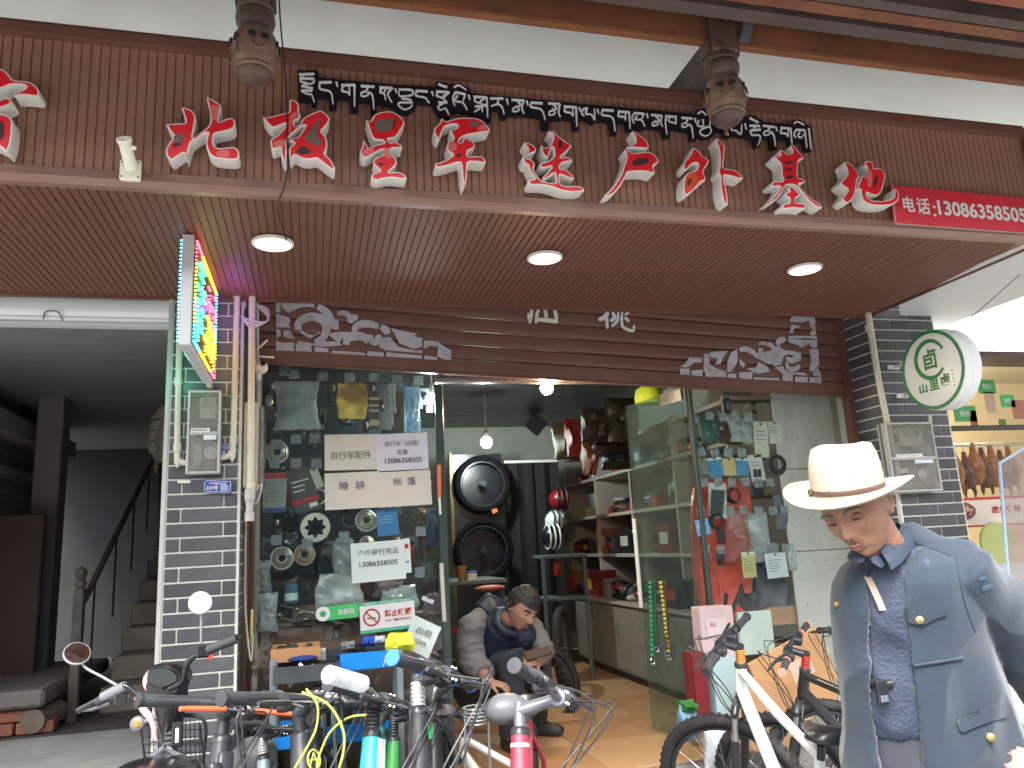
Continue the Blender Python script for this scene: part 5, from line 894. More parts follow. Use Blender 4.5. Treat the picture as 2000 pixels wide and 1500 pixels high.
# leashes hanging beside the door
for i, (x, col, lab) in enumerate(((1276, (30, 150, 90), 'green striped leash'), (1296, (190, 200, 50), 'yellow striped leash'), (1305, (110, 40, 34), 'maroon leash'), (1284, (30, 80, 60), 'dark teal leash'))):
    t = thing('hanging_leash', lab + ' hanging by the glass door', 'leash', onY(x, 1300, 4.35), 'striped leashes hanging by the glass door'); a, b = onY(x - 6, 1135, 4.36), onY(x + (10 if i == 1 else -2), 1285 - i * 8, 4.33); m1 = cmat(*col, .6); N = 16
    for j in range(N): MB().tube([a.lerp(b, j / N), a.lerp(b, (j + .62) / N)], .011, 6).build('band', m1, t)
    MB().tube([a, b], .008, 6).build('cord', M_blk, t); MB().torus(b - Z_ * .02, Y_, .014, .004, 12, 5).build('clip', M_steel, t)
# bulbs
M_bw = mat('bulb_warm', (1, .85, .6), .5, var=0, emit=(1, .74, .42), estr=14); M_bc = mat('bulb_cool', (1, 1, 1), .5, var=0, emit=(.85, 1, .97), estr=14)
for lab, px, py, y, m, r, e, col in (('warm globe bulb hanging just inside the doorway', 1068, 758, 4.32, M_bw, .040, 9, (1, .72, .42)), ('cool white bulb hanging on a cord at the back of the shop', 950, 864, 6.6, M_bc, .052, 12, (.85, 1, .95)), ('bright bulb glowing in the top corner of the left window', 843, 778, 4.36, M_bc, .032, 3, (.8, .95, 1))):
    p = onY(px, py, y); t = thing('light_bulb', lab, 'bulb', p - Z_ * r); MB().ball(p, r, 16).build('globe', m, t, 60); MB().lathe([(r * .5, 0), (r * .42, .05), (.006, .07), (.004, .07 + max(.02, 2.9 - p.z - r * .8 - .07))], p + Z_ * (r * .8), Z_, 12).build('holder', mat('grey_holder', (.3, .3, .29), .5), t)
    lamp('bulb_lamp', p - V((0, .0, r + .03)), e, col, .04)
# white notice plate and dark card at the ceiling
t = thing('ceiling_speaker', 'small dark square box fixed at the top of the back wall', 'speaker', onY(1048, 830, 7.8)); p = onY(1048, 828, 7.8); MB().bbox((-.09, 0, -.09), (.09, .05, .09), Matrix.Translation(p) @ Matrix.Rotation(.7, 4, 'Y')).build('box', M_blk, t)
# ---- food shop window
YF2 = 4.22
fw = thing('food_window', 'glass front of the food shop with a dark mid rail', 'window', (4.8, YF2, .8)); zb_ = onY(1900, 1022, YF2).z; zt_ = onY(1900, 693, YF2).z
MB().box((3.76, YF2, zb_), (7.5, YF2 + .012, zt_)).build('pane', glassmat('food_glass', (.95, .96, .93), .8), fw); zr = onY(1900, 836, YF2).z; MB().bbox((3.76, YF2 - .015, zr - .016), (7.5, YF2 + .03, zr + .016), None, .003).build('mid_rail', mat('dark_rail', (.05, .045, .04), .4), fw)
MB().bbox((3.76, YF2 - .02, -.1), (7.5, YF2 + .1, zb_ - .27), None, .005).build('counter_front', mat('pale_counter', (.55, .60, .60), .35, var=.05), fw)
fp = thing('food_poster', 'red and white banner with a photo of a braised meat dish', 'poster', (4.5, 4.18, zb_ - .25)); q0, q1 = onY(1825, 975, 4.19), onY(2040, 1022, 4.19)
MB().box((q0.x, 4.185, q1.z), (q1.x, 4.195, q0.z)).build('board', mat('poster_cream', (.74, .66, .58), .4), fp); MB().box((q0.x, 4.1835, q0.z - .018), (q1.x, 4.1848, q0.z)).box((q0.x, 4.1835, q1.z), (q1.x, 4.1848, q1.z + .012)).build('red_border', M_red, fp)
cc = onY(1872, 999, 4.18); MB().lathe([(.105, 0), (.105, .001)], (cc.x, 4.1835, cc.z), (0, -1, 0), 30).xf(Matrix.Translation(cc) @ Matrix.Diagonal((1.35, 1, .62, 1)) @ Matrix.Translation(-cc)).build('bowl', mat('bowl_brown', (.16, .06, .045), .4), fp)
for i in range(38):
    a, r = R.uniform(0, 6.28), R.uniform(0, .085); MB().lathe([(.011, 0), (.008, .0012)], (cc.x + cos(a) * r * 1.3, 4.182 - i * .00003, cc.z + sin(a) * r * .58), (0, -1, 0), 7).build('meat_piece', cmat(*R.choice([(190, 120, 90), (205, 150, 120), (110, 120, 60), (150, 70, 50), (220, 180, 150)])), fp)
text(fp, '店长推荐', V((onY(1955, 1000, 4.18).x + .05, 4.183, cc.z)), X_, Z_, .24, .05, M_red, 'lettering', .03)
# roast ducks
M_duck = mat('roast_skin', (.33, .11, .03), .3, var=.3, scale=12, coat=.4); M_duck2 = mat('roast_skin_dark', (.12, .035, .02), .35, var=.3, scale=12, coat=.3)
dr = thing('hanging_rail', 'steel rail carrying the roast ducks behind the food window', 'rail', (4.9, 4.6, 2.1)); qa = onY(1855, 870, 4.6); MB().tube([(qa.x, 4.6, qa.z), (qa.x + 1.5, 4.6, qa.z)], .012, 8).build('rail', M_steel, dr)
for i, (px, py, sc, m) in enumerate(((1866, 915, 1.1, M_duck), (1888, 920, 1, M_duck2), (1905, 908, 1.15, M_duck), (1922, 915, 1.1, M_duck2), (1940, 912, 1.15, M_duck), (1958, 918, 1.05, M_duck2), (1974, 912, 1.1, M_duck))):
    p = onY(px, py, 4.6); t = thing('roast_duck', 'glossy roast duck hanging in the food window, %s along the rail' % ('first second third fourth fifth sixth seventh'.split()[i]), 'roast duck', p - Z_ * .16, 'roast ducks hanging behind the food window')
    MB().rings([[p + V((cos(a * pi / 7) * r * sc, sin(a * pi / 7) * r * .8 * sc, z * sc)) for a in range(14)] for r, z in ((.004, -.13), (.03, -.12), (.056, -.07), (.062, -.02), (.05, .035), (.026, .075), (.018, .12), (.016, .14))]).build('body', m, t, 60)
    for sg in (-1, 1):
        MB().tube([p + V((sg * .045 * sc, 0, .02)), p + V((sg * .075 * sc, -.01, -.02)), p + V((sg * .06 * sc, -.01, -.07))], [.016, .012, .006], 8).build('wing', m, t, 60); MB().tube([p + V((sg * .03, 0, -.10)), p + V((sg * .045, 0, -.155)), p + V((sg * .04, 0, -.19))], [.02, .012, .006], 8).build('leg', m, t, 60)
    MB().tube([p + V((0, 0, .13)), V((p.x, 4.6, qa.z + .015))], .003, 5).build('hook', M_steel, t)
# green leaf decals and promotional cards on the food window
for lab, px, py, w, h, col in (('green promotional card at the top of the food window', 1927, 755, 34, 22, (70, 165, 95)), ('green promotional card below the round sign', 1885, 808, 44, 26, (75, 160, 95)), ('green promotional card at the far right of the food window', 1968, 783, 28, 20, (80, 175, 105)), ('pale food photo card beside the top green card', 1934, 786, 20, 34, (190, 160, 140)), ('food photo card under the round sign', 1902, 820, 14, 30, (150, 90, 70)), ('mixed food photo card at the right edge', 1990, 800, 26, 30, (170, 110, 90)), ('small green square card on the food window', 1958, 825, 14, 10, (90, 120, 50))):
    k = sheet('promo_card', lab, 'card', px, py, w, h, 0, YF2 - .008, cmat(*col)); prt(*k, '特价', 0, 0, w * .5, h * .4, M_whi) if col[1] > 155 and w > 20 else None
for px, py, sc, lab in ((1838, 870, 1.0, 'large green leaf decal on the food window'), (1834, 915, .6, 'small tree drawing decal under the leaf')):
    p = onY(px, py, YF2 - .004); MBq = []; 
    for i in range(14): a = i * 2 * pi / 14; r = (.055 if i % 2 else .032) * sc; MBq.append(p + V((cos(a) * r * .8, 0, sin(a) * r * 1.3)))
    single('leaf_decal', MB().prism(MBq, (0, .0008, 0)), cmat(110, 130, 60), lab, 'decal')
t = thing('green_cutting_board', 'pale green round board behind the lower food counter', 'board', onY(1945, 1100, 4.1)); MB().lathe([(.13, 0), (.13, .02)], onY(1945, 1060, 4.1), (0, -1, 0), 30).build('board', cmat(175, 185, 120), t)
t = thing('black_notice', 'small black notice with a red round mark on the food counter', 'notice', onY(1880, 1050, 4.15)); q0, q1 = onY(1862, 1030, 4.15), onY(1892, 1058, 4.15); MB().box((q0.x, 4.15, q1.z), (q1.x, 4.155, q0.z)).build('plate', cmat(50, 50, 52), t); MB().lathe([(.02, 0), (.02, .001)], (onY(1878, 1044, 4.14).x, 4.149, onY(1878, 1044, 4.14).z), (0, -1, 0), 20).build('mark', M_red, t)
# glass side screen at the far right
gs = thing('glass_screen', 'glass screen with a pale metal edge at the right edge of the picture', 'screen', onY(1960, 1150, 3.6)); qs = [onY(x, y, 3.6) for x, y in ((1952, 905), (2060, 840), (2090, 1200), (1975, 1200))]
MB().prism(qs, (0, .008, 0)).build('pane', glassmat('screen_glass', (.8, .78, .76), .8, .05, base=.22, bcol=(.62, .56, .55)), gs); MB().tube([qs[3], qs[0], qs[1]], .009, 8).build('edge_rail', cmat(165, 195, 220, .3), gs)
# ---------------------------------------------------------------- things on the pillars
M_pvc = mat('cream_pvc', (.62, .58, .48), .4, var=.05, dirt=(.42, .40, .34), damt=.25)
def pipe(lab, pts, r, cuffs=(), grp='cream conduit pipes on the pillars'):
    P = [V(p) for p in pts]; t = thing('conduit_pipe', lab, 'pipe', min(P, key=lambda p: p.z), grp); MB().tube(P if len(P) < 3 else spline(P, 5), r, 12).build('pipe', M_pvc, t, 50)
    for q in cuffs: c = V(q); MB().lathe([(r, -.02), (r + .004, -.018), (r + .004, .018), (r, .02)], c, Z_, 12).build('coupling', M_pvc, t, 50)
YP = 3.775
a = onY(352, 600, YP); b = onY(346, 895, YP); pipe('cream pipe down the left edge of the left pillar into the meter box', [a + Z_ * .35, a, b + Z_ * .03, b + V((.008, 0, -.01)), b + V((.04, 0, -.022)), b + V((.10, 0, -.024))], .0145, [onY(348, 745, YP), b + Z_ * .05])
a = onY(464, 545, YP); b = onY(455, 880, YP); pipe('cream pipe down the right edge of the left pillar into the meter box', [a + Z_ * .1, a, b + Z_ * .03, b + V((-.008, 0, -.012)), b + V((-.035, 0, -.03)), b + V((-.09, 0, -.032))], .0145, [onY(463, 575, YP), b + Z_ * .05])
a = onY(493, 550, 3.77); b = onY(489, 960, 3.77); pipe('cream pipe beside the left pillar ending at a loose connector', [a + Z_ * .1, a, b], .0165, [onY(490, 950, 3.77)])
single('pipe_connector', MB().lathe([(.018, .05), (.024, .045), (.024, 0), (.017, -.02), (.017, -.06), (.022, -.062), (.022, -.10), (.001, -.10)], onY(488, 975, 3.77), Z_, 14), mat('grey_white', (.5, .48, .46), .5, var=.2), 'grubby white connector hanging under the cream pipe', 'connector')
pipe('thin cream conduit between the pillar and the brown shutter', [onY(503, 585, 4.0), onY(503, 700, 4.0), onY(505, 860, 4.0)], .009)
mb = MB()
for i, w in enumerate((0, .02, -.015)):
    c = onY(500, 612, 3.80); mb.tube(spline([c + V((-.05, 0, .05 + w)), c + V((-.06, -.03, -.02)), c + V((-.02, -.05, -.07 + w)), c + V((.05, -.03, -.05)), c + V((.055, 0, .0 + w)), c + V((0, .01, .05))], 6), .005, 6)
single('cable_bundle', mb, mat('white_cable', (.60, .58, .56), .5), 'looped bundle of white cables high on the left pillar side', 'cables')
single('hanging_wire', MB().tube(spline([onY(480, 985, 3.82), onY(498, 960, 3.8), onY(512, 945, 3.8), onY(503, 980, 3.8), onY(488, 985, 3.8)], 6), .0035, 5), mat('white_cable', (.60, .58, .56), .5), 'thin loose white wire looped under the side meter box', 'wire')
single('grey_wire', MB().tube(spline([onY(481, 1000, 3.86), onY(479, 1100, 3.86), onY(480, 1200, 3.86), onY(490, 1290, 3.86), onY(494, 1240, 3.9)], 8), .005, 6), cmat(165, 160, 140), 'slack beige wire hanging down the shop side of the left pillar', 'wire')
single('yellow_strip', MB().bbox(onY(488, 1260, 3.9), onY(495, 1190, 3.9) + V((0, .012, 0))), cmat(190, 180, 120), 'yellowed vertical strip stuck beside the left pillar', 'strip')
t = thing('bracket_arm', 'thin pale bracket arms sticking out beside the shutter', 'bracket', onY(510, 690, 3.9)); MB().tube([onY(494, 690, 3.85), onY(522, 665, 3.7)], .005, 6).tube([onY(494, 695, 3.85), onY(534, 698, 3.7)], .005, 6).build('arm', M_pvc, t)
t = thing('security_camera', 'small white security camera beside the shutter corner', 'camera', onY(512, 722, 3.9)); c = onY(510, 718, 3.88)
MB().tube([onY(497, 712, 3.9), c], [.028, .03], 12).ball(c, .034, 12).build('housing', M_whi, t, 60); MB().lathe([(.012, 0), (.012, .016), (.001, .016)], c + V((.008, -.025, .012)), (.25, -.9, .1), 12).build('lens', M_blk, t); MB().tube([c + V((-.01, 0, -.02)), c + V((-.012, .02, -.055))], .012, 8).build('mount', M_whi, t)
# electricity meters
G_met = glassmat('meter_cover', (.78, .78, .75), .8, .15, base=.4, bcol=(.42, .42, .38))
def meter(lab, x0, y0, x1, y1, y, dep, rich=True):
    a, b = onY(x0, y1, y), onY(x1, y0, y); w, h = b.x - a.x, b.z - a.z; t = thing('meter_box', lab, 'meter box', (a.x + w / 2, y + dep, a.z))
    MB().bbox((a.x, y + dep * .8, a.z), (b.x, y + dep, b.z), None, .006).build('back_plate', mat('meter_back', (.30, .31, .29), .6, var=.1), t)
    MB().bbox((a.x + .006, y, a.z + .006), (b.x - .006, y + dep * .78, b.z - .006), None, .012).build('cover', G_met, t)
    for q in ((a.x, a.z, a.x + .012, b.z), (b.x - .012, a.z, b.x, b.z), (a.x + .012, a.z, b.x - .012, a.z + .012), (a.x + .012, b.z - .012, b.x - .012, b.z), (a.x + .012, a.z + h * .46, b.x - .012, a.z + h * .50)): MB().bbox((q[0], y - .003, q[1]), (q[2], y + dep * .5, q[3]), None, .003).build('cover_rim', mat('meter_rim', (.46, .46, .43), .4, var=.08), t)
    MB().bbox((a.x + w * .34, y + dep * .3, a.z + h * .66), (a.x + w * .82, y + dep * .8, a.z + h * .92), None, .004).build('meter_body', cmat(190, 190, 180), t); MB().box((a.x + w * .42, y + dep * .3 - .002, a.z + h * .80), (a.x + w * .74, y + dep * .3, a.z + h * .90)).build('display', cmat(120, 132, 110), t)
    MB().bbox((a.x + w * .2, y + dep * .4, a.z + h * .17), (a.x + w * .42, y + dep * .8, a.z + h * .34), None, .003).build('breaker', M_whi, t); MB().box((a.x + w * .22, y + dep * .4 - .003, a.z + h * .24), (a.x + w * .40, y + dep * .4, a.z + h * .27)).build('breaker_switch', M_blk, t)
    MB().box((a.x + w * .09, y + dep * .5, a.z + h * .06), (a.x + w * .18, y + dep * .8, a.z + h * .40)).build('blue_wire_bundle', cmat(70, 105, 140), t); MB().lathe([(.028, 0), (.03, .01), (.001, .014)], (a.x + w * .7, y + dep * .5, a.z + h * .25), (0, -1, 0), 20).build('seal_disc', M_whi, t)
    MB().box((a.x + w * .13, y - .0045, a.z + h * .49), (a.x + w * .68, y - .0035, a.z + h * .54)).build('paper_label', cmat(225, 225, 220), t); MB().box((a.x + w * .5, y - .0045, a.z + h * .40), (a.x + w * .88, y - .0035, a.z + h * .455)).build('paper_label', cmat(215, 222, 225), t)
    for i in range(12): MB().box((a.x + w * (.17 + i * .036), y - .0055, a.z + h * .505), (a.x + w * (.17 + i * .036) + .0022, y - .0047, a.z + h * .53)).build('barcode_bar', M_ink, t)
    return t
meter('clear fronted electricity meter box on the left pillar', 362, 762, 433, 926, 3.73, .06)
a, b = onY(473, 955, 3.87), onY(516, 776, 3.87); t = thing('side_meter_box', 'beige meter box on the shop side of the left pillar', 'meter box', (a.x, 3.9, a.z)); MB().bbox((PX1 + .002, 3.82, a.z), (PX1 + .075, 4.06, b.z - .03), None, .008).build('box', mat('beige_box', (.50, .46, .35), .5, var=.06, dirt=(.35, .32, .25), damt=.4), t)
MB().bbox((PX1 + .078, 3.83, a.z + .02), (PX1 + .098, 4.05, b.z - .05), None, .004).build('cover', G_met, t)
for i in range(4): MB().box((PX1 + .02, 3.817, a.z + .16 + i * .012), (PX1 + .05, 3.8195, a.z + .163 + i * .012)).build('vent_slot', M_ink, t)
meter('clear fronted electricity meter box on the right pillar', 1748, 824, 1820, 962, 3.70, .07)
# address plates
M_bl = mat('plate_blue', (.02, .06, .32), .35, var=.05)
def plate(lab, cx, cy, w, h, rot, t1_, t2_, y, qr):
    t, c, u, v, s = sheet('address_plate', lab, 'plate', cx, cy, w, h, rot, y, M_bl, th=.002); band(t, c, u, v, s, 0, -h * .42, w * .86, 1, M_whi, 'line'); band(t, c, u, v, s, 0, h * .42, w * .86, 1, M_whi, 'line'); band(t, c, u, v, s, -w * .45, 0, 1, h * .7, M_whi, 'line'); band(t, c, u, v, s, w * .45, 0, 1, h * .7, M_whi, 'line')
    prt(t, c, u, v, s, t1_, 0, -h * .22, w * .6, h * .2, M_whi); prt(t, c, u, v, s, t2_, -w * .18 if qr else 0, h * .14, w * .42, h * .36, M_whi, .02)
    if qr: band(t, c, u, v, s, w * .24, h * .1, w * .28, h * .46, cmat(150, 165, 200), 'grey_square')
plate('tilted blue house number plate reading 269 on the left pillar', 425, 950, 56, 26, -4, '泸桥镇安益路', '269号', 3.765, True)
plate('blue house number plate half hidden behind the right hand pipe', 440, 881, 44, 34, 0, '泸定路', '19-3', 3.785, False)
single('torn_label', MB().bbox(onY(347, 944, 3.785), onY(372, 938, 3.785) + V((0, .001, 0))), cmat(220, 220, 205), 'torn white label remnant on the left pillar', 'label')
# ---- projecting LED sign
xs = -.445; A1 = onX(380, 457, xs); A2 = onX(424, 585, xs); B1 = onX(374, 676, xs); y0, y1 = A1.y, 3.70; z1, z0 = A1.z, B1.z
ls = thing('led_sign', 'lit projecting LED sign with rainbow dots on the left pillar', 'light sign', (xs, (y0 + y1) / 2, z0)); tk = abs(onY(356, 500, y0).x - onY(380, 500, y0).x)
M_cas = mat('sign_casing', (.62, .64, .66), .35, metal=.1, var=.04)
MB().bbox((xs - tk, y0, z0), (xs, y1, z1), None, .004).build('casing', M_cas, ls)
MB().box((xs + .0005, y0 + .012, z0 + .012), (xs + .004, y1 - .012, z1 - .012)).build('face', mat('led_face', (.012, .01, .012), .4), ls)
def leds(nm, col, pts, estr):
    mb = MB()
    for p in pts: mb.lathe([(.0036, 0), (.0032, .006), (.001, .009)], p, (1, 0, 0) if p[0] >= xs else (-1, 0, 0), 6)
    o = mb.build(nm, mat('led_' + nm, col, .4, var=0, emit=col, estr=estr), ls); o['kind'] = 'stuff'
W_, H_ = y1 - y0, z1 - z0; RG = {}
used_ = set()
def put(c, y, z, x=None):
    k = (round(y / .0155), round(z / .0155), x is None)
    if k in used_: return
    used_.add(k); RG.setdefault(c, []).append((xs + .004 if x is None else x, k[0] * .0155, k[1] * .0155))
rb = ['red', 'orange', 'yellow', 'green', 'cyan', 'blue', 'violet']
nv = int(H_ / .016); nh = int(W_ / .016)
for i in range(nv): put(['yellow', 'yellow', 'cyan', 'cyan'][i * 4 // nv] if 0 else (('red', 'orange', 'yellow', 'yellow', 'cyan')[min(4, (nv - 1 - i) * 5 // nv)]), y0 + .02, z0 + .02 + i * .0155); put(('red', 'yellow', 'cyan', 'blue', 'cyan')[i * 5 // nv], y1 - .02, z0 + .02 + i * .0155); put('blue' if i % 2 else 'cyan', y0 + .02 + .0, z0 + .02 + i * .0155, xs - tk - .001)
for i in range(nh): put(('red', 'orange', 'yellow', 'orange')[i * 4 // nh], y0 + .02 + i * .0155, z1 - .02); put(('cyan', 'yellow', 'yellow', 'red')[i * 4 // nh], y0 + .02 + i * .0155, z0 + .02)
RL = random.Random(5)
def strokes(c, ya, yb, za, zb, n):
    for k in range(n):
        y, z = RL.uniform(ya, yb), RL.uniform(za, zb); hz = RL.random() < .55; m = RL.randint(4, 9)
        for q in range(m):
            yy, zz = (y + q * .0155, z) if hz else (y, z - q * .0155)
            if ya <= yy <= yb and za <= zz <= zb: put(c, yy, zz)
strokes('green', y0 + .06, y0 + W_ * .42, z0 + H_ * .55, z1 - .06, 15); strokes('green', y0 + .06, y0 + W_ * .40, z0 + H_ * .12, z0 + H_ * .48, 14); strokes('red', y0 + W_ * .50, y1 - .05, z0 + H_ * .54, z1 - .06, 15); strokes('yellow', y0 + W_ * .46, y1 - .05, z0 + .05, z0 + H_ * .5, 22)
CL = {'red': (1, .05, .08), 'orange': (1, .35, .03), 'yellow': (1, .68, .02), 'green': (.04, 1, .30), 'cyan': (.05, .75, 1), 'blue': (.08, .25, 1)}
for c_, p_ in RG.items(): leds(c_ + '_leds', CL[c_], p_, 2.2)
lamp('led_glow', (xs + .06, y0 + .15, z1 + .04), .25, (.2, 1, .25), .02); lamp('led_glow', (xs + .10, y0 + .40, z1 + .02), .5, (1, .15, .05), .02); lamp('led_glow', (xs + .10, y1 - .10, z1 - .1), .16, (.35, .15, 1), .02); lamp('led_glow', (xs - .16, y1 - .1, z0 + .05), .15, (.1, 1, .6), .02)
MB().bbox((xs - tk * .7, y1 + .001, z1 - .06), (xs - tk * .2, 3.79, z1 - .03)).bbox((xs - tk * .7, y1 + .001, z0 - .012), (xs - tk * .2, 3.79, z0 + .01)).build('mounting_arm', M_pvc, ls); MB().tube([(xs - .06, 3.785, z0 - .03), (xs + .05, 3.785, z0 - .035), (xs + .05, 3.785, z0 - .01)], .005, 6).build('bracket', M_pvc, ls)
single('wall_plate', MB().bbox(onY(423, 570, 3.785), onY(433, 560, 3.785) + V((0, .004, 0))), cmat(170, 172, 170), 'tiny metal plate high on the left pillar beside the light sign', 'plate')
# ---- right pillar
a = onY(1692, 604, 3.745); pipe('cream pipe down the front corner of the right pillar', [a + V((.04, -.02, .06)), a + V((.012, 0, .015)), onY(1712, 720, 3.745), onY(1757, 945, 3.745)], .018, [onY(1697, 640, 3.745)]); pipe('short cream pipe right of the right meter box', [onY(1815, 810, 3.74), onY(1822, 880, 3.74), onY(1827, 943, 3.74)], .011, [onY(1827, 938, 3.74)])
rs2 = thing('round_sign', 'round white light box sign with a green ring and emblem projecting from the right pillar', 'sign', onY(1838, 800, 3.3)); c = onY(1820, 722, 3.30)
rr = abs((onY(1820, 646, 3.3) - onY(1820, 800, 3.3)).z) / 2; M_rs = mat('light_box_white', (.78, .80, .80), .35, var=.02)
MB().lathe([(.001, 0), (rr - .012, 0), (rr - .002, -.004), (rr, -.012), (rr, -.05), (rr + .003, -.052), (rr + .003, -.06), (rr, -.062), (rr, -.105), (rr - .012, -.115), (.001, -.115)], c, (-1, 0, 0), 56).build('casing', M_rs, rs2, 40)
M_rg = mat('ring_green', (.015, .22, .055), .4); uY = V((0, -1, 0))  # reading direction on the left face
def onface(px, py): return onX(px, py, c.x)
mb = MB(); seg = 60; r1, r0 = rr * .985, rr * .90
mb.rings([[c + V((-.0012, cos(i * 2 * pi / seg) * r, sin(i * 2 * pi / seg) * r)) for i in range(seg)] for r in (r0, r1)], False, False); mb.build('green_ring', M_rg, rs2)
mb = MB(); rA = rr * .46; cz = c + V((-.0014, 0, rr * .26))
for k0, k1, w in ((.35, 5.6, .030), ):
    n_ = 50; inn = []; ou = []
    for i in range(n_ + 1): a = k0 + (k1 - k0) * i / n_; ww = w * rr * 4 * (.55 + .45 * sin(pi * i / n_)); d = V((0, -cos(a), sin(a))); inn.append(cz + d * (rA - ww / 2)); ou.append(cz + d * (rA + ww / 2))
    mb.add(inn + ou, [(i, i + 1, i + n_ + 2, i + n_ + 1) for i in range(n_)])
mb.build('emblem_ring', M_rg, rs2)
uR = V((0, 1, 0)) if c.x > 0 else uY
text(rs2, '卣', cz + V((0, 0, 0)), V((0, 1, 0)), Z_, rr * .40, rr * .50, M_rg, 'emblem', .02, off=-.0016) if 0 else None
def ftext(s_, cy, cz_, w, h, m, b=.02):
    vs, fs = textmesh(s_, b); xx0 = min(v.x for v in vs); xx1 = max(v.x for v in vs); yy0 = min(v.y for v in vs); yy1 = max(v.y for v in vs)
    MB().add([V((c.x - .0018, cy + ((v.x - (xx0 + xx1) / 2) / (xx1 - xx0)) * w, cz_ + ((v.y - (yy0 + yy1) / 2) / (yy1 - yy0)) * h)) for v in vs], fs).build('lettering', m, rs2)
sgn = 1 if onface(1850, 722).y > onface(1800, 722).y else -1
SG = sgn
def ftext2(s_, dy, dz, w, h, m, b=.02): ftext(s_, c.y + SG * dy, c.z + dz, SG * w, h, m, b)
ftext2('卣', 0, rr * .27, rr * .42, rr * .52, M_rg, .03)
for q, (ch, dy, dz, w, h) in enumerate((('山', -.36, -.40, .26, .24), ('里', .0, -.36, .30, .30), ('卤', .36, -.32, .28, .30))): ftext2(ch, rr * dy, rr * dz, rr * w, rr * h, M_rg, .03)
ftext2('卤味小吃'[0], rr * .62, rr * -.20, rr * .07, rr * .08, M_red, 0) if 0 else None
for i in range(5): MB().box((c.x - .0018, c.y + SG * rr * .60 - .003, c.z - rr * (.14 + i * .09) - .008), (c.x - .0008, c.y + SG * rr * .60 + .003, c.z - rr * (.14 + i * .09))).build('small_mark', M_red if i < 1 else M_ink2, rs2)
for py, px in ((717, 1738), (773, 1755)):
    p = onY(px, py, 3.76); MB().bbox((p.x - .012, 3.758, p.z - .013), (p.x + .07, 3.772, p.z + .013), None, .005).build('wall_bracket', M_whi, rs2); MB().tube([p + V((.05, 0, 0)), V((c.x + .06, c.y + .12, p.z))], .012, 8).build('bracket_arm', M_whi, rs2)
single('stay_wire', MB().tube(spline([onY(1870, 640, 3.3), onY(1920, 600, 3.2), onY(1965, 560, 3.1), onY(2010, 520, 3.0)], 6), .0028, 5), cmat(120, 120, 120), 'thin grey stay wire rising from the round sign to the right', 'wire')
# ---- boxes leaning at the right of the doorway, under the window
pk = cmat(205, 150, 150, .5); carton(1403, 1235, 66, 88, 3.98, 'pale pink printed carton standing by the doorway', cmat(200, 175, 178), .10, False); carton(1478, 1236, 66, 72, 3.97, 'pale mint cardboard sheet with a faded drawing by the white bike', cmat(170, 190, 180), .03, False)
carton(1430, 1345, 66, 110, 3.95, 'pale blue carton with pink edges behind the white bike', cmat(170, 195, 198), .12, False); carton(1372, 1350, 26, 130, 3.96, 'narrow maroon carton left of the pale blue one', cmat(120, 35, 42), .12, False)
carton(1357, 1335, 10, 110, 3.99, 'dark red strip of carton at the doorway edge', cmat(125, 45, 45), .05, False)
t, M_, a, b = carton(1560, 1330, 150, 130, 3.86, 'large brown cardboard sheet leaning behind the bicycles', cmat(196, 150, 105, .8), .02, False, -.35); MB().box((-a * .1, -.002, 0), (a * .5, 0, b * .5), M_).build('label', cmat(205, 185, 165), t)
t, M_, a, b = carton(1500, 1400, 110, 120, 3.84, 'smaller cardboard sheet behind the white front wheel', cmat(186, 142, 100, .8), .02, False, .25)
k = sheet('store_flyer', 'white flyer with small red print taped on the pale pink carton', 'flyer', 1400, 1225, 40, 30, 0, 3.975, cmat(205, 190, 190)); prt(*k, '△△', -8, -6, 12, 8, M_red)
for lab, px, py, w, h, m_, s_ in (('crumpled white and blue plastic bag behind the front wheel', 1405, 1455, 60, 70, mat('white_bag', (.62, .66, .70), .35, bump=.4, bscale=14), 71), ('green and black bottle lying by the maroon carton', 1342, 1378, 26, 18, cmat(50, 110, 50), 72), ('light blue plastic bag at the doorway corner', 1345, 1410, 30, 60, cmat(110, 145, 170), 73)): bag(px, py, w, h, 3.85, lab, m_, seed=s_, dep=.08)
for lab, px0, py0, px1, py1 in (('black tube leaning from the window to the pale carton', 1450, 1145, 1425, 1205), ('black pump standing on the pale pink carton', 1419, 1160, 1414, 1200)):
    single('black_tube', MB().tube([onY(px0, py0, 4.05), onY(px1, py1, 4.0)], .012, 8), M_blk, lab, 'tube')
# yellow bottle cage and other bits are with the bikes
# ---- tool cart
tc_ = thing('tool_cart', 'blue and dark grey steel tool cart in front of the left window', 'cart', (.1, 3.9, 0)); M_cb = mat('cart_blue', (.01, .24, .78), .35, var=.04, dirt=(.02, .2, .6), damt=.3); M_cg = mat('cart_grey', (.045, .052, .06), .4, var=.08, dirt=(.2, .2, .2), damt=.2); M_cp = mat('cart_post', (.24, .28, .30), .4, metal=.3, var=.1)
L0, L1 = onY(527, 1290, 3.78), onY(787, 1276, 3.78); zt0 = L0.z; xa, xb = L0.x, L1.x; ya, yb = 3.78, 4.03
for x in (xa, xb - .03):
    for y in (ya, yb - .03): MB().bbox((x, y, .06), (x + .03, y + .03, zt0), None, .003).build('post', M_cp, tc_)
for z, m_ in ((zt0 - .075, 0), (zt0 - .38, 1), (.16, 2)):
    MB().box((xa + .005, ya + .01, z), (xb - .005, yb, z + .006)).build('shelf', M_cg, tc_)
    if m_ != 0: MB().bbox((xa + .031, ya, z), (xb - .031, ya + .012, z + .075), None, .003).build('blue_rail', M_cb, tc_)
    MB().bbox((xa + .031, yb - .014, z), (xb - .031, yb - .002, z + .075), None, .003).build('back_rail', M_cb if m_ else M_cg, tc_)
xm = onY(664, 1300, ya - .12).x
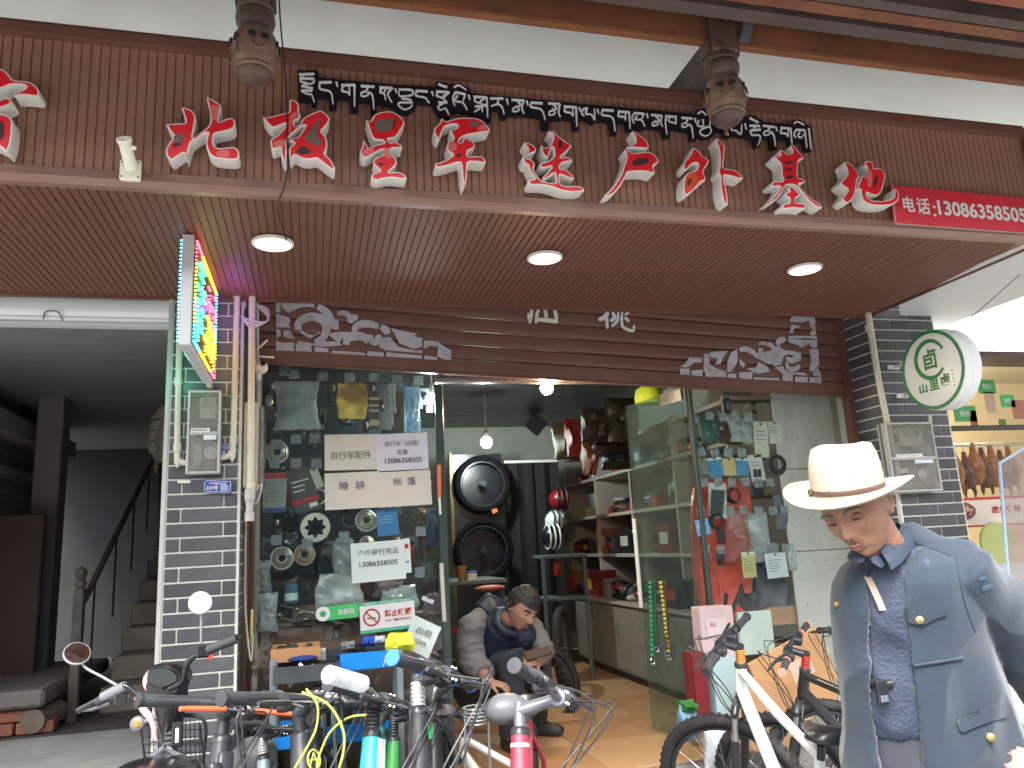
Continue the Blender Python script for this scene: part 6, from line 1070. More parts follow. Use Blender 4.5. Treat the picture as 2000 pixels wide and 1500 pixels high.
zt_ = zt0 - .075; MB().bbox((xm + .004, ya - .0, zt_), (xb - .031, ya + .012, zt_ + .075), None, .003).build('blue_rail', M_cb, tc_)
MB().bbox((xa + .02, ya - .14, zt_ - .012), (xm, ya - .128, zt_ + .058), None, .003).build('drawer_front', M_cg, tc_); MB().box((xa + .02, ya - .128, zt_ - .01), (xm, ya - .001, zt_ - .004)).box((xa + .02, ya - .128, zt_ - .0035), (xa + .026, ya - .001, zt_ + .05)).box((xm - .006, ya - .128, zt_ - .0035), (xm, ya - .001, zt_ + .05)).build('drawer_tray', M_cg, tc_)
for i in range(16): p = V((R.uniform(xa + .12, xm - .03), ya - R.uniform(.02, .11), zt_ + .012)); MB().tube([p, p + V((R.uniform(-.05, .05), R.uniform(-.03, .03), R.uniform(.01, .04)))], R.uniform(.004, .009), 6).build('loose_tool', R.choice([M_steel, M_blk, M_alu]), tc_)
p = onY(753, 1287, ya - .003); MB().lathe([(.013, 0), (.013, .004), (.001, .005)], p, (0, -1, 0), 16).build('lock', M_steel, tc_); MB().tube([p + V((0, -.006, 0)), p + V((-.012, -.012, -.03))], .003, 6).build('key', M_steel, tc_)
for x in (xa + .015, xb - .015):
    for dz in (.02, .045): MB().lathe([(.006, 0), (.004, .003)], (x, ya, zt0 - dz), (0, -1, 0), 10).build('bolt', M_steel, tc_)
for x in (xa + .015, xb - .015): MB().lathe([(.03, -.012), (.03, .012)], (x, ya + .02, .03), X_, 16).build('caster', M_blk, tc_)
def ctop(lab, name, cat, f, px, py, y=3.88): t = thing(name, lab, cat, onY(px, py, y)); f(t, onY(px, py, y)); return t
ctop('open brown cardboard tray on the tool cart', 'cardboard_tray', 'box', lambda t, p: (MB().box((-.11, -.05, -.03), (.11, -.045, .03), Matrix.Translation(p)).box((-.11, .1, -.03), (.11, .105, .035), Matrix.Translation(p)).box((-.11, -.045, -.03), (-.105, .1, .03), Matrix.Translation(p)).box((.105, -.045, -.03), (.11, .1, .03), Matrix.Translation(p)).box((-.105, -.045, -.03), (.105, .1, -.025), Matrix.Translation(p)).build('tray', bxm, t), [MB().ball(p + V((R.uniform(-.08, .08), R.uniform(-.02, .07), .02)), .02, 8).build('part', M_blk, t) for _ in range(7)]), 578, 1276)
ctop('small frosted jar between the tray and the tools', 'small_jar', 'jar', lambda t, p: (MB().lathe([(.018, -.02), (.018, .015), (.014, .02), (.001, .02)], p, Z_, 14).build('jar', G_bag2, t), MB().lathe([(.016, .02), (.016, .032), (.001, .032)], p, Z_, 14).build('lid', M_whi, t)), 629, 1280)
ctop('dark blue folded cloth in front of the cardboard tray', 'blue_cloth', 'cloth', lambda t, p: MB().ball(p, 1, 12, (.07, .03, .014)).build('cloth', cmat(40, 60, 120, .8), t, 60), 592, 1286, 3.83)
for i, (px, py, sx_, sz_, col, lab) in enumerate(((680, 1262, .05, .035, (130, 130, 135), 'grey crumpled work glove on the tool cart'), (701, 1268, .045, .04, (26, 26, 30), 'black tool head on the tool cart'), (720, 1252, .05, .03, (40, 80, 180), 'blue and white rag on top of the tools'), (741, 1250, .05, .025, (190, 200, 225), 'white rag beside the blue rag'), (760, 1272, .06, .02, (40, 60, 50), 'dark green tool roll under the yellow packet'), (668, 1282, .05, .016, (30, 40, 80), 'navy tool lying at the middle of the cart'))): bag(px, py, sx_ / .0026 * 1.3, sz_ / .0026 * 1.4, 3.87, lab, cmat(*col, .7), lab.split()[-5] if 0 else 'tool', seed=80 + i, dep=.04, name='tool_item')
t = bag(781, 1254, 54, 34, 3.84, 'bright yellow and white packet at the right end of the cart', mat('neon_yellow', (.72, .82, .06), .5, var=.15, scale=20), 'packet', seed=88, dep=.035)
for i in range(22):
    p = V((R.uniform(xa + .05, xb - .05), R.uniform(ya + .04, yb - .03), (zt0 - .375) if i % 2 else .17)); h = R.uniform(.05, .2); t = thing('cart_oddment', 'dark oddment stored on the %s shelf of the tool cart' % ('middle' if i % 2 else 'lowest'), 'tool', p, 'dark oddments stored on the tool cart shelves')
    MB().bbox(p, p + V((R.uniform(.03, .08), .04, h)), None, .006).build('body', R.choice([M_blk, M_cg, M_blk2, cmat(90, 40, 34), cmat(48, 60, 52)]), t)
# ---------------------------------------------------------------- bicycles
M_tyre = mat('tyre_rubber', (.018, .018, .019), .75, var=.25, scale=30, dirt=(.09, .08, .07), dscale=12, damt=.5, bump=.3, bscale=90)
M_rub = mat('grip_rubber', (.035, .037, .04), .65, var=.1, scale=30, bump=.25, bscale=160)
M_bbar = mat('bar_black', (.030, .032, .037), .32, var=.08, scale=20)
M_cab = mat('cable_housing', (.035, .036, .04), .4); M_sil = mat('polished_silver', (.62, .63, .64), .2, metal=.9, var=.04)
def basis(o, x, y, z): return Matrix(((x.x, y.x, z.x, o.x), (x.y, y.y, z.y, o.y), (x.z, y.z, z.z, o.z), (0, 0, 0, 1)))
def wheel(t, c, ax, fw, r=.33, tw=.026, sp=28, name='wheel', disc=True, rimm=None):
    ax = ax.normalized(); rimm = rimm or M_bbar
    w = MB().lathe([(.018, -.045), (.022, -.03), (.014, -.02), (.014, .02), (.022, .03), (.018, .045)], c, ax, 12).build(name, M_bbar, t, 50)
    MB().torus(c, ax, r - tw, tw, 48, 10, xdir=ax.orthogonal()).build('tyre', M_tyre, w, 60)
    mb = MB(); x = ax.orthogonal().normalized(); y = ax.cross(x)
    for i in range(64):    # tread knobs
        a = 2 * pi * i / 64; d = x * cos(a) + y * sin(a); tt = ax.cross(d)
        for q in (-.012, .006):
            p = c + d * (r - .003) + ax * q; mb.add([p - tt * .006, p + tt * .006, p + tt * .006 + ax * .009, p - tt * .006 + ax * .009, p - tt * .006 + d * .005, p + tt * .006 + d * .005, p + tt * .006 + ax * .009 + d * .005, p - tt * .006 + ax * .009 + d * .005], [(4,5,6,7),(0,1,5,4),(1,2,6,5),(2,3,7,6),(3,0,4,7)])
    k_ = mb.build('tread', M_tyre, w); k_['kind'] = 'stuff'
    MB().torus(c, ax, r - tw * 2 - .008, .012, 48, 6).build('rim', rimm, w, 50)
    mb = MB()
    for i in range(sp):
        a = 2 * pi * i / sp; s_ = 1 if i % 2 else -1; d = x * cos(a) + y * sin(a); d2 = x * cos(a + .5 * s_) + y * sin(a + .5 * s_); mb.tube([c + d2 * .02 + ax * (.03 * s_), c + d * (r - tw * 2 - .012)], .0011, 4, False)
    k_ = mb.build('spokes', M_sil, w); k_['kind'] = 'stuff'
    if disc: MB().torus(c - ax * .035, ax, .065, .012, 24, 4).build('brake_disc', M_sil, w)
    return w
def bike(lab, P, Dp, hint, up=None, L=.64, fm=None, barm=None, gripm=None, rise=.02, fork='sus', saddle=True, headm=None, stem_l=.08, lever_m=None, cablem=None, sc=1.0, head_deco=None, heading=None, spacer=None, gripL=.125, extra=None, nm='bicycle', endm=None, fullbar=True, fender=False, sph=.02):
    """P: centre of the bar clamp; Dp: direction along the bar towards its picture-right end; hint: forward direction of the frame"""
    fm = fm or M_bbar; barm = barm or M_bbar; gripm = gripm or M_rub; cablem = cablem or M_cab
    U0 = V(up).normalized() if up else Z_; D = V(Dp).normalized()
    fwd = V(hint).normalized(); s_ = fwd.cross(U0).normalized()      # frame side axis
    fwd = U0.cross(s_).normalized(); U = (U0 * cos(radians(19)) - fwd * sin(radians(19))).normalized()      # steerer axis leaning back
    Db = (D - U * D.dot(U)).normalized(); fb = U.cross(Db).normalized()
    if fb.dot(fwd) < 0: fb = -fb
    T = P - fb * stem_l * sc - U * .035 * sc                          # top of the head tube area
    t = thing(nm, lab, 'bicycle', V((T.x, T.y, 0)), None)
    S_ = lambda a, b, c_: T + s_ * (a * sc) + fwd * (b * sc) + U0 * (c_ * sc)
    Q = lambda a, b, c_: T + Db * (a * sc) + fb * (b * sc) + U * (c_ * sc)
    # steering assembly
    MB().tube([Q(0, 0, -.16), Q(0, 0, -.05)], [.027 * sc, .024 * sc], 14).build('head_tube', headm or fm, t, 50)
    MB().lathe([(.026 * sc, 0), (.026 * sc, .012 * sc), (.02 * sc, .02 * sc)], Q(0, 0, -.05), U, 14).build('headset_cup', M_bbar, t, 50); MB().lathe([(.026 * sc, 0), (.026 * sc, -.012 * sc)], Q(0, 0, -.16), U, 14).build('headset_cup', M_bbar, t, 50)
    if spacer:
        for i in range(6): MB().lathe([(.0175 * sc, 0), (.0195 * sc, .002 * sc), (.0195 * sc, .0075 * sc), (.0175 * sc, .0095 * sc)], Q(0, 0, -.032 + i * .010), U, 14).build('spacer', spacer[i % len(spacer)], t, 50)
    st = MB().tube([Q(0, 0, -.035), Q(0, 0, .045 if spacer else .03)], .0165 * sc, 12).tube([Q(0, 0, .03 if spacer else .01), Q(0, stem_l, .035)], [.018 * sc, .015 * sc], 10).lathe([(.021 * sc, -.02 * sc), (.021 * sc, .02 * sc)], Q(0, stem_l, .035), Db, 12).build('stem', barm, t, 50)
    for a in (-.011, .011):
        for b in (-.014, .014): MB().lathe([(.004 * sc, 0), (.003 * sc, .005 * sc)], Q(a, stem_l + .02, .035 + b), fb, 8).build('bolt', M_sil, st)
    h = L / 2 / sc; bc = lambda x, up_=0, bk=0: Q(x, stem_l - bk, .035 + up_)
    pts = [bc(-h, rise, .03), bc(-h * .45, rise, .012), bc(-h * .25, rise * .3, 0), bc(0), bc(h * .25, rise * .3, 0), bc(h * .45, rise, .012), bc(h, rise, .03)]
    hb = MB().tube(spline(pts, 5), .0125 * sc, 12).build('handlebar', barm, t, 50)
    for sg in (-1, 1):
        a, b = bc(sg * (h - gripL), rise, .024), bc(sg * (h + .004), rise, .03)
        g_ = MB().tube([a, a.lerp(b, .08), a.lerp(b, .12), a.lerp(b, .9), b], [.0172 * sc, .0172 * sc, .0156 * sc, .0156 * sc, .0165 * sc], 14).build('grip', gripm, hb, 50)
        for f_ in (0, 1): MB().lathe([(.0185 * sc, -.004 * sc), (.0195 * sc, 0), (.0185 * sc, .004 * sc), (.004, .0045 * sc)], a.lerp(b, f_ * .98 + .01), (b - a) * (1 if f_ else 1), 14).build('grip_ring', endm or M_bbar, g_, 50)
        cb_ = bc(sg * (h - gripL - .035), rise, .018); dn = (-U * .5 + fb).normalized()
        lv = MB().lathe([(.0185 * sc, -.014 * sc), (.0185 * sc, .014 * sc)], cb_, (b - a), 12).tube([cb_ + fb * .012 * sc, cb_ + dn * .035 * sc, cb_ + dn * .045 * sc + Db * (sg * .02 * sc)], [.012 * sc, .011 * sc, .008 * sc], 8).build('brake_lever', M_bbar, hb, 50)
        MB().tube(spline([cb_ + dn * .045 * sc, cb_ + dn * .052 * sc + Db * (sg * .05 * sc), cb_ + dn * .06 * sc + Db * (sg * .12 * sc)], 4), [.007 * sc] * 8 + [.005 * sc], 8).build('blade', lever_m or M_bbar, lv, 50)
        if lever_m: MB().tube([cb_ + dn * .057 * sc + Db * (sg * .085 * sc), cb_ + dn * .061 * sc + Db * (sg * .123 * sc)], .0062 * sc, 8).build('lever_sleeve', lever_m, lv, 50)
        sh_ = bc(sg * (h - gripL - .075), rise, .014); MB().bbox((-.018, -.03, -.03), (.018, .012, .006), basis(sh_, Db, fb, U) @ Matrix.Scale(sc, 4), .006).build('shifter', M_bbar, hb); MB().tube([sh_ - U * .015 * sc + fb * .01, sh_ - U * .03 * sc + fb * .03 * sc + Db * sg * -.02], [.006, .004], 6).build('shift_paddle', M_bbar, hb)
        # cable arcs
        for q in range(2):
            c0 = cb_ + dn * .04 * sc; o_ = R.uniform(.8, 1.15)
            MB().tube(spline([c0, c0 + fb * .075 * sc * o_ - Db * (sg * .05) - U * .02, bc(sg * h * .18, .02, 0) + fb * .12 * sc * o_ - U * (.05 + .03 * q), Q(sg * -.03, .09, -.16 - .03 * q), Q(sg * -.028, .03, -.26)], 6), .0026 * sc, 6).build('cable', cablem if q == 0 else M_cab, t, 60)
    # fork and front wheel
    fo = MB()
    if fork == 'sus':
        fo.tube([Q(-.065, .012, -.235), Q(-.045, .014, -.215), Q(0, .01, -.195), Q(.045, .014, -.215), Q(.065, .012, -.235)], [.017 * sc, .018 * sc, .021 * sc, .018 * sc, .017 * sc], 10)
        for sg in (-1, 1): fo.tube([Q(sg * .065, .012, -.225), Q(sg * .065, .012, -.40)], .0125 * sc, 10).tube([Q(sg * .065, .012, -.36), Q(sg * .066, .02, -.60), Q(sg * .058, .045, -.625)], [.0185 * sc, .019 * sc, .012 * sc], 10)
    else:
        for sg in (-1, 1): fo.tube([Q(0, 0, -.17), Q(sg * .045, .012, -.215), Q(sg * .058, .014, -.30), Q(sg * .055, .045, -.625)], [.017 * sc, .016 * sc, .014 * sc, .009 * sc], 8)
    fk = fo.build('fork', fm if fork != 'sus' else M_bbar, t, 50)
    if fork == 'sus':
        for sg in (-1, 1): MB().tube([Q(sg * .065, .012, -.245), Q(sg * .065, .012, -.345)], .0135 * sc, 10).build('stanchion', M_sil, fk, 50)
    wheel(t, Q(0, .045, -.62), Db, fb, .335 * sc, .026 * sc)
    # frame
    fr = MB(); hd1 = T - U * .07 * sc; hd2 = T - U * .15 * sc; bb = S_(0, -.60, -.62); stt = S_(0, -.80, -.19); ra = S_(0, -1.03, -.57)
    fr.tube([hd1, S_(0, -.40, -.14), stt], [.019 * sc, .018 * sc, .015 * sc], 12); fr.tube([hd2, S_(0, -.3, -.38), bb], [.026 * sc, .025 * sc, .021 * sc], 12); fr.tube([bb, stt + U0 * .03 * sc], .0165 * sc, 12).lathe([(.021 * sc, -.036 * sc), (.021 * sc, .036 * sc)], bb, s_, 12)
    for sg in (-1, 1): fr.tube([bb + s_ * (sg * .03 * sc), ra + s_ * (sg * .065 * sc)], .010 * sc, 8).tube([stt - U0 * .03 * sc + s_ * (sg * .012), S_(sg * .05, -.90, -.33), ra + s_ * (sg * .065 * sc)], .009 * sc, 8)
    fr.build('frame', fm, t, 50)
    rw = wheel(t, ra, s_, fwd, .335 * sc, .026 * sc)
    MB().torus(ra + s_ * .03 * sc, s_, .035 * sc, .012 * sc, 20, 4).build('cassette', M_sil, rw)
    ck = MB().torus(bb + s_ * .045 * sc, s_, .08 * sc, .006 * sc, 32, 4).lathe([(.012, -.06 * sc), (.012, .06 * sc)], bb, s_, 8).build('crankset', M_bbar, t, 50)
    for sg in (-1, 1):
        e = bb + s_ * (sg * .075 * sc) + (fwd * .6 - U0 * .8) * (sg * .165 * sc); MB().tube([bb + s_ * (sg * .06 * sc), e], [.012, .010], 8).build('crank_arm', M_bbar, ck); MB().bbox((-.045, -.035, -.011), (.045, .035, .011), basis(e + s_ * (sg * .05 * sc), s_, fwd, U0) @ Matrix.Scale(sc, 4), .005).build('pedal', M_blk, ck)
    if saddle:
        sp_ = stt + (stt - bb).normalized() * sph * sc; MB().tube([stt, sp_], .0135 * sc, 10).build('seatpost', M_sil if saddle == 'silver' else M_bbar, t, 50)
        rg = []
        for y, w, hh, dz in ((-.13, .04, .018, .012), (-.115, .062, .026, .016), (-.07, .07, .03, .014), (-.01, .052, .027, .006), (.05, .026, .022, .002), (.11, .019, .018, .0), (.135, .01, .010, -.004)):
            rg.append([sp_ + s_ * (cos(a * pi / 8) * w * sc) + fwd * (y * sc) + U0 * ((dz + .025 + (sin(a * pi / 8) * hh * (1 if a < 9 else .55))) * sc) for a in range(16)])
        MB().rings(rg).build('saddle', M_blk2, t, 60)
    if fender:
        for cc, ax_, a0 in ((ra, s_, 0), ):
            x = -fwd; y = U0; w0 = []; rg = []
            for i in range(18): a = radians(-10 + i * 8.5); d = x * cos(a) + y * sin(a); rg.append([cc + d * (.375 * sc) + s_ * q for q in (-.03, -.015, 0, .015, .03)] + [cc + d * (.371 * sc) + s_ * q for q in (.03, .015, 0, -.015, -.03)])
            MB().rings(rg).build('mudguard', fender, t, 60)
    return t, Q, S_, dict(U=U, Db=Db, fb=fb, fwd=fwd, s=s_, U0=U0, T=T)
M_cy = mat('frame_cyan', (.03, .50, .60), .3, var=.05, coat=.5); M_wf = mat('frame_white', (.75, .77, .74), .28, var=.03, coat=.5); M_rf = mat('frame_red', (.36, .03, .06), .3, var=.06, coat=.5)
M_yc = mat('yellow_cable', (.60, .66, .10), .4); M_or = mat('orange_sleeve', (.75, .13, .05), .45); M_bluer = mat('blue_ring', (.03, .16, .55), .4); M_silb = mat('silver_spacer', (.7, .7, .7), .25, metal=.8)
BK = []
def put_bike(lab, pc, d, l, dl, r, dr, hint, up=None, **k):
    """pc,l,r: picture positions of clamp and bar ends; d,dl,dr: their distances"""
    P = PD(*pc, d); A, B = PD(*l, dl), PD(*r, dr); k.pop('L', 0); return bike(lab, P, B - A, hint, up, L=max(.46, (B - A).length * 1.02), sc=k.pop('sc', P.z / 1.0), **k)
b1 = put_bike('black bicycle with orange brake levers in front of the left pillar', (458, 1376), 2.26, (310, 1352), 2.12, (620, 1404), 2.42, (.02, -1, 0), (.06, 0, 1), L=.57, lever_m=M_or, rise=.004, gripL=.16, fm=M_bbar, stem_l=.05)
b2 = put_bike('black bicycle with yellow cables and a round yellow head badge', (612, 1366), 2.25, (474, 1328), 2.02, (748, 1402), 2.48, (-.02, -1, 0), (-.10, 0, 1), L=.60, rise=.006, stem_l=.05)
b3 = put_bike('cyan framed bicycle with a plastic wrapped left grip', (752, 1370), 2.28, (680, 1342), 2.08, (835, 1400), 2.48, (-.12, -1, 0), (.06, 0, 1), L=.60, headm=M_cy, fm=M_cy, spacer=[M_bbar], rise=.01, stem_l=.035)
b4 = put_bike('black bicycle with silver headset spacers and a green and white head badge', (872, 1318), 2.30, (806, 1293), 2.08, (948, 1350), 2.52, (-.19, -1, 0), (-.01, 0, 1), L=.60, spacer=[M_silb], endm=M_bluer, rise=.008)
b6 = put_bike('dark red bicycle with a silver stem nearest the doorway', (1092, 1364), 2.25, (1016, 1275), 2.02, (1128, 1398), 2.5, (-.30, -1, 0), (.03, 0, 1), L=.62, headm=M_rf, fm=M_rf, barm=mat('grey_bar', (.20, .20, .23), .3, metal=.5), stem_l=.11, rise=.03)
b12 = bike('black and green bicycle in the second row beside the cart', PD(806, 1398, 3.0), PD(850, 1408, 3.2) - PD(765, 1392, 2.85), (-.1, -1, 0), (.05, 0, 1), L=.56, fm=mat('frame_green', (.03, .30, .05), .3, coat=.4), spacer=[M_bbar])
b13 = bike('silver blue bicycle in the second row beside the left pillar', PD(548, 1428, 2.95), PD(600, 1440, 3.1) - PD(500, 1420, 2.8), (.05, -1, 0), (-.06, 0, 1), L=.54, fm=mat('frame_silver_blue', (.30, .40, .48), .3, metal=.4), spacer=[M_silb])
b5 = bike('white framed bicycle turned away, its black saddle under the crouching man\'s hand', PD(900, 1395, 3.75), V((.9, .35, 0)), (-.45, .9, 0), (0, 0, 1), L=.5, fm=M_wf, sc=.85, saddle='silver')
# white mountain bike on the right, broadside, front wheel turned
b7 = bike('white mountain bike with black fork beside the walking man', PD(1408, 1256, 3.40), PD(1448, 1203, 3.68) - PD(1350, 1306, 3.12), PD(1428, 1240, 3.5) - PD(1525, 1340, 2.85), (-.02, 0, 1), L=.56, sph=.05, sc=1.06, fm=M_wf, headm=M_wf, spacer=[mat('orange_spacer', (.55, .22, .04), .4)], rise=.01, fender=mat('fender_grey', (.45, .50, .56), .35))
M_sal = mat('salmon_ring', (.75, .28, .22), .4)
b8 = bike('black bicycle with salmon tipped grips behind the white mountain bike', PD(1540, 1268, 3.62), PD(1562, 1205, 3.90) - PD(1505, 1335, 3.35), PD(1560, 1262, 3.7) - PD(1720, 1360, 3.25), (-.03, 0, 1), L=.60, endm=M_sal, spacer=[M_red], fm=mat('frame_dark', (.02, .022, .025), .3, coat=.5))
b9 = bike('black bicycle mostly hidden behind the walking man', PD(1640, 1235, 3.85), V((.2, .9, 0)), (-1, -.15, 0), (0, 0, 1), L=.6)
# details on those bikes
def on(t, mb, name, m, sm=50): return mb.build(name, m, t, sm)
t, Q, S_, d_ = b2; c = Q(0, .036, -.105); MB().torus(c, d_['fb'], .026, .0028, 28, 5).build('head_badge', M_yc, t); MB().tube([c - d_['Db'] * .018 - d_['U'] * .015, c + d_['U'] * .018, c + d_['Db'] * .018 - d_['U'] * .015], .002, 5).tube([c - d_['Db'] * .02, c + d_['Db'] * .02], .002, 5).build('badge_mark', M_yc, t)
MB().tube([Q(0, .0, -.16), Q(0, 0, -.04)], [.038, .029], 14).build('head_sleeve', M_bbar, t, 50)
for x in (.05, .075): MB().lathe([(.017, -.003), (.017, .003)], Q(x, .06, .037), d_['Db'], 14).lathe([(.006, 0), (.006, .004)], Q(x + .004, .08, .03), d_['fb'], 8).build('silver_clamp', M_sil, t)
for P_, d0 in (([(590, 1352), (640, 1375), (668, 1420), (672, 1460), (660, 1510)], 2.05), ([(598, 1345), (620, 1378), (618, 1420), (604, 1452), (576, 1500)], 2.12), ([(716, 1396), (680, 1402), (645, 1430), (624, 1475), (618, 1505)], 2.15)): MB().tube(spline([PD(x, y, d0) for x, y in P_], 8), .0032, 8).build('cable', M_yc, t, 60)
t, Q, S_, d_ = b3; h = .30; MB().tube([Q(-h - .01, .08 - .03, .05), Q(-h + .13, .08 - .02, .05)], [.024, .025], 12).build('plastic_wrap', glassmat('grip_wrap', (.9, .92, .95), .9, .1, base=.65, bcol=(.8, .82, .85)), t, 50)
on(t, MB().prism([Q(-.021, .030, -.055), Q(.021, .030, -.055), Q(.021, .033, -.15), Q(-.021, .033, -.15)], d_['fb'] * .001), 'white_label', M_whi)
t, Q, S_, d_ = b4; on(t, MB().tube([Q(0, 0, -.155), Q(0, 0, -.05)], [.0295, .028], 14), 'white_badge', mat('pearl_white', (.72, .75, .72), .3)); on(t, MB().prism([Q(-.012, .031, -.08), Q(.014, .031, -.07), (Q(.012, .031, -.105)), Q(-.006, .031, -.11)], d_['fb'] * .0015), 'green_patch', M_grn)
on(t, MB().tube([Q(0, 0, -.25), Q(0, 0, -.157)], [.024, .029], 14), 'lower_head_sleeve', M_bbar)
t, Q, S_, d_ = b6; on(t, MB().lathe([(.028, -.005), (.028, .005)], Q(0, 0, -.075), d_['U'], 16), 'white_band', M_whi); on(t, MB().ball(Q(.02, -.045, .02), 1, 14, (.07, .05, .045)), 'phone_mount_bag', mat('grey_bag', (.12, .13, .14), .4), 60)
on(t, MB().ball(Q(.03, .10, .05), .022, 12), 'bell', M_sil, 60)
t, Q, S_, d_ = b7; on(t, MB().prism([S_(.022, -.35, -.40), S_(.022, -.44, -.47), S_(.022, -.45, -.455), S_(.022, -.36, -.385)], d_['s'] * .002), 'frame_lettering', M_blk)
on(t, MB().tube([S_(0, -.62, -.45), S_(0, -.80, -.34)], .016, 10), 'seat_tube_brace', M_wf)
t, Q, S_, d_ = b8; p0, p1 = S_(.0, -.2, -.15), S_(0, -.38, -.28); on(t, MB().tube(spline([p0, p0 + Z_ * .04, p1 + Z_ * .05, p1, p0], 5), .008, 8).tube(spline([p0 + d_['s'] * .05, p1 + d_['s'] * .05], 4), .008, 8).tube([p0 + Z_ * .02, p1 + d_['s'] * .05], .006, 6), 'yellow_bottle_cage', mat('cage_yellow', (.75, .62, .02), .35))
t, Q, S_, d_ = b1; cl = Q(.0, .06, .05); on(t, MB().bbox((-.022, -.012, -.006), (.022, .012, .012), basis(cl, d_['Db'], d_['fb'], d_['U']), .004), 'white_clip', M_whi)
br = Q(.0, .03, -.10); on(t, MB().bbox((-.022, -.01, -.11), (.022, .012, .03), basis(br, d_['Db'], d_['fb'], d_['U']), .005).bbox((-.05, .0, -.03), (-.015, .02, 0), basis(br, d_['Db'], d_['fb'], d_['U']), .005).bbox((.02, .0, -.04), (.07, .02, -.02), basis(br, d_['Db'], d_['fb'], d_['U']), .005), 'lamp_bracket', M_bbar)
# saddle bag shapes and spare saddles seen between the bars
for lab, px, py, d, sx_, sz_, rot in (('dark grey saddle behind the yellow cables', 632, 1358, 3.35, .05, .035, 0), ('second dark grey saddle behind the yellow cables', 652, 1360, 3.3, .05, .035, 0), ('mauve black saddle behind the cyan bicycle', 715, 1370, 3.3, .06, .03, 0), ('large two-lobed saddle between cyan and badge bicycles', 838, 1372, 3.3, .075, .04, 0), ('purple topped saddle under the two-lobed one', 848, 1388, 3.2, .07, .025, 0)):
    p = PD(px, py, d); t = thing('bicycle_saddle', lab, 'saddle', V((p.x, p.y, p.z - .25)), 'dark saddles of bicycles parked behind the front row'); m_ = mat('saddle_mauve', (.055, .045, .06), .5) if 'mauve' in lab or 'purple' in lab else mat('saddle_grey', (.035, .035, .038), .5)
    MB().ball(p + V((-.022, 0, 0)), 1, 12, (sx_, .11, sz_)).ball(p + V((.03, .01, -.004)), 1, 12, (sx_ * .9, .10, sz_ * .9)).build('saddle_top', m_, t, 60); MB().tube([p - Z_ * .01, p - Z_ * .35], .0135, 10).build('seatpost', M_sil, t, 50)
    MB().torus(p + V((0, .0, -.04)), X_, .03, .004, 12, 5).build('saddle_rail', M_sil, t)
t = thing('wire_rack', 'coiled wire carrier behind the hand and saddle', 'rack', PD(935, 1410, 3.1)); p = PD(930, 1382, 3.0)
for i in range(5): MB().torus(p - Z_ * (i * .014), Z_, .05 - .003 * i, .0035, 24, 5).build('wire_loop', mat('dull_wire', (.25, .27, .28), .4, metal=.6), t)
for sx_ in (-1, 1): MB().tube([p + V((sx_ * .045, 0, 0)), p + V((sx_ * .05, .02, -.35))], .005, 6).build('rack_stay', mat('dull_wire', (.25, .27, .28), .4, metal=.6), t)
# clutter of dark frames below the bars
t = thing('grey_bucket', 'dusty grey plastic fender bag low in front of the left window', 'bag', PD(500, 1470, 3.0)); MB().ball(PD(492, 1478, 3.0), 1, 14, (.10, .09, .075)).build('bag', mat('dusty_grey', (.15, .16, .16), .5, var=.2), t, 60)
# ---- bikes inside the shop
b10 = bike('black and red bicycle standing inside behind the crouching man', onY(990, 1175, 5.6), V((.3, .95, 0)), (.9, -.25, 0), (0, 0, 1), L=.55, fm=mat('frame_dark_red', (.16, .008, .008), .3, coat=.4), sc=.95)
p = onZ(1105, 1352, FL); t = thing('large_wheel', 'thick black tyred wheel standing right of the crouching man', 'wheel', V((p.x, p.y, FL))); wheel(t, V((p.x, p.y, FL + .33)), V((.90, -.45, .03)), Y_, .33, .036, 24)
t = thing('orange_beam', 'orange painted saddle cover under the work table', 'cover', onY(950, 1150, 5.85)); MB().ball(onY(957, 1148, 5.85), 1, 12, (.12, .06, .022)).build('cover', mat('dull_orange', (.45, .12, .04), .5), t, 60)
# ---------------------------------------------------------------- electric bike at the left
eb = thing('electric_bike', 'pink and black electric bike with round mirrors at the left', 'electric bike', (-.75, 2.4, 0))
D0 = 2.55
M_pink = mat('pink_shell', (.75, .42, .42), .3, coat=.6, var=.03); M_gbk = mat('gloss_black_shell', (.012, .012, .014), .18, coat=.5, var=.05)
cE = PD(318, 1335, D0); rt = V((CR.x, CR.y, 0)).normalized(); fw_ = V((-rt.y, rt.x, 0))   # right and away directions
def E(px, py, d=D0): return PD(px, py, d)
# headlight housing (seen from the rider's side): black dash with pink shell behind
hs_ = []
for k, (a, y, sx_, sz_) in enumerate(((0, .00, .052, .036), (0, .012, .062, .048), (0, .05, .066, .056), (0, .10, .058, .052), (0, .14, .03, .03))):
    hs_.append([cE + rt * (cos(i * pi / 10) * sx_) + fw_ * y + Z_ * (sin(i * pi / 10) * sz_ - .01 - y * .2) + V((0, 0, .35 * y)) for i in range(20)])
MB().rings(hs_).build('headlight_shell', M_gbk, eb, 60)
MB().rings([[cE + rt * (-.03 + cos(i * pi / 10) * sx_) + fw_ * y + Z_ * (.002 + sin(i * pi / 10) * sz_) for i in range(20)] for y, sx_, sz_ in ((.03, .05, .04), (.05, .062, .05), (.11, .058, .048), (.16, .02, .02))]).build('pink_cowl', M_pink, eb, 60)
q = [E(290, 1330), E(296, 1306), E(328, 1303), E(349, 1318), E(347, 1330), E(318, 1342)]; MB().prism([v - fw_ * .012 for v in smoothpts(q, 2)], fw_ * .006).build('display', mat('lcd_dark', (.02, .03, .028), .12, coat=.6), eb)
MB().rings([[v - fw_ * .004 for v in smoothpts([E(286, 1334), E(292, 1302), E(330, 1298), E(354, 1316), E(352, 1334), E(318, 1350)], 2)], [v + fw_ * .02 for v in smoothpts([E(280, 1340), E(288, 1300), E(332, 1294), E(360, 1314), E(356, 1340), E(318, 1360)], 2)]]).build('display_bezel', M_gbk, eb, 60)
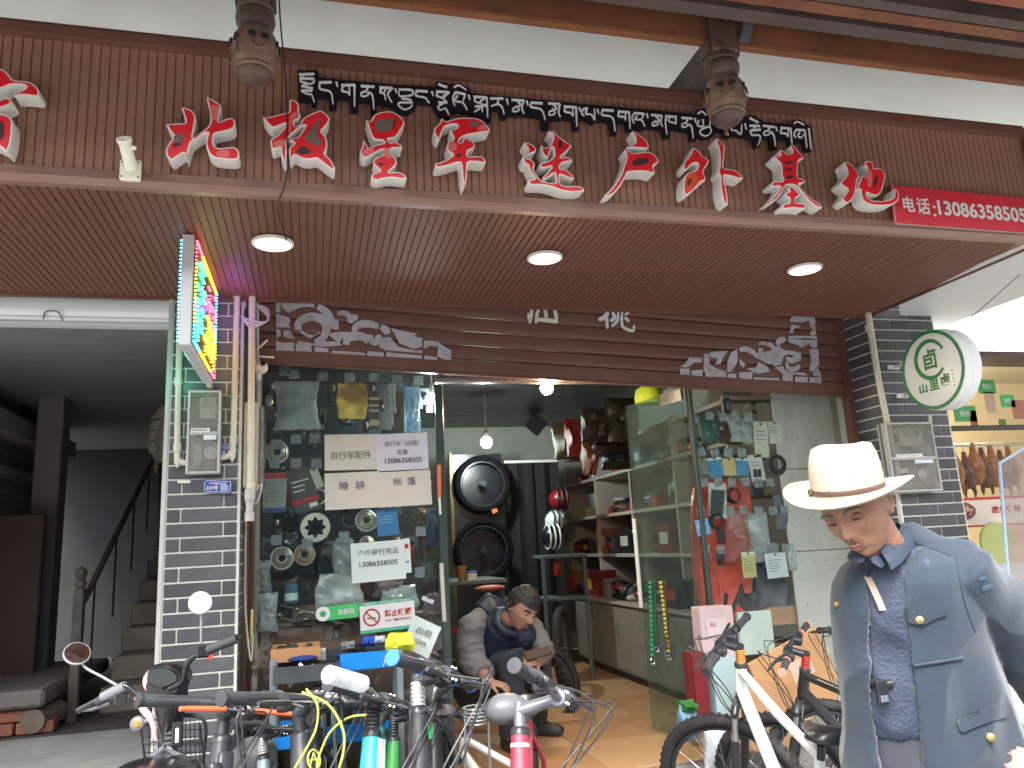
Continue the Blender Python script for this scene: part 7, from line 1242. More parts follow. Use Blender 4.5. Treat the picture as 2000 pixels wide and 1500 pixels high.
MB().tube(spline([E(268, 1360), E(280, 1385), E(292, 1400), E(300, 1420), E(302, 1440)], 5), [.012] * 12 + [.009] * 9, 10).build('pink_side_strip', M_pink, eb, 60)
MB().rings([[E(320, y) + rt * (cos(i * pi / 8) * w) + fw_ * (.05 + sin(i * pi / 8) * .05) for i in range(16)] for y, w in ((1345, .06), (1380, .052), (1415, .042), (1432, .03), (1450, .022))]).build('neck_cowl', M_gbk, eb, 60)
MB().lathe([(.022 if i % 2 else .027, -i * .008) for i in range(14)], E(325, 1425) + fw_ * .03, Z_, 18).build('rubber_boot', M_rub, eb, 40)
for a, b, nm in (([E(325, 1460), E(300, 1478), E(272, 1500), E(262, 1540)], None, ''), ([E(325, 1460), E(352, 1478), E(374, 1502), E(378, 1540)], None, '')): MB().tube(spline(a, 5), .014, 10).build('front_guard_tube', mat('satin_grey', (.13, .135, .15), .3, metal=.4), eb, 50)
MB().tube([E(325, 1470), E(328, 1620)], .028, 12).build('steering_column', mat('satin_grey', (.13, .135, .15), .3, metal=.4), eb, 50)
bL = [E(315, 1362), E(282, 1362), E(262, 1352), E(245, 1340), E(226, 1345), E(190, 1368), E(152, 1388)]; bR = [E(330, 1345), E(356, 1330), E(362, 1305), E(375, 1285), E(405, 1270), E(435, 1258), E(463, 1246)]
hbE = MB().tube(spline(bL, 5), .010, 10).tube(spline(bR, 5), .0105, 10).build('handlebar', M_gbk, eb, 60)
MB().tube([E(407, 1269), E(415, 1266), E(463, 1247)], [.019, .016, .0155], 14).build('grip', M_rub, hbE, 50); MB().tube([E(245, 1340), E(222, 1352), E(200, 1362)], [.017, .019, .016], 12).build('throttle_housing', mat('grey_switch', (.16, .17, .18), .4), hbE, 50)
MB().tube([E(225, 1352), E(190, 1372)], .014, 12).build('grip', M_rub, hbE, 50); MB().tube([E(215, 1372), E(180, 1385), E(154, 1388)], [.008, .007, .005], 8).build('brake_lever', mat('satin_grey', (.13, .135, .15), .3, metal=.4), hbE, 50)
[MB().bbox((-.021, -.02, -.02), (.021, .02, .02), Matrix.Translation(E(*q_)), .006).build('switch_block', M_gbk, hbE) for q_ in ((398, 1272), (238, 1364))]; MB().bbox((-.009, -.012, -.009), (.009, .004, .009), Matrix.Translation(E(411, 1282)), .003).build('red_button', mat('red_button', (.8, .06, .05), .4), hbE)
def mirror(c, r, stem, n, m, lab):
    n = V(n).normalized(); g = MB().lathe([(.001, .012), (r * .8, .010), (r, .002), (r, -.004), (r - .004, -.005)], c, -n, 30).tube(spline(stem, 5), .0045, 8).build('mirror', mat('mirror_back', (.35, .36, .37), .3, metal=.5), eb, 50); MB().lathe([(.001, 0), (r - .004, 0)], c + n * .0055, n, 30).build('mirror_glass', m, g); return g
M_mir = mat('mirror_glass', (.9, .9, .9), .02, metal=1, var=0)
cm = E(150, 1277); nm_ = (EYE - cm).normalized() + V((.25, 0, .75)); mirror(cm, .042, [cm - fw_ * -.012, E(165, 1302), E(200, 1322), E(228, 1338)], nm_, M_mir, '')
cm = E(391, 1178); nm_ = (EYE - cm).normalized() + V((.05, -1.0, .45)); mirror(cm, .037, [cm + fw_ * .012, E(393, 1215), E(393, 1255)], nm_, M_mir, '')
ind = MB().tube([E(300, 1405) + fw_ * .02, E(282, 1410)], .009, 8).lathe([(.012, 0), (.024, .012), (.024, .03), (.018, .036)], E(270, 1413) + fw_ * .02, -fw_, 16).build('indicator', mat('grey_switch', (.16, .17, .18), .4), eb, 50); MB().lathe([(.012, .0), (.009, .004)], E(272, 1412) - fw_ * .016, -fw_, 14).build('amber_lens', mat('amber', (.6, .2, .03), .3), ind)
bs = MB()
for a, b in (((275, 1418), (285, 1500)), ((390, 1415), (400, 1500)), ((285, 1500), (400, 1500)), ((275, 1450), (395, 1450)), ((345, 1400), (395, 1400))): bs.tube([E(*a, D0 + .18), E(*b, D0 + .18)], .004, 6)
for i in range(12): bs.tube([E(290 + i * 9, 1410, D0 + .2), E(292 + i * 9, 1500, D0 + .2)], .0016, 4)
for i in range(6): bs.tube([E(278, 1425 + i * 15, D0 + .2), E(398, 1425 + i * 15, D0 + .2)], .0016, 4)
bs.tube(spline([E(345, 1397, D0 + .1), E(385, 1398, D0 + .1), E(402, 1420, D0 + .1), E(396, 1490, D0 + .1)], 5), .006, 8).build('wire_basket', mat('black_wire', (.02, .02, .022), .45), eb)
MB().bbox((-.017, -.01, -.05), (.017, .01, .03), Matrix.Translation(E(347, 1428)), .004).build('key_plate', M_gbk, eb); MB().bbox((-.005, -.013, -.03), (.005, -.009, .015), Matrix.Translation(E(347, 1430)), .001).build('key_slot', M_whi, eb)
MB().ball(E(300, 1512, D0 - .12), 1, 16, (.14, .16, .045)).build('front_fender', M_gbk, eb, 60)
wheel(eb, V((E(330, 1500).x, E(330, 1500).y - .05, .27)), rt, fw_, .27, .035, 18)
MB().tube([E(328, 1600), V((E(330, 1500).x, E(330, 1500).y + .9, .35))], .03, 10).build('frame', M_gbk, eb, 50); MB().bbox((-.1, 0, .3), (.1, .7, .62), Matrix.Translation(V((E(330, 1500).x, E(330, 1500).y + .35, 0))), .04).build('body_shell', M_gbk, eb); wheel(eb, V((E(330, 1500).x, E(330, 1500).y + 1.0, .27)), rt, fw_, .27, .035, 18)
# ---------------------------------------------------------------- people
M_skin = mat('skin_old', (.29, .145, .092), .5, var=.16, scale=22, dirt=(.19, .085, .055), dscale=10, damt=.45, bump=.28, bscale=130); M_skin.node_tree.nodes['Principled BSDF'].inputs['Subsurface Weight'].default_value = .08
M_skin2 = mat('skin_young', (.38, .20, .13), .45, var=.06, scale=14)
def remesh(name, mb, vox, m, parent, wr=0, wscale=6, it=4, seed=0, stretch=(1, 1, 1), keep=False):
    """union of overlapping closed pieces as one continuous smooth surface, with cloth folds"""
    me = mb.mesh(name, m); o = bpy.data.objects.new(name, me); C.objects.link(o)
    md = o.modifiers.new('r', 'REMESH'); md.mode = 'VOXEL'; md.voxel_size = vox; md.use_smooth_shade = True
    if it: m2 = o.modifiers.new('s', 'SMOOTH'); m2.iterations = it; m2.factor = .6
    bpy.context.view_layer.update(); dg = bpy.context.evaluated_depsgraph_get(); nm = bpy.data.meshes.new_from_object(o.evaluated_get(dg)); bpy.data.objects.remove(o); bpy.data.meshes.remove(me)
    nm.name = name; nm.materials.clear(); nm.materials.append(m)
    if wr:
        bm = bmesh.new(); bm.from_mesh(nm); bm.normal_update()
        for v in bm.verts:
            p = V((v.co.x * stretch[0], v.co.y * stretch[1], v.co.z * stretch[2])) * wscale + V((seed, seed, 0)); q = noise.noise(p) + .5 * noise.noise(p * 2.3); r_ = 1 - abs(noise.noise(p * .9 + V((5, 3, 1)))) * 2
            v.co += v.normal * (wr * (q + .8 * r_ * r_ * r_))
        bm.to_mesh(nm); bm.free()
    nm.polygons.foreach_set('use_smooth', [True] * len(nm.polygons)); return obj(name, nm, parent)
def head_mb(gaunt=1.0, s=1.0):
    def g(x, z, cx, cz, sx_, sz_): return math.exp(-((x - cx) / sx_) ** 2 - ((z - cz) / sz_) ** 2)
    rg = []; N = 72; K_ = 56
    for i in range(K_ + 1):
        th = pi * i / K_; ring = []
        for j in range(N):
            a = 2 * pi * j / N; x = sin(th) * cos(a) * .076; y = sin(th) * sin(a) * .094; z = -cos(th) * .118
            if z < 0: t = min(1, -z / .118); x *= 1 - .36 * t ** 1.6; y = y * (1 - .10 * t) + (.016 * t if y > -.02 else .03 * t)
            if z > .02 and y < 0: y *= 1.06
            if y > 0:
                f = min(1, y / .05); ax = abs(x)
                d = .024 * g(x, z, 0, -.022, .011, .020) + .012 * g(x, z, 0, .0, .009, .03) + .006 * g(ax, z, .012, -.028, .008, .009)
                d += .007 * g(ax, z, .026, .030, .024, .009) - .012 * gaunt ** .5 * g(ax, z, .031, .010, .017, .012) + .006 * g(ax, z, .042, -.016, .018, .016) - .006 * gaunt * g(ax, z, .044, -.052, .016, .02)
                d += .004 * g(x, z, 0, -.055, .024, .008) - .005 * g(x, z, 0, -.0585, .024, .0028) + .006 * g(x, z, 0, -.066, .020, .007) - .004 * g(x, z, 0, -.078, .02, .006) + .010 * g(x, z, 0, -.096, .022, .014)
                d -= .0028 * gaunt * g(ax - .026 - (-.035 - z) * .25, z, 0, -.036, .004, .020)
                y += d * f
            ring.append(V((x, y, z)) * s)
        rg.append(ring)
    return MB().rings(rg, False, False)
def ear(mb, sg, s=1.0):
    c = V((sg * .077, -.008, -.005)) * s; mb.torus(c, V((1, .25 * sg * sg, 0)) if sg > 0 else V((-1, .25, 0)), .021 * s, .006 * s, 18, 6); return mb.ball(c - V((sg * .004, 0, 0)) * s, 1, 10, (.006 * s, .016 * s, .026 * s)).ball(c + V((0, .006, -.024)) * s, .009 * s, 8)
def hand(mb, wrist, dirf, palmn, side, s=1.0, curl=.7, thumb=True):
    """palm and five separate bent fingers; dirf = pointing, palmn = palm normal, side = towards the thumb"""
    f = V(dirf).normalized(); n = V(palmn); n = (n - f * n.dot(f)).normalized(); sd_ = f.cross(n).normalized(); sd_ = sd_ if sd_.dot(V(side)) > 0 else -sd_
    w = V(wrist); mb.rings([[w + f * (y * s) + sd_ * (cos(a * pi / 6) * wx * s) + n * (sin(a * pi / 6) * tz * s) for a in range(12)] for y, wx, tz in ((-.01, .026, .020), (.02, .033, .017), (.055, .041, .015), (.085, .042, .013), (.092, .036, .009))])
    for k, (o_, L_) in enumerate(((.030, .072), (.010, .080), (-.011, .074), (-.031, .060))):
        b = w + f * (.082 * s) + sd_ * (o_ * s); c = curl * (1 + .12 * k); p = [b - f * .02 * s, b]; d = f.copy()
        for q, l in enumerate((.45, .32, .23)):
            an = c * (q + 1) * .55; d2 = f * cos(an) + n * sin(an); p.append(p[-1] + d2 * (L_ * l * s))
        mb.tube(p, [.0092 * s, .0092 * s, .0084 * s, .0078 * s, .0062 * s], 8).ball(p[-1], .0062 * s, 8)
    b = w + f * (.025 * s) + sd_ * (.028 * s); p = [b, b + (sd_ * .8 + f * .5 + n * .2).normalized() * .032 * s, b + (sd_ * .8 + f * .6 + n * .2).normalized() * .034 * s + (f * .8 + n * .6 * curl).normalized() * .028 * s]; mb.tube([b - sd_ * .01 * s] + p + [p[-1] + (f * .6 + n * .8 * curl).normalized() * .022 * s], [.013 * s, .012 * s, .010 * s, .0095 * s, .0065 * s], 8)
    return mb
def eyes(t, Mh, s, m_brow, gz=-.6, open_=.0042):
    for sg in (-1, 1):
        c = V((sg * .031, .0745, .008)) * s; MB().ball(c, 1, 14, (.0125 * s, .010 * s, .0085 * s)).xf(Mh).build('eyelid', t['skin'], t['root'], 60)
        MB().prism([V((c.x + cos(a) * .0105 * s, c.y + .0102 * s, c.z - .003 * s + sin(a) * .0021 * s)) for a in [i * pi / 6 for i in range(12)]], V((0, .0015 * s, 0))).xf(Mh).build('eye', mat('eye_dark', (.02, .012, .01), .15, var=0), t['root'])
        mb = MB(); P = [V((sg * .014, .094, .026)) * s, V((sg * .028, .093, .033)) * s, V((sg * .046, .083, .030)) * s, V((sg * .055, .074, .024)) * s]; mb.tube(spline(P, 5), [.003 * s] * 5 + [.0038 * s] * 6 + [.002 * s] * 5, 6).xf(Mh).build('eyebrow', m_brow, t['root'], 60)
        mb = MB().ball(V((sg * .0075, .1135, -.0335)) * s, 1, 8, (.0032 * s, .003 * s, .0018 * s)).xf(Mh).build('nostril', mat('eye_dark', (.02, .012, .01), .3, var=0), t['root'])
    P = [V((-.022, .0935, -.0565)) * s, V((-.01, .1035, -.0575)) * s, V((0, .1062, -.0585)) * s, V((.01, .1035, -.0575)) * s, V((.022, .0935, -.0565)) * s]
    MB().tube(spline(P, 5), .0014 * s, 5).xf(Mh).build('mouth_line', mat('lip_dark', (.14, .045, .035), .5, var=0), t['root'], 60)
    MB().tube(spline([p + V((0, -.0045, -.0055)) * s for p in P[1:-1]], 5), .0026 * s, 8).tube(spline([p + V((0, -.0035, .0045)) * s for p in P[1:-1]], 5), .0028 * s, 8).xf(Mh).build('lips', mat('lip', (.30, .13, .10), .45, var=.05), t['root'], 60)
# ---- walking old man
DM = 2.0
def Mn(px, py, d=DM): return PD(px, py, d)
hc = Mn(1671, 993); camd = -fw_; lf = -rt
fH = (lf * .62 + camd * .62 - Z_ * .42).normalized(); up0 = (Z_ + lf * .30).normalized(); sH = fH.cross(up0).normalized(); uH = sH.cross(fH).normalized()
MH = basis(hc, sH, fH, uH)
foot = V((Mn(1800, 1400).x, Mn(1800, 1400).y, 0)) + fw_ * .05
man = thing('person', 'old man in a cream brimmed hat and open blue jacket walking past at the right', 'person', foot)
tm = {'root': man, 'skin': M_skin}
bd = head_mb(1.15, 1.03); ear(bd, 1, 1.03); ear(bd, -1, 1.03); bd.xf(MH)
neck0 = Mn(1745, 1100, 2.08); bd.tube([MH @ V((0, -.03, -.05)), MH @ V((0, -.035, -.11)), neck0], [.052, .050, .06], 16)
hipc = Mn(1800, 1450, 2.07); bd.tube([neck0, Mn(1790, 1200, 2.08), Mn(1800, 1340, 2.08), hipc], [.07, .13, .125, .12], 16)
shL, shR = Mn(1885, 1110, 2.02), Mn(1690, 1120, 2.22)
elL, wrL = Mn(1990, 1290, 2.12), Mn(2060, 1430, 2.22); elR, wrR = Mn(1700, 1290, 2.32), Mn(1760, 1400, 2.34)
bd.tube([neck0, shL, elL, wrL], [.05, .05, .04, .028], 12).tube([neck0, shR, elR, wrR], [.05, .05, .04, .028], 12)
hand(bd, wrL, (wrL - elL), lf, camd, 1, .6); hand(bd, wrR, (wrR - elR), -lf, camd, 1, .6)
kn = [hipc + rt * .07 + lf * .10 - Z_ * .36 + camd * .02, hipc + lf * .03 + fw_ * .1 - Z_ * .38]; an = [V((kn[0].x, kn[0].y, .09)) + lf * .05, V((kn[1].x, kn[1].y, .09)) + rt * .18]
for k_, a_ in zip(kn, an): bd.tube([hipc, k_, a_, a_ - Z_ * .04], [.09, .055, .04, .04], 12)
remesh('body', bd, .0042, M_skin, man, it=2)
eyes(tm, MH, 1.03, mat('brow_grey', (.12, .10, .09), .8))
# hat
hatc = basis(Mn(1676, 996), sH, fH, uH) @ V((0, -.004, .054)); hu = (Z_ * 1.0 + lf * .10 + camd * .16).normalized(); hs2 = hu.cross(fH).normalized() * -1; hf = hs2.cross(hu).normalized() * -1
hf = (fH - hu * fH.dot(hu)).normalized(); hs2 = hf.cross(hu).normalized(); MHt = basis(hatc, hs2, hf, hu) @ Matrix.Scale(1.06, 4)
M_hat = mat('hat_straw', (.50, .43, .33), .8, var=.10, scale=9, bump=.7, bscale=170, dirt=(.36, .28, .19), dscale=7, damt=.5); M_band = mat('hat_band', (.085, .045, .035), .5, var=.1)
ht = thing('brimmed_hat', 'cream wide brimmed hat with thin brown band on the old man', 'hat', hatc); rg = []; N = 56
for r_, z_ in ((.089, .0), (.090, .03), (.088, .06), (.083, .088), (.074, .104), (.055, .110), (.03, .106), (.002, .098)):
    rg.append([V((cos(2 * pi * j / N) * r_ * .92, sin(2 * pi * j / N) * r_ * 1.12, z_ + (.008 * (cos(2 * pi * j / N)) ** 2 if z_ > .095 else 0) - (.010 * math.exp(-((sin(2 * pi * j / N) - 1) / .35) ** 2) if z_ > .08 else 0))) for j in range(N)])
crown = MB().rings(rg, False).xf(MHt).build('crown', M_hat, ht, 60); rg = []
for r_, z_ in ((.088, .004), (.105, -.002), (.125, -.004), (.145, -.002), (.158, .004), (.160, .0025), (.147, -.0055), (.125, -.008), (.105, -.006), (.086, .0)):
    rg.append([V((cos(2 * pi * j / N) * (r_ * .93), sin(2 * pi * j / N) * (r_ * 1.04), z_ + (r_ - .088) * (.30 * cos(2 * pi * j / N) ** 2 - .22 * max(0, sin(2 * pi * j / N))))) for j in range(N)])
MB().rings(rg, False, False).xf(MHt).build('brim', M_hat, ht, 60)
MB().rings([[V((cos(2 * pi * j / N) * r_ * .92, sin(2 * pi * j / N) * r_ * 1.12, z_)) for j in range(N)] for r_, z_ in ((.0895, .003), (.0915, .005), (.0918, .014), (.0905, .016))], False, False).xf(MHt).build('band', M_band, ht, 60)
MB().torus(MHt @ V((.066, .068, .0100)), (MHt.to_3x3() @ V((.7, .7, 0))), .008, .0022, 14, 5).build('band_bow', M_band, ht)
# jacket body: rings with an open front
LV = [(1075, 1705, 1800, 1742, 1722, .055, 2.07), (1088, 1672, 1845, 1738, 1708, .085, 2.07), (1104, 1648, 1885, 1731, 1680, .11, 2.07), (1135, 1634, 1905, 1727, 1668, .125, 2.07), (1190, 1628, 1918, 1730, 1666, .13, 2.07), (1260, 1632, 1930, 1738, 1664, .13, 2.07), (1340, 1640, 1955, 1748, 1668, .135, 2.07), (1420, 1648, 1985, 1760, 1676, .14, 2.08), (1500, 1652, 2005, 1774, 1688, .145, 2.08), (1600, 1655, 2015, 1790, 1700, .15, 2.09), (1680, 1655, 2020, 1805, 1712, .155, 2.10)]
rgJ = []; rgS = []; rgT = []
LVi = []
for a, b in zip(LV, LV[1:]):
    for q in range(3): LVi.append(tuple(x + (y - x) * q / 3 for x, y in zip(a, b)))
LVi.append(LV[-1])
for (y, xl, xr, fl_, fr_, ry, d) in LVi:
    xc = (xl + xr) / 2; c = PD(xc, y, d); rx = (xr - xl) / 2 / F_PX * d; cosd = lambda x: max(-.995, min(.995, (x - xc) / ((xr - xl) / 2)))
    aL, aR = math.acos(cosd(fl_)), math.acos(cosd(fr_)); o_, i_ = [], []; M2 = 44
    for j in range(M2):
        a = aL + (aR - 2 * pi - aL) * j / (M2 - 1); e = .86
        ca, sa = cos(a), sin(a); sgn_ = lambda v: (abs(v) ** e) * (1 if v > 0 else -1)
        o_.append(c + rt * (rx * sgn_(ca)) + camd * (ry * sgn_(sa))); i_.append(c + rt * ((rx - .016) * sgn_(ca)) + camd * ((ry - .016) * sgn_(sa)))
    rgJ.append(o_ + i_[::-1]); rgS.append([c + rt * ((rx - .022) * cos(2 * pi * j / 36)) + camd * ((ry - .012) * sin(2 * pi * j / 36)) for j in range(36)])
jk = MB().rings(rgJ).tube([Mn(1762, 1052, 2.12), Mn(1820, 1085, 2.07), Mn(1885, 1112, 2.03)], [.045, .062, .07], 16)
jk.tube([Mn(1850, 1100, 2.05), Mn(1885, 1120, 2.02), Mn(1942, 1185, 2.04), Mn(2005, 1290, 2.10), Mn(2045, 1355, 2.15), Mn(2085, 1430, 2.2)], [.055, .080, .082, .078, .070, .060], 20)
jk.tube([Mn(1740, 1110, 2.12), Mn(1700, 1130, 2.2), Mn(1705, 1290, 2.3), Mn(1760, 1400, 2.32)], [.055, .07, .06, .055], 16)
M_jk = mat('jacket_blue', (.013, .027, .047), .75, var=.14, scale=5, bump=.25, bscale=350, sheen=.3, dirt=(.024, .044, .068), dscale=3.5, damt=.35)
jo = remesh('jacket', jk, .0062, M_jk, man, wr=.014, wscale=6.0, it=4, seed=3, stretch=(1, 1, .5))
M_shirt = mat('shirt_blue', (.040, .050, .085), .7, var=.22, scale=9, bump=.5, bscale=120)
so = remesh('shirt', MB().rings(rgS[:-9]), .010, M_shirt, man, wr=.010, wscale=9, it=2, seed=9, stretch=(1, 1, .6))
# trousers and shoes
tr = MB().rings([[V((p.x, p.y, p.z)) for p in r_] for r_ in rgS[-14:]][:1] and [rgS[-14], rgS[-10], rgS[-6]]); M_tr = mat('trousers_grey', (.045, .048, .06), .75, var=.15, scale=7, bump=.2, bscale=200)
for k_, a_ in zip(kn, an): tr.tube([hipc + Z_ * .02, (hipc + k_) / 2, k_, a_], [.125, .10, .082, .07], 16)
remesh('trousers', tr, .010, M_tr, man, wr=.006, wscale=6, it=3, seed=5)
for a_ in an: MB().rings([[V((a_.x, a_.y, 0)) + lf * (y_) + fw_ * (cos(j * pi / 8) * w_) + Z_ * (max(0, .04 + sin(j * pi / 8) * h_)) for j in range(16)] for y_, w_, h_ in ((-.09, .02, .02), (-.07, .038, .05), (0, .042, .065), (.08, .048, .045), (.15, .042, .035), (.175, .02, .02))]).build('shoe', M_blk, man, 60)
# short grey hair round the back of the head below the hat
hv2 = [v * 1.03 for v in head_mb(1.15, 1.03).v]; f4 = []
for i in range(56):
    for j in range(72):
        a, b, c2, d2 = i * 72 + j, i * 72 + (j + 1) % 72, (i + 1) * 72 + (j + 1) % 72, (i + 1) * 72 + j; c0 = (hv2[a] + hv2[c2]) / 2
        if c0.z > (-.055 if c0.y < -.03 else -.01 + (c0.y + .03) * 1.3) + .006 * noise.noise(c0 * 90) and c0.y < .035 and c0.z < .10: f4.append((a, b, c2, d2))
MB().add([MH @ (v + v.normalized() * .002 * noise.noise(v * 200)) for v in hv2], f4).build('hair', mat('grey_stubble', (.14, .125, .115), .9, var=.4, scale=90, bump=.8, bscale=300), man, 60)
# pockets, flaps, collar and buttons laid on the jacket surface
def bvh_of(o): return BVHTree.FromPolygons([o.matrix_world @ v.co if 0 else WM(o) @ v.co for v in o.data.vertices], [tuple(p.vertices) for p in o.data.polygons])
bj, bs_ = bvh_of(jo), bvh_of(so)
def hit(b, px, py):
    d = ray(px, py).normalized(); h = b.ray_cast(EYE, d); return (h[0], h[1]) if h[0] else (PD(px, py, 1.95), camd)
def patch(b, poly, name, m, off=.003, th=.006, sub=1):
    """thick patch following the surface below it"""
    pts = smoothpts([V((x, y, 0)) for x, y in poly], sub); n = len(pts); r = delaunay_2d_cdt([V((p.x, p.y)) for p in pts] , [], [list(range(n))], 1, 1e-5)
    # add inner grid points so that the patch follows the curvature
    xs_, ys_ = [p.x for p in pts], [p.y for p in pts]; ex = []
    st_ = max(6, (max(xs_) - min(xs_)) / 10)
    gx = min(xs_) + st_ / 2
    while gx < max(xs_):
        gy = min(ys_) + st_ / 2
        while gy < max(ys_): ex.append(V((gx, gy))); gy += st_
        gx += st_
    r = delaunay_2d_cdt([V((p.x, p.y)) for p in pts] + ex, [], [list(range(n))], 1, 1e-5)
    top = []; 
    for q in r[0]: p, nn = hit(b, q.x, q.y); top.append(p + (EYE - p).normalized() * (off + th))
    k_ = len(top); bot = [p - (EYE - p).normalized() * (th + off + .004) for p in top]; fs = [tuple(f) for f in r[2]]; ed = {}
    for f in fs:
        for i in range(len(f)): e = (f[i], f[(i + 1) % len(f)]); ed[e] = 1
    sd_ = [(a, b_, b_ + k_, a + k_) for (a, b_) in ed if (b_, a) not in ed]
    MB().add(top + bot, fs + [tuple(i + k_ for i in f[::-1]) for f in fs] + sd_).build(name, m, man, 50)
patch(bj, [(1748, 1190), (1800, 1178), (1845, 1168), (1852, 1202), (1828, 1208), (1800, 1224), (1776, 1216), (1752, 1220)], 'pocket_flap', M_jk, .002, .004, 1)
patch(bj, [(1868, 1402), (1920, 1384), (1962, 1370), (1972, 1400), (1940, 1408), (1905, 1420), (1876, 1434)], 'pocket_flap', M_jk, .002, .005, 1)
M_seam = mat('seam_dark', (.016, .030, .052), .8, var=0)
def line(b, P, r, name, m, lift=.001, n=7):
    Q_ = spline([V((x, y, 0)) for x, y in P], n); MB().tube([(lambda h: h[0] + (EYE - h[0]).normalized() * lift)(hit(b, q.x, q.y)) for q in Q_], r, 6).build(name, m, man, 60)
line(bj, [(1770, 1303), (1800, 1298), (1840, 1292), (1880, 1285)], .0035, 'pocket_edge', M_jk, .004); line(bj, [(1770, 1306), (1800, 1301), (1840, 1295), (1880, 1288)], .0016, 'seam', M_seam, .002)
line(bj, [(1775, 1055), (1800, 1065), (1830, 1075), (1855, 1085)], .0016, 'seam', M_seam); line(bj, [(1868, 1088), (1872, 1120), (1885, 1180), (1905, 1235)], .0018, 'seam', M_seam)
line(bj, [(1728, 1190), (1736, 1260), (1746, 1340), (1758, 1420), (1770, 1498)], .0042, 'front_edge', M_jk, .001)
line(bj, [(1742, 1190), (1750, 1260), (1760, 1340), (1772, 1420), (1784, 1498)], .0012, 'seam', M_seam)
for P in ([(1912, 1128), (1926, 1124), (1928, 1132), (1914, 1136)], [(1916, 1146), (1938, 1140), (1940, 1150), (1919, 1156)]): patch(bj, P, 'sleeve_tab', mat('tab_blue', (.05, .085, .125), .6), .001, .002, 0)
M_btn = mat('brass_button', (.34, .24, .10), .5, metal=.6, var=.3, scale=60)
for x, y in ((1796, 1211), (1935, 1440)): p, n_ = hit(bj, x, y); MB().lathe([(.0108, 0), (.0108, .003), (.0088, .0055), (.001, .0065)], p + (EYE - p).normalized() * .006, (EYE - p).normalized(), 16).build('brass_button', M_btn, man, 50)
p, n_ = hit(bj, 1636, 1180); MB().ball(p - rt * .004 + camd * .006, 1, 10, (.010, .006, .008)).build('brass_button', M_btn, man, 60)
# collar: turned down cloth round the neck
def ringpath(P, name, m, r, fl=None): MB().tube(spline(P, 6), r, 10).build(name, m, man, 60)
M_jc = M_jk
cl = MB()
up_ = [Mn(1768, 1022, 2.12), Mn(1756, 1040, 2.03), Mn(1737, 1062, 1.975), Mn(1722, 1080, 1.945)]; dn_ = [Mn(1800, 1058, 2.11), Mn(1782, 1078, 2.01), Mn(1763, 1100, 1.95), Mn(1742, 1116, 1.925)]
u5, d5 = spline(up_, 5), spline(dn_, 5); cl.rings([[a, a.lerp(b, .5) + camd * .008, b, b + fw_ * .008, a.lerp(b, .5) + fw_ * .004, a + fw_ * .008] for a, b in zip(u5, d5)])
cl.tube([u5[0], u5[5], u5[-1]], .006, 8)
up2 = [Mn(1768, 1022, 2.12), Mn(1745, 1020, 2.16), Mn(1705, 1050, 2.14), Mn(1668, 1068, 2.06)]; dn2 = [Mn(1800, 1058, 2.14), Mn(1750, 1060, 2.2), Mn(1690, 1090, 2.16), Mn(1652, 1092, 2.03)]
cl.rings([[a, a.lerp(b, .5) - fw_ * -.012, b, b + camd * .01, a.lerp(b, .5) + camd * .006, a + camd * .008] for a, b in zip(spline(up2, 5), spline(dn2, 5))])
remesh('collar', cl, .0038, mat('collar_blue', (.036, .052, .085), .7, var=.1, bump=.2, bscale=350), man, it=2)
sc_ = MB()
for U_, D_2 in (([Mn(1728, 1066, 1.99), Mn(1712, 1082, 1.955), Mn(1700, 1090, 1.95)], [Mn(1738, 1090, 1.97), Mn(1722, 1108, 1.935), Mn(1704, 1098, 1.94)]), ([Mn(1668, 1072, 2.0), Mn(1676, 1082, 1.97), Mn(1690, 1090, 1.95)], [Mn(1656, 1088, 1.98), Mn(1668, 1100, 1.95), Mn(1686, 1098, 1.94)])):
    sc_.rings([[a, b, b + fw_ * .006, a + fw_ * .006] for a, b in zip(spline(U_, 4), spline(D_2, 4))])
sc_.build('shirt_collar', M_shirt, man, 40)
line(bs_, [(1692, 1104), (1700, 1200), (1706, 1300), (1708, 1330)], .0022, 'shirt_placket', mat('shirt_dark', (.04, .044, .08), .7), .001)
for x, y in ((1697, 1218), (1690, 1288)): p, n_ = hit(bs_, x, y); MB().bbox((-.008, -.002, -.0035), (.008, .002, .0035), Matrix.Translation(p + camd * .003), .001).build('shirt_button', cmat(150, 155, 185), man)
q = [hit(bs_, x, y)[0] + camd * .004 for x, y in ((1686, 1106), (1694, 1128), (1704, 1150), (1714, 1172), (1722, 1192))]; MB().rings([[p - rt * .009, p + rt * .009, p + rt * .009 + camd * .003, p - rt * .009 + camd * .003] for p in q]).build('shoulder_strap', cmat(165, 150, 135, .7), man)
p = Mn(1722, 1352, 1.96); MB().bbox((-.016, -.008, -.03), (.016, .006, .03), Matrix.Translation(p), .004).build('belt_pouch', M_blk, man); MB().bbox((-.012, -.011, -.022), (.010, -.0085, -.006), Matrix.Translation(p), .001).build('pouch_buckle', M_sil, man)
line(bs_, [(1672, 1326), (1690, 1330), (1720, 1334), (1745, 1336)], .010, 'belt', M_blk, .003)
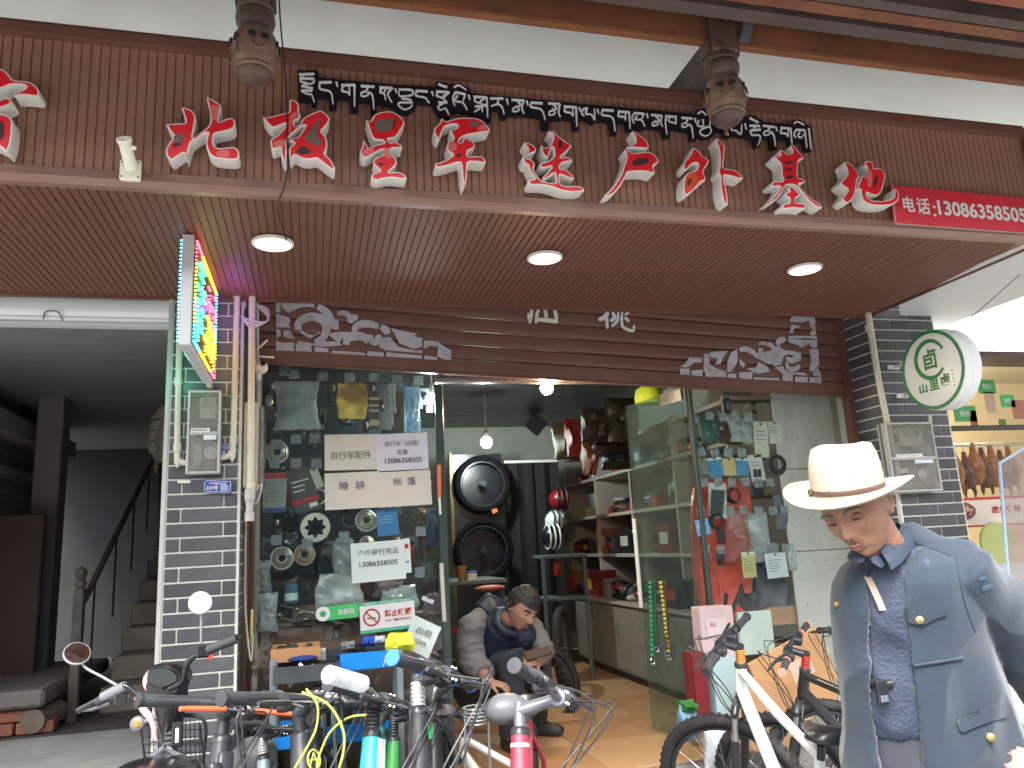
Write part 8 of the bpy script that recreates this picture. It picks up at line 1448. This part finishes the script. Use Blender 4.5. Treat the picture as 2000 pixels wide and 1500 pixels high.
# second passer-by: only a sleeve and a hand at the lower right corner
pb = thing('person', 'passer-by cut off at the bottom right corner, pale blue sleeve and hand', 'person', V((Mn(1990, 1500, 1.5).x, Mn(1990, 1500, 1.5).y, 0)))
bd = MB(); q = [Mn(2150, 1680, 1.5), Mn(2085, 1600, 1.5)]; bd.tube(q, [.04, .03], 10); hand(bd, q[1], q[1] - q[0], fw_, Z_, 1, .8); bd.tube([q[0], Mn(2300, 1500, 1.6), Mn(2320, 1300, 1.6)], [.04, .06, .08], 10).ball(Mn(2320, 1180, 1.6), .1, 14)
remesh('body', bd, .007, mat('skin_pink', (.42, .24, .20), .5), pb, it=2); remesh('coat', MB().tube([Mn(2075, 1605, 1.5), Mn(2150, 1680, 1.5), Mn(2300, 1500, 1.6)], [.034, .05, .09], 14).tube([Mn(2320, 1280, 1.6), Mn(2320, 1700, 1.6), V((Mn(2320, 1700, 1.6).x, Mn(2320, 1700, 1.6).y, .05))], [.12, .17, .12], 16), .012, cmat(120, 165, 190, .8), pb, wr=.004)
# ---- crouching man in the doorway
DS = 4.5
def Sn(px, py, d=DS): return PD(px, py, d)
fo = onZ(1010, 1472, FL); sq = thing('person', 'young man in navy and grey jacket crouching in the doorway looking down', 'person', fo)
hc2 = Sn(1020, 1186, 4.42); f2 = (rt * .42 + camd * .62 - Z_ * .50).normalized(); u2 = (Z_ * 1.0 + rt * .30).normalized(); s2 = f2.cross(u2).normalized(); u2 = s2.cross(f2).normalized(); MS = basis(hc2, s2, f2, u2); k = 1.03
bd = head_mb(.35, k); ear(bd, 1, k); ear(bd, -1, k); bd.xf(MS); nk = Sn(975, 1225, 4.62); bd.tube([MS @ V((0, -.03, -.05)), MS @ V((0, -.035, -.10)), nk], [.055, .052, .065], 14)
hp = Sn(925, 1345, 4.85); bd.tube([nk, Sn(965, 1270, 4.7), hp], [.08, .13, .14], 14)
sR, eR, wR = Sn(922, 1222, 4.5), Sn(925, 1292, 4.42), Sn(955, 1330, 4.22); sL, eL, wL = Sn(1035, 1222, 4.6), Sn(1064, 1272, 4.5), Sn(1050, 1292, 4.3)
kR, kL = Sn(1000, 1285, 4.35), Sn(1052, 1318, 4.5); aR_, aL_ = V((fo.x - .02, fo.y + .06, FL + .09)), onZ(1058, 1442, FL) + V((0, .1, .09))
bd.tube([nk, sR, eR, wR], [.05, .05, .042, .03], 12).tube([nk, sL, eL, wL], [.05, .05, .042, .03], 12).tube([hp, kR, aR_], [.09, .055, .04], 12).tube([hp, kL, aL_], [.09, .055, .04], 12)
hand(bd, wR + (wR - eR).normalized() * .01, rt * .8 - Z_ * .2 + camd * .3, -Z_, camd, 1.05, 1.0); hand(bd, wL, rt * -.3 + camd * .7 + Z_ * .2, Z_ * -.4 + rt * -.8, camd, .95, 1.1)
remesh('body', bd, .005, M_skin2, sq, it=2); eyes({'root': sq, 'skin': M_skin2}, MS, k, mat('brow_black', (.012, .010, .010), .8))
# hair as a cap over the skull
hr = []
hm = head_mb(.35, k).v
mbh = MB(); NN = 72; vs = []
for i in range(57):
    for j in range(NN):
        v = hm[i * NN + j]; vs.append(V((v.x, v.y, v.z)))
keep_ = []; src = []
for v in vs: src.append(v)
fsx = []
for i in range(56):
    for j in range(NN):
        a, b, c2, d2 = i * NN + j, i * NN + (j + 1) % NN, (i + 1) * NN + (j + 1) % NN, (i + 1) * NN + j; c0 = (vs[a] + vs[c2]) / 2 / k
        line_z = .046 + .010 * noise.noise(c0 * 60) if c0.y > .035 else (-.062 if c0.y < -.02 else .046 - (.035 - c0.y) * 1.75)
        if c0.z > line_z: fsx.append((a, b, c2, d2))
hv = [v + V((v.x, v.y, max(0, v.z) * .9)).normalized() * (.013 + .006 * noise.noise(v * 45)) for v in vs]
mbh.add(hv, fsx); MB().add([MS @ v for v in hv], fsx).build('hair', mat('black_hair', (.009, .008, .008), .55, var=.2, scale=60, bump=.7, bscale=120), sq, 60)
M_nv = mat('navy_puffer', (.018, .024, .048), .5, var=.12, scale=7, bump=.1); M_gs = mat('grey_sleeve', (.15, .145, .15), .75, var=.12, scale=8, bump=.3, bscale=40)
remesh('vest', MB().tube([Sn(985, 1216, 4.5), Sn(975, 1240, 4.6), Sn(968, 1275, 4.66), hp], [.10, .155, .165, .15], 20).tube([Sn(935, 1195, 4.62), Sn(955, 1180, 4.68), Sn(985, 1190, 4.7)], [.05, .07, .05], 12).ball(Sn(960, 1195, 4.66), .085, 14).ball(Sn(1020, 1240, 4.52), .085, 14).torus(Sn(993, 1216, 4.50), (f2 * .5 + Z_ * .6), .07, .035, 24, 10), .009, M_nv, sq, wr=.006, wscale=8, it=5, seed=2)
remesh('sleeve', MB().tube([Sn(940, 1208, 4.58), sR, Sn(918, 1260, 4.45), eR, Sn(945, 1318, 4.3)], [.06, .082, .078, .078, .062], 18), .009, M_gs, sq, wr=.010, wscale=9, it=4, seed=4, stretch=(.5, .5, 1.6))
remesh('sleeve', MB().tube([Sn(1032, 1212, 4.62), sL, eL, Sn(1056, 1284, 4.38)], [.06, .07, .062, .05], 16), .009, M_gs, sq, wr=.009, wscale=9, it=4, seed=6, stretch=(.5, .5, 1.6))
remesh('trousers', MB().tube([hp, (hp + kR) / 2, kR, kR.lerp(aR_, .5), aR_], [.15, .115, .088, .08, .062], 18).tube([hp, (hp + kL) / 2, kL, kL.lerp(aL_, .5), aL_], [.15, .11, .085, .075, .06], 18), .010, mat('slate_trousers', (.030, .040, .055), .7, var=.12, scale=8), sq, wr=.007, wscale=7, it=4, seed=8)
for a_, dd in ((aR_, rt * .5 + camd * .85), (aL_, rt * .8 + camd * .5)):
    dd = dd.normalized(); sd2 = V((-dd.y, dd.x, 0)); MB().rings([[V((a_.x, a_.y, FL)) + dd * y_ + sd2 * (cos(j * pi / 8) * w_) + Z_ * max(.002, .04 + sin(j * pi / 8) * h_) for j in range(16)] for y_, w_, h_ in ((-.08, .02, .02), (-.06, .038, .05), (0, .042, .06), (.09, .048, .042), (.16, .042, .032), (.185, .02, .02))]).build('shoe', cmat(54, 54, 56), sq, 60)
t = thing('mobile_phone', 'brown cased mobile phone held by the crouching man', 'phone', Sn(1045, 1276, 4.28)); MB().bbox((-.075, -.035, -.006), (.075, .035, .006), Matrix.Translation(Sn(1050, 1276, 4.24)) @ Matrix.Rotation(-.15, 4, 'Y') @ Matrix.Rotation(.5, 4, 'X'), .004).build('case', cmat(58, 42, 38), t)
# ---- person on the dark stairs
PS = thing('person', 'person in a cream quilted jacket half hidden on the dark stairs', 'person', V((onY(325, 800, 7.0).x, 7.0, 1.2))); Dn = lambda x, y: onY(x, y, 7.0)
bd = MB().ball(Dn(345, 760), .11, 14).tube([Dn(345, 790), Dn(350, 900), Dn(350, 930)], [.06, .16, .15], 12).tube([Dn(335, 800), Dn(310, 850), Dn(306, 895)], [.06, .05, .035], 10); bd.tube([Dn(350, 930), Dn(330, 1075)], [.14, .06], 12)
hand(bd, Dn(306, 900), V((0, -.1, -1)), V((1, 0, 0)), V((0, -1, 0)), 1.0, .6); remesh('body', bd, .010, M_skin2, PS, it=2)
remesh('quilted_jacket', MB().tube([Dn(345, 785), Dn(352, 850), Dn(352, 905)], [.09, .20, .19], 16).tube([Dn(335, 795), Dn(313, 825), Dn(308, 860), Dn(304, 888)], [.08, .085, .08, .06], 14), .012, mat('cream_quilt', (.42, .37, .30), .7, var=.08), PS, it=3, wr=.004)
for y in (822, 842, 862): MB().torus(Dn(311, y), V((-.15, 0, 1)), .082, .006, 20, 5).build('dark_band', M_blk, PS)
remesh('trousers', MB().tube([Dn(352, 900), Dn(340, 1000), Dn(325, 1070)], [.18, .12, .07], 14), .014, mat('black_cloth', (.012, .012, .014), .8), PS, it=2); MB().bbox((-.05, -.12, -.04), (.05, .1, .02), Matrix.Translation(Dn(320, 1078)), .02).build('shoe', cmat(120, 116, 108), PS)
# ---------------------------------------------------------------- far side of the street, seen only as reflections in the glass
ob = thing('building', 'row building across the street reflected in the shop windows', 'building', (2, -13, 0))
MB().box((-22, -15, 0), (26, -13, 7.2)).build('wall', mat('far_wall', (.16, .15, .14), .8, var=.1), ob)
for i in range(12):
    for z in (1.0, 4.2): MB().box((-20 + i * 3.8, -13.02, z), (-17.8 + i * 3.8, -12.96, z + 1.7)).build('window', mat('far_window', (.04, .05, .055), .2), ob)
RT = random.Random(11)
for q, (x, y, h) in enumerate(((-2.2, -6.5, 4.2), (3.2, -7.2, 4.8), (8.0, -6.8, 4.4))):
    t = thing('street_tree', ('leafy street tree opposite the left window, reflected in its glass', 'leafy street tree opposite the doorway, reflected in the glass', 'leafy street tree opposite the food shop')[q], 'tree', (x, y, 0))
    MB().tube([(x, y, 0), (x + .1, y, h * .35), (x, y + .1, h * .7)], [.13, .10, .05], 10).tube([(x + .1, y, h * .35), (x + .8, y + .3, h * .7)], [.06, .02], 8).tube([(x + .1, y, h * .4), (x - .7, y - .2, h * .75)], [.06, .02], 8).build('trunk', mat('bark', (.09, .07, .05), .9, var=.2), t)
    mb = MB(); cl_ = [(RT.gauss(0, .75), RT.gauss(0, .7), h * .72 + RT.gauss(0, .6)) for _ in range(34)]
    for _ in range(1500):
        c = RT.choice(cl_); p = V((x + c[0] + RT.gauss(0, .22), y + c[1] + RT.gauss(0, .22), c[2] + RT.gauss(0, .2))); a = V((RT.gauss(0, 1), RT.gauss(0, 1), RT.gauss(0, 1))).normalized(); b = a.orthogonal().normalized(); s_ = RT.uniform(.04, .08)
        mb.add([p - a * s_, p + b * s_ * .45, p + a * s_, p - b * s_ * .45], [(0, 1, 2, 3)])
    k_ = mb.build('crown', mat('leaf_green', (.05, .10, .028), .5, var=.3, scale=3), t); k_['kind'] = 'stuff'
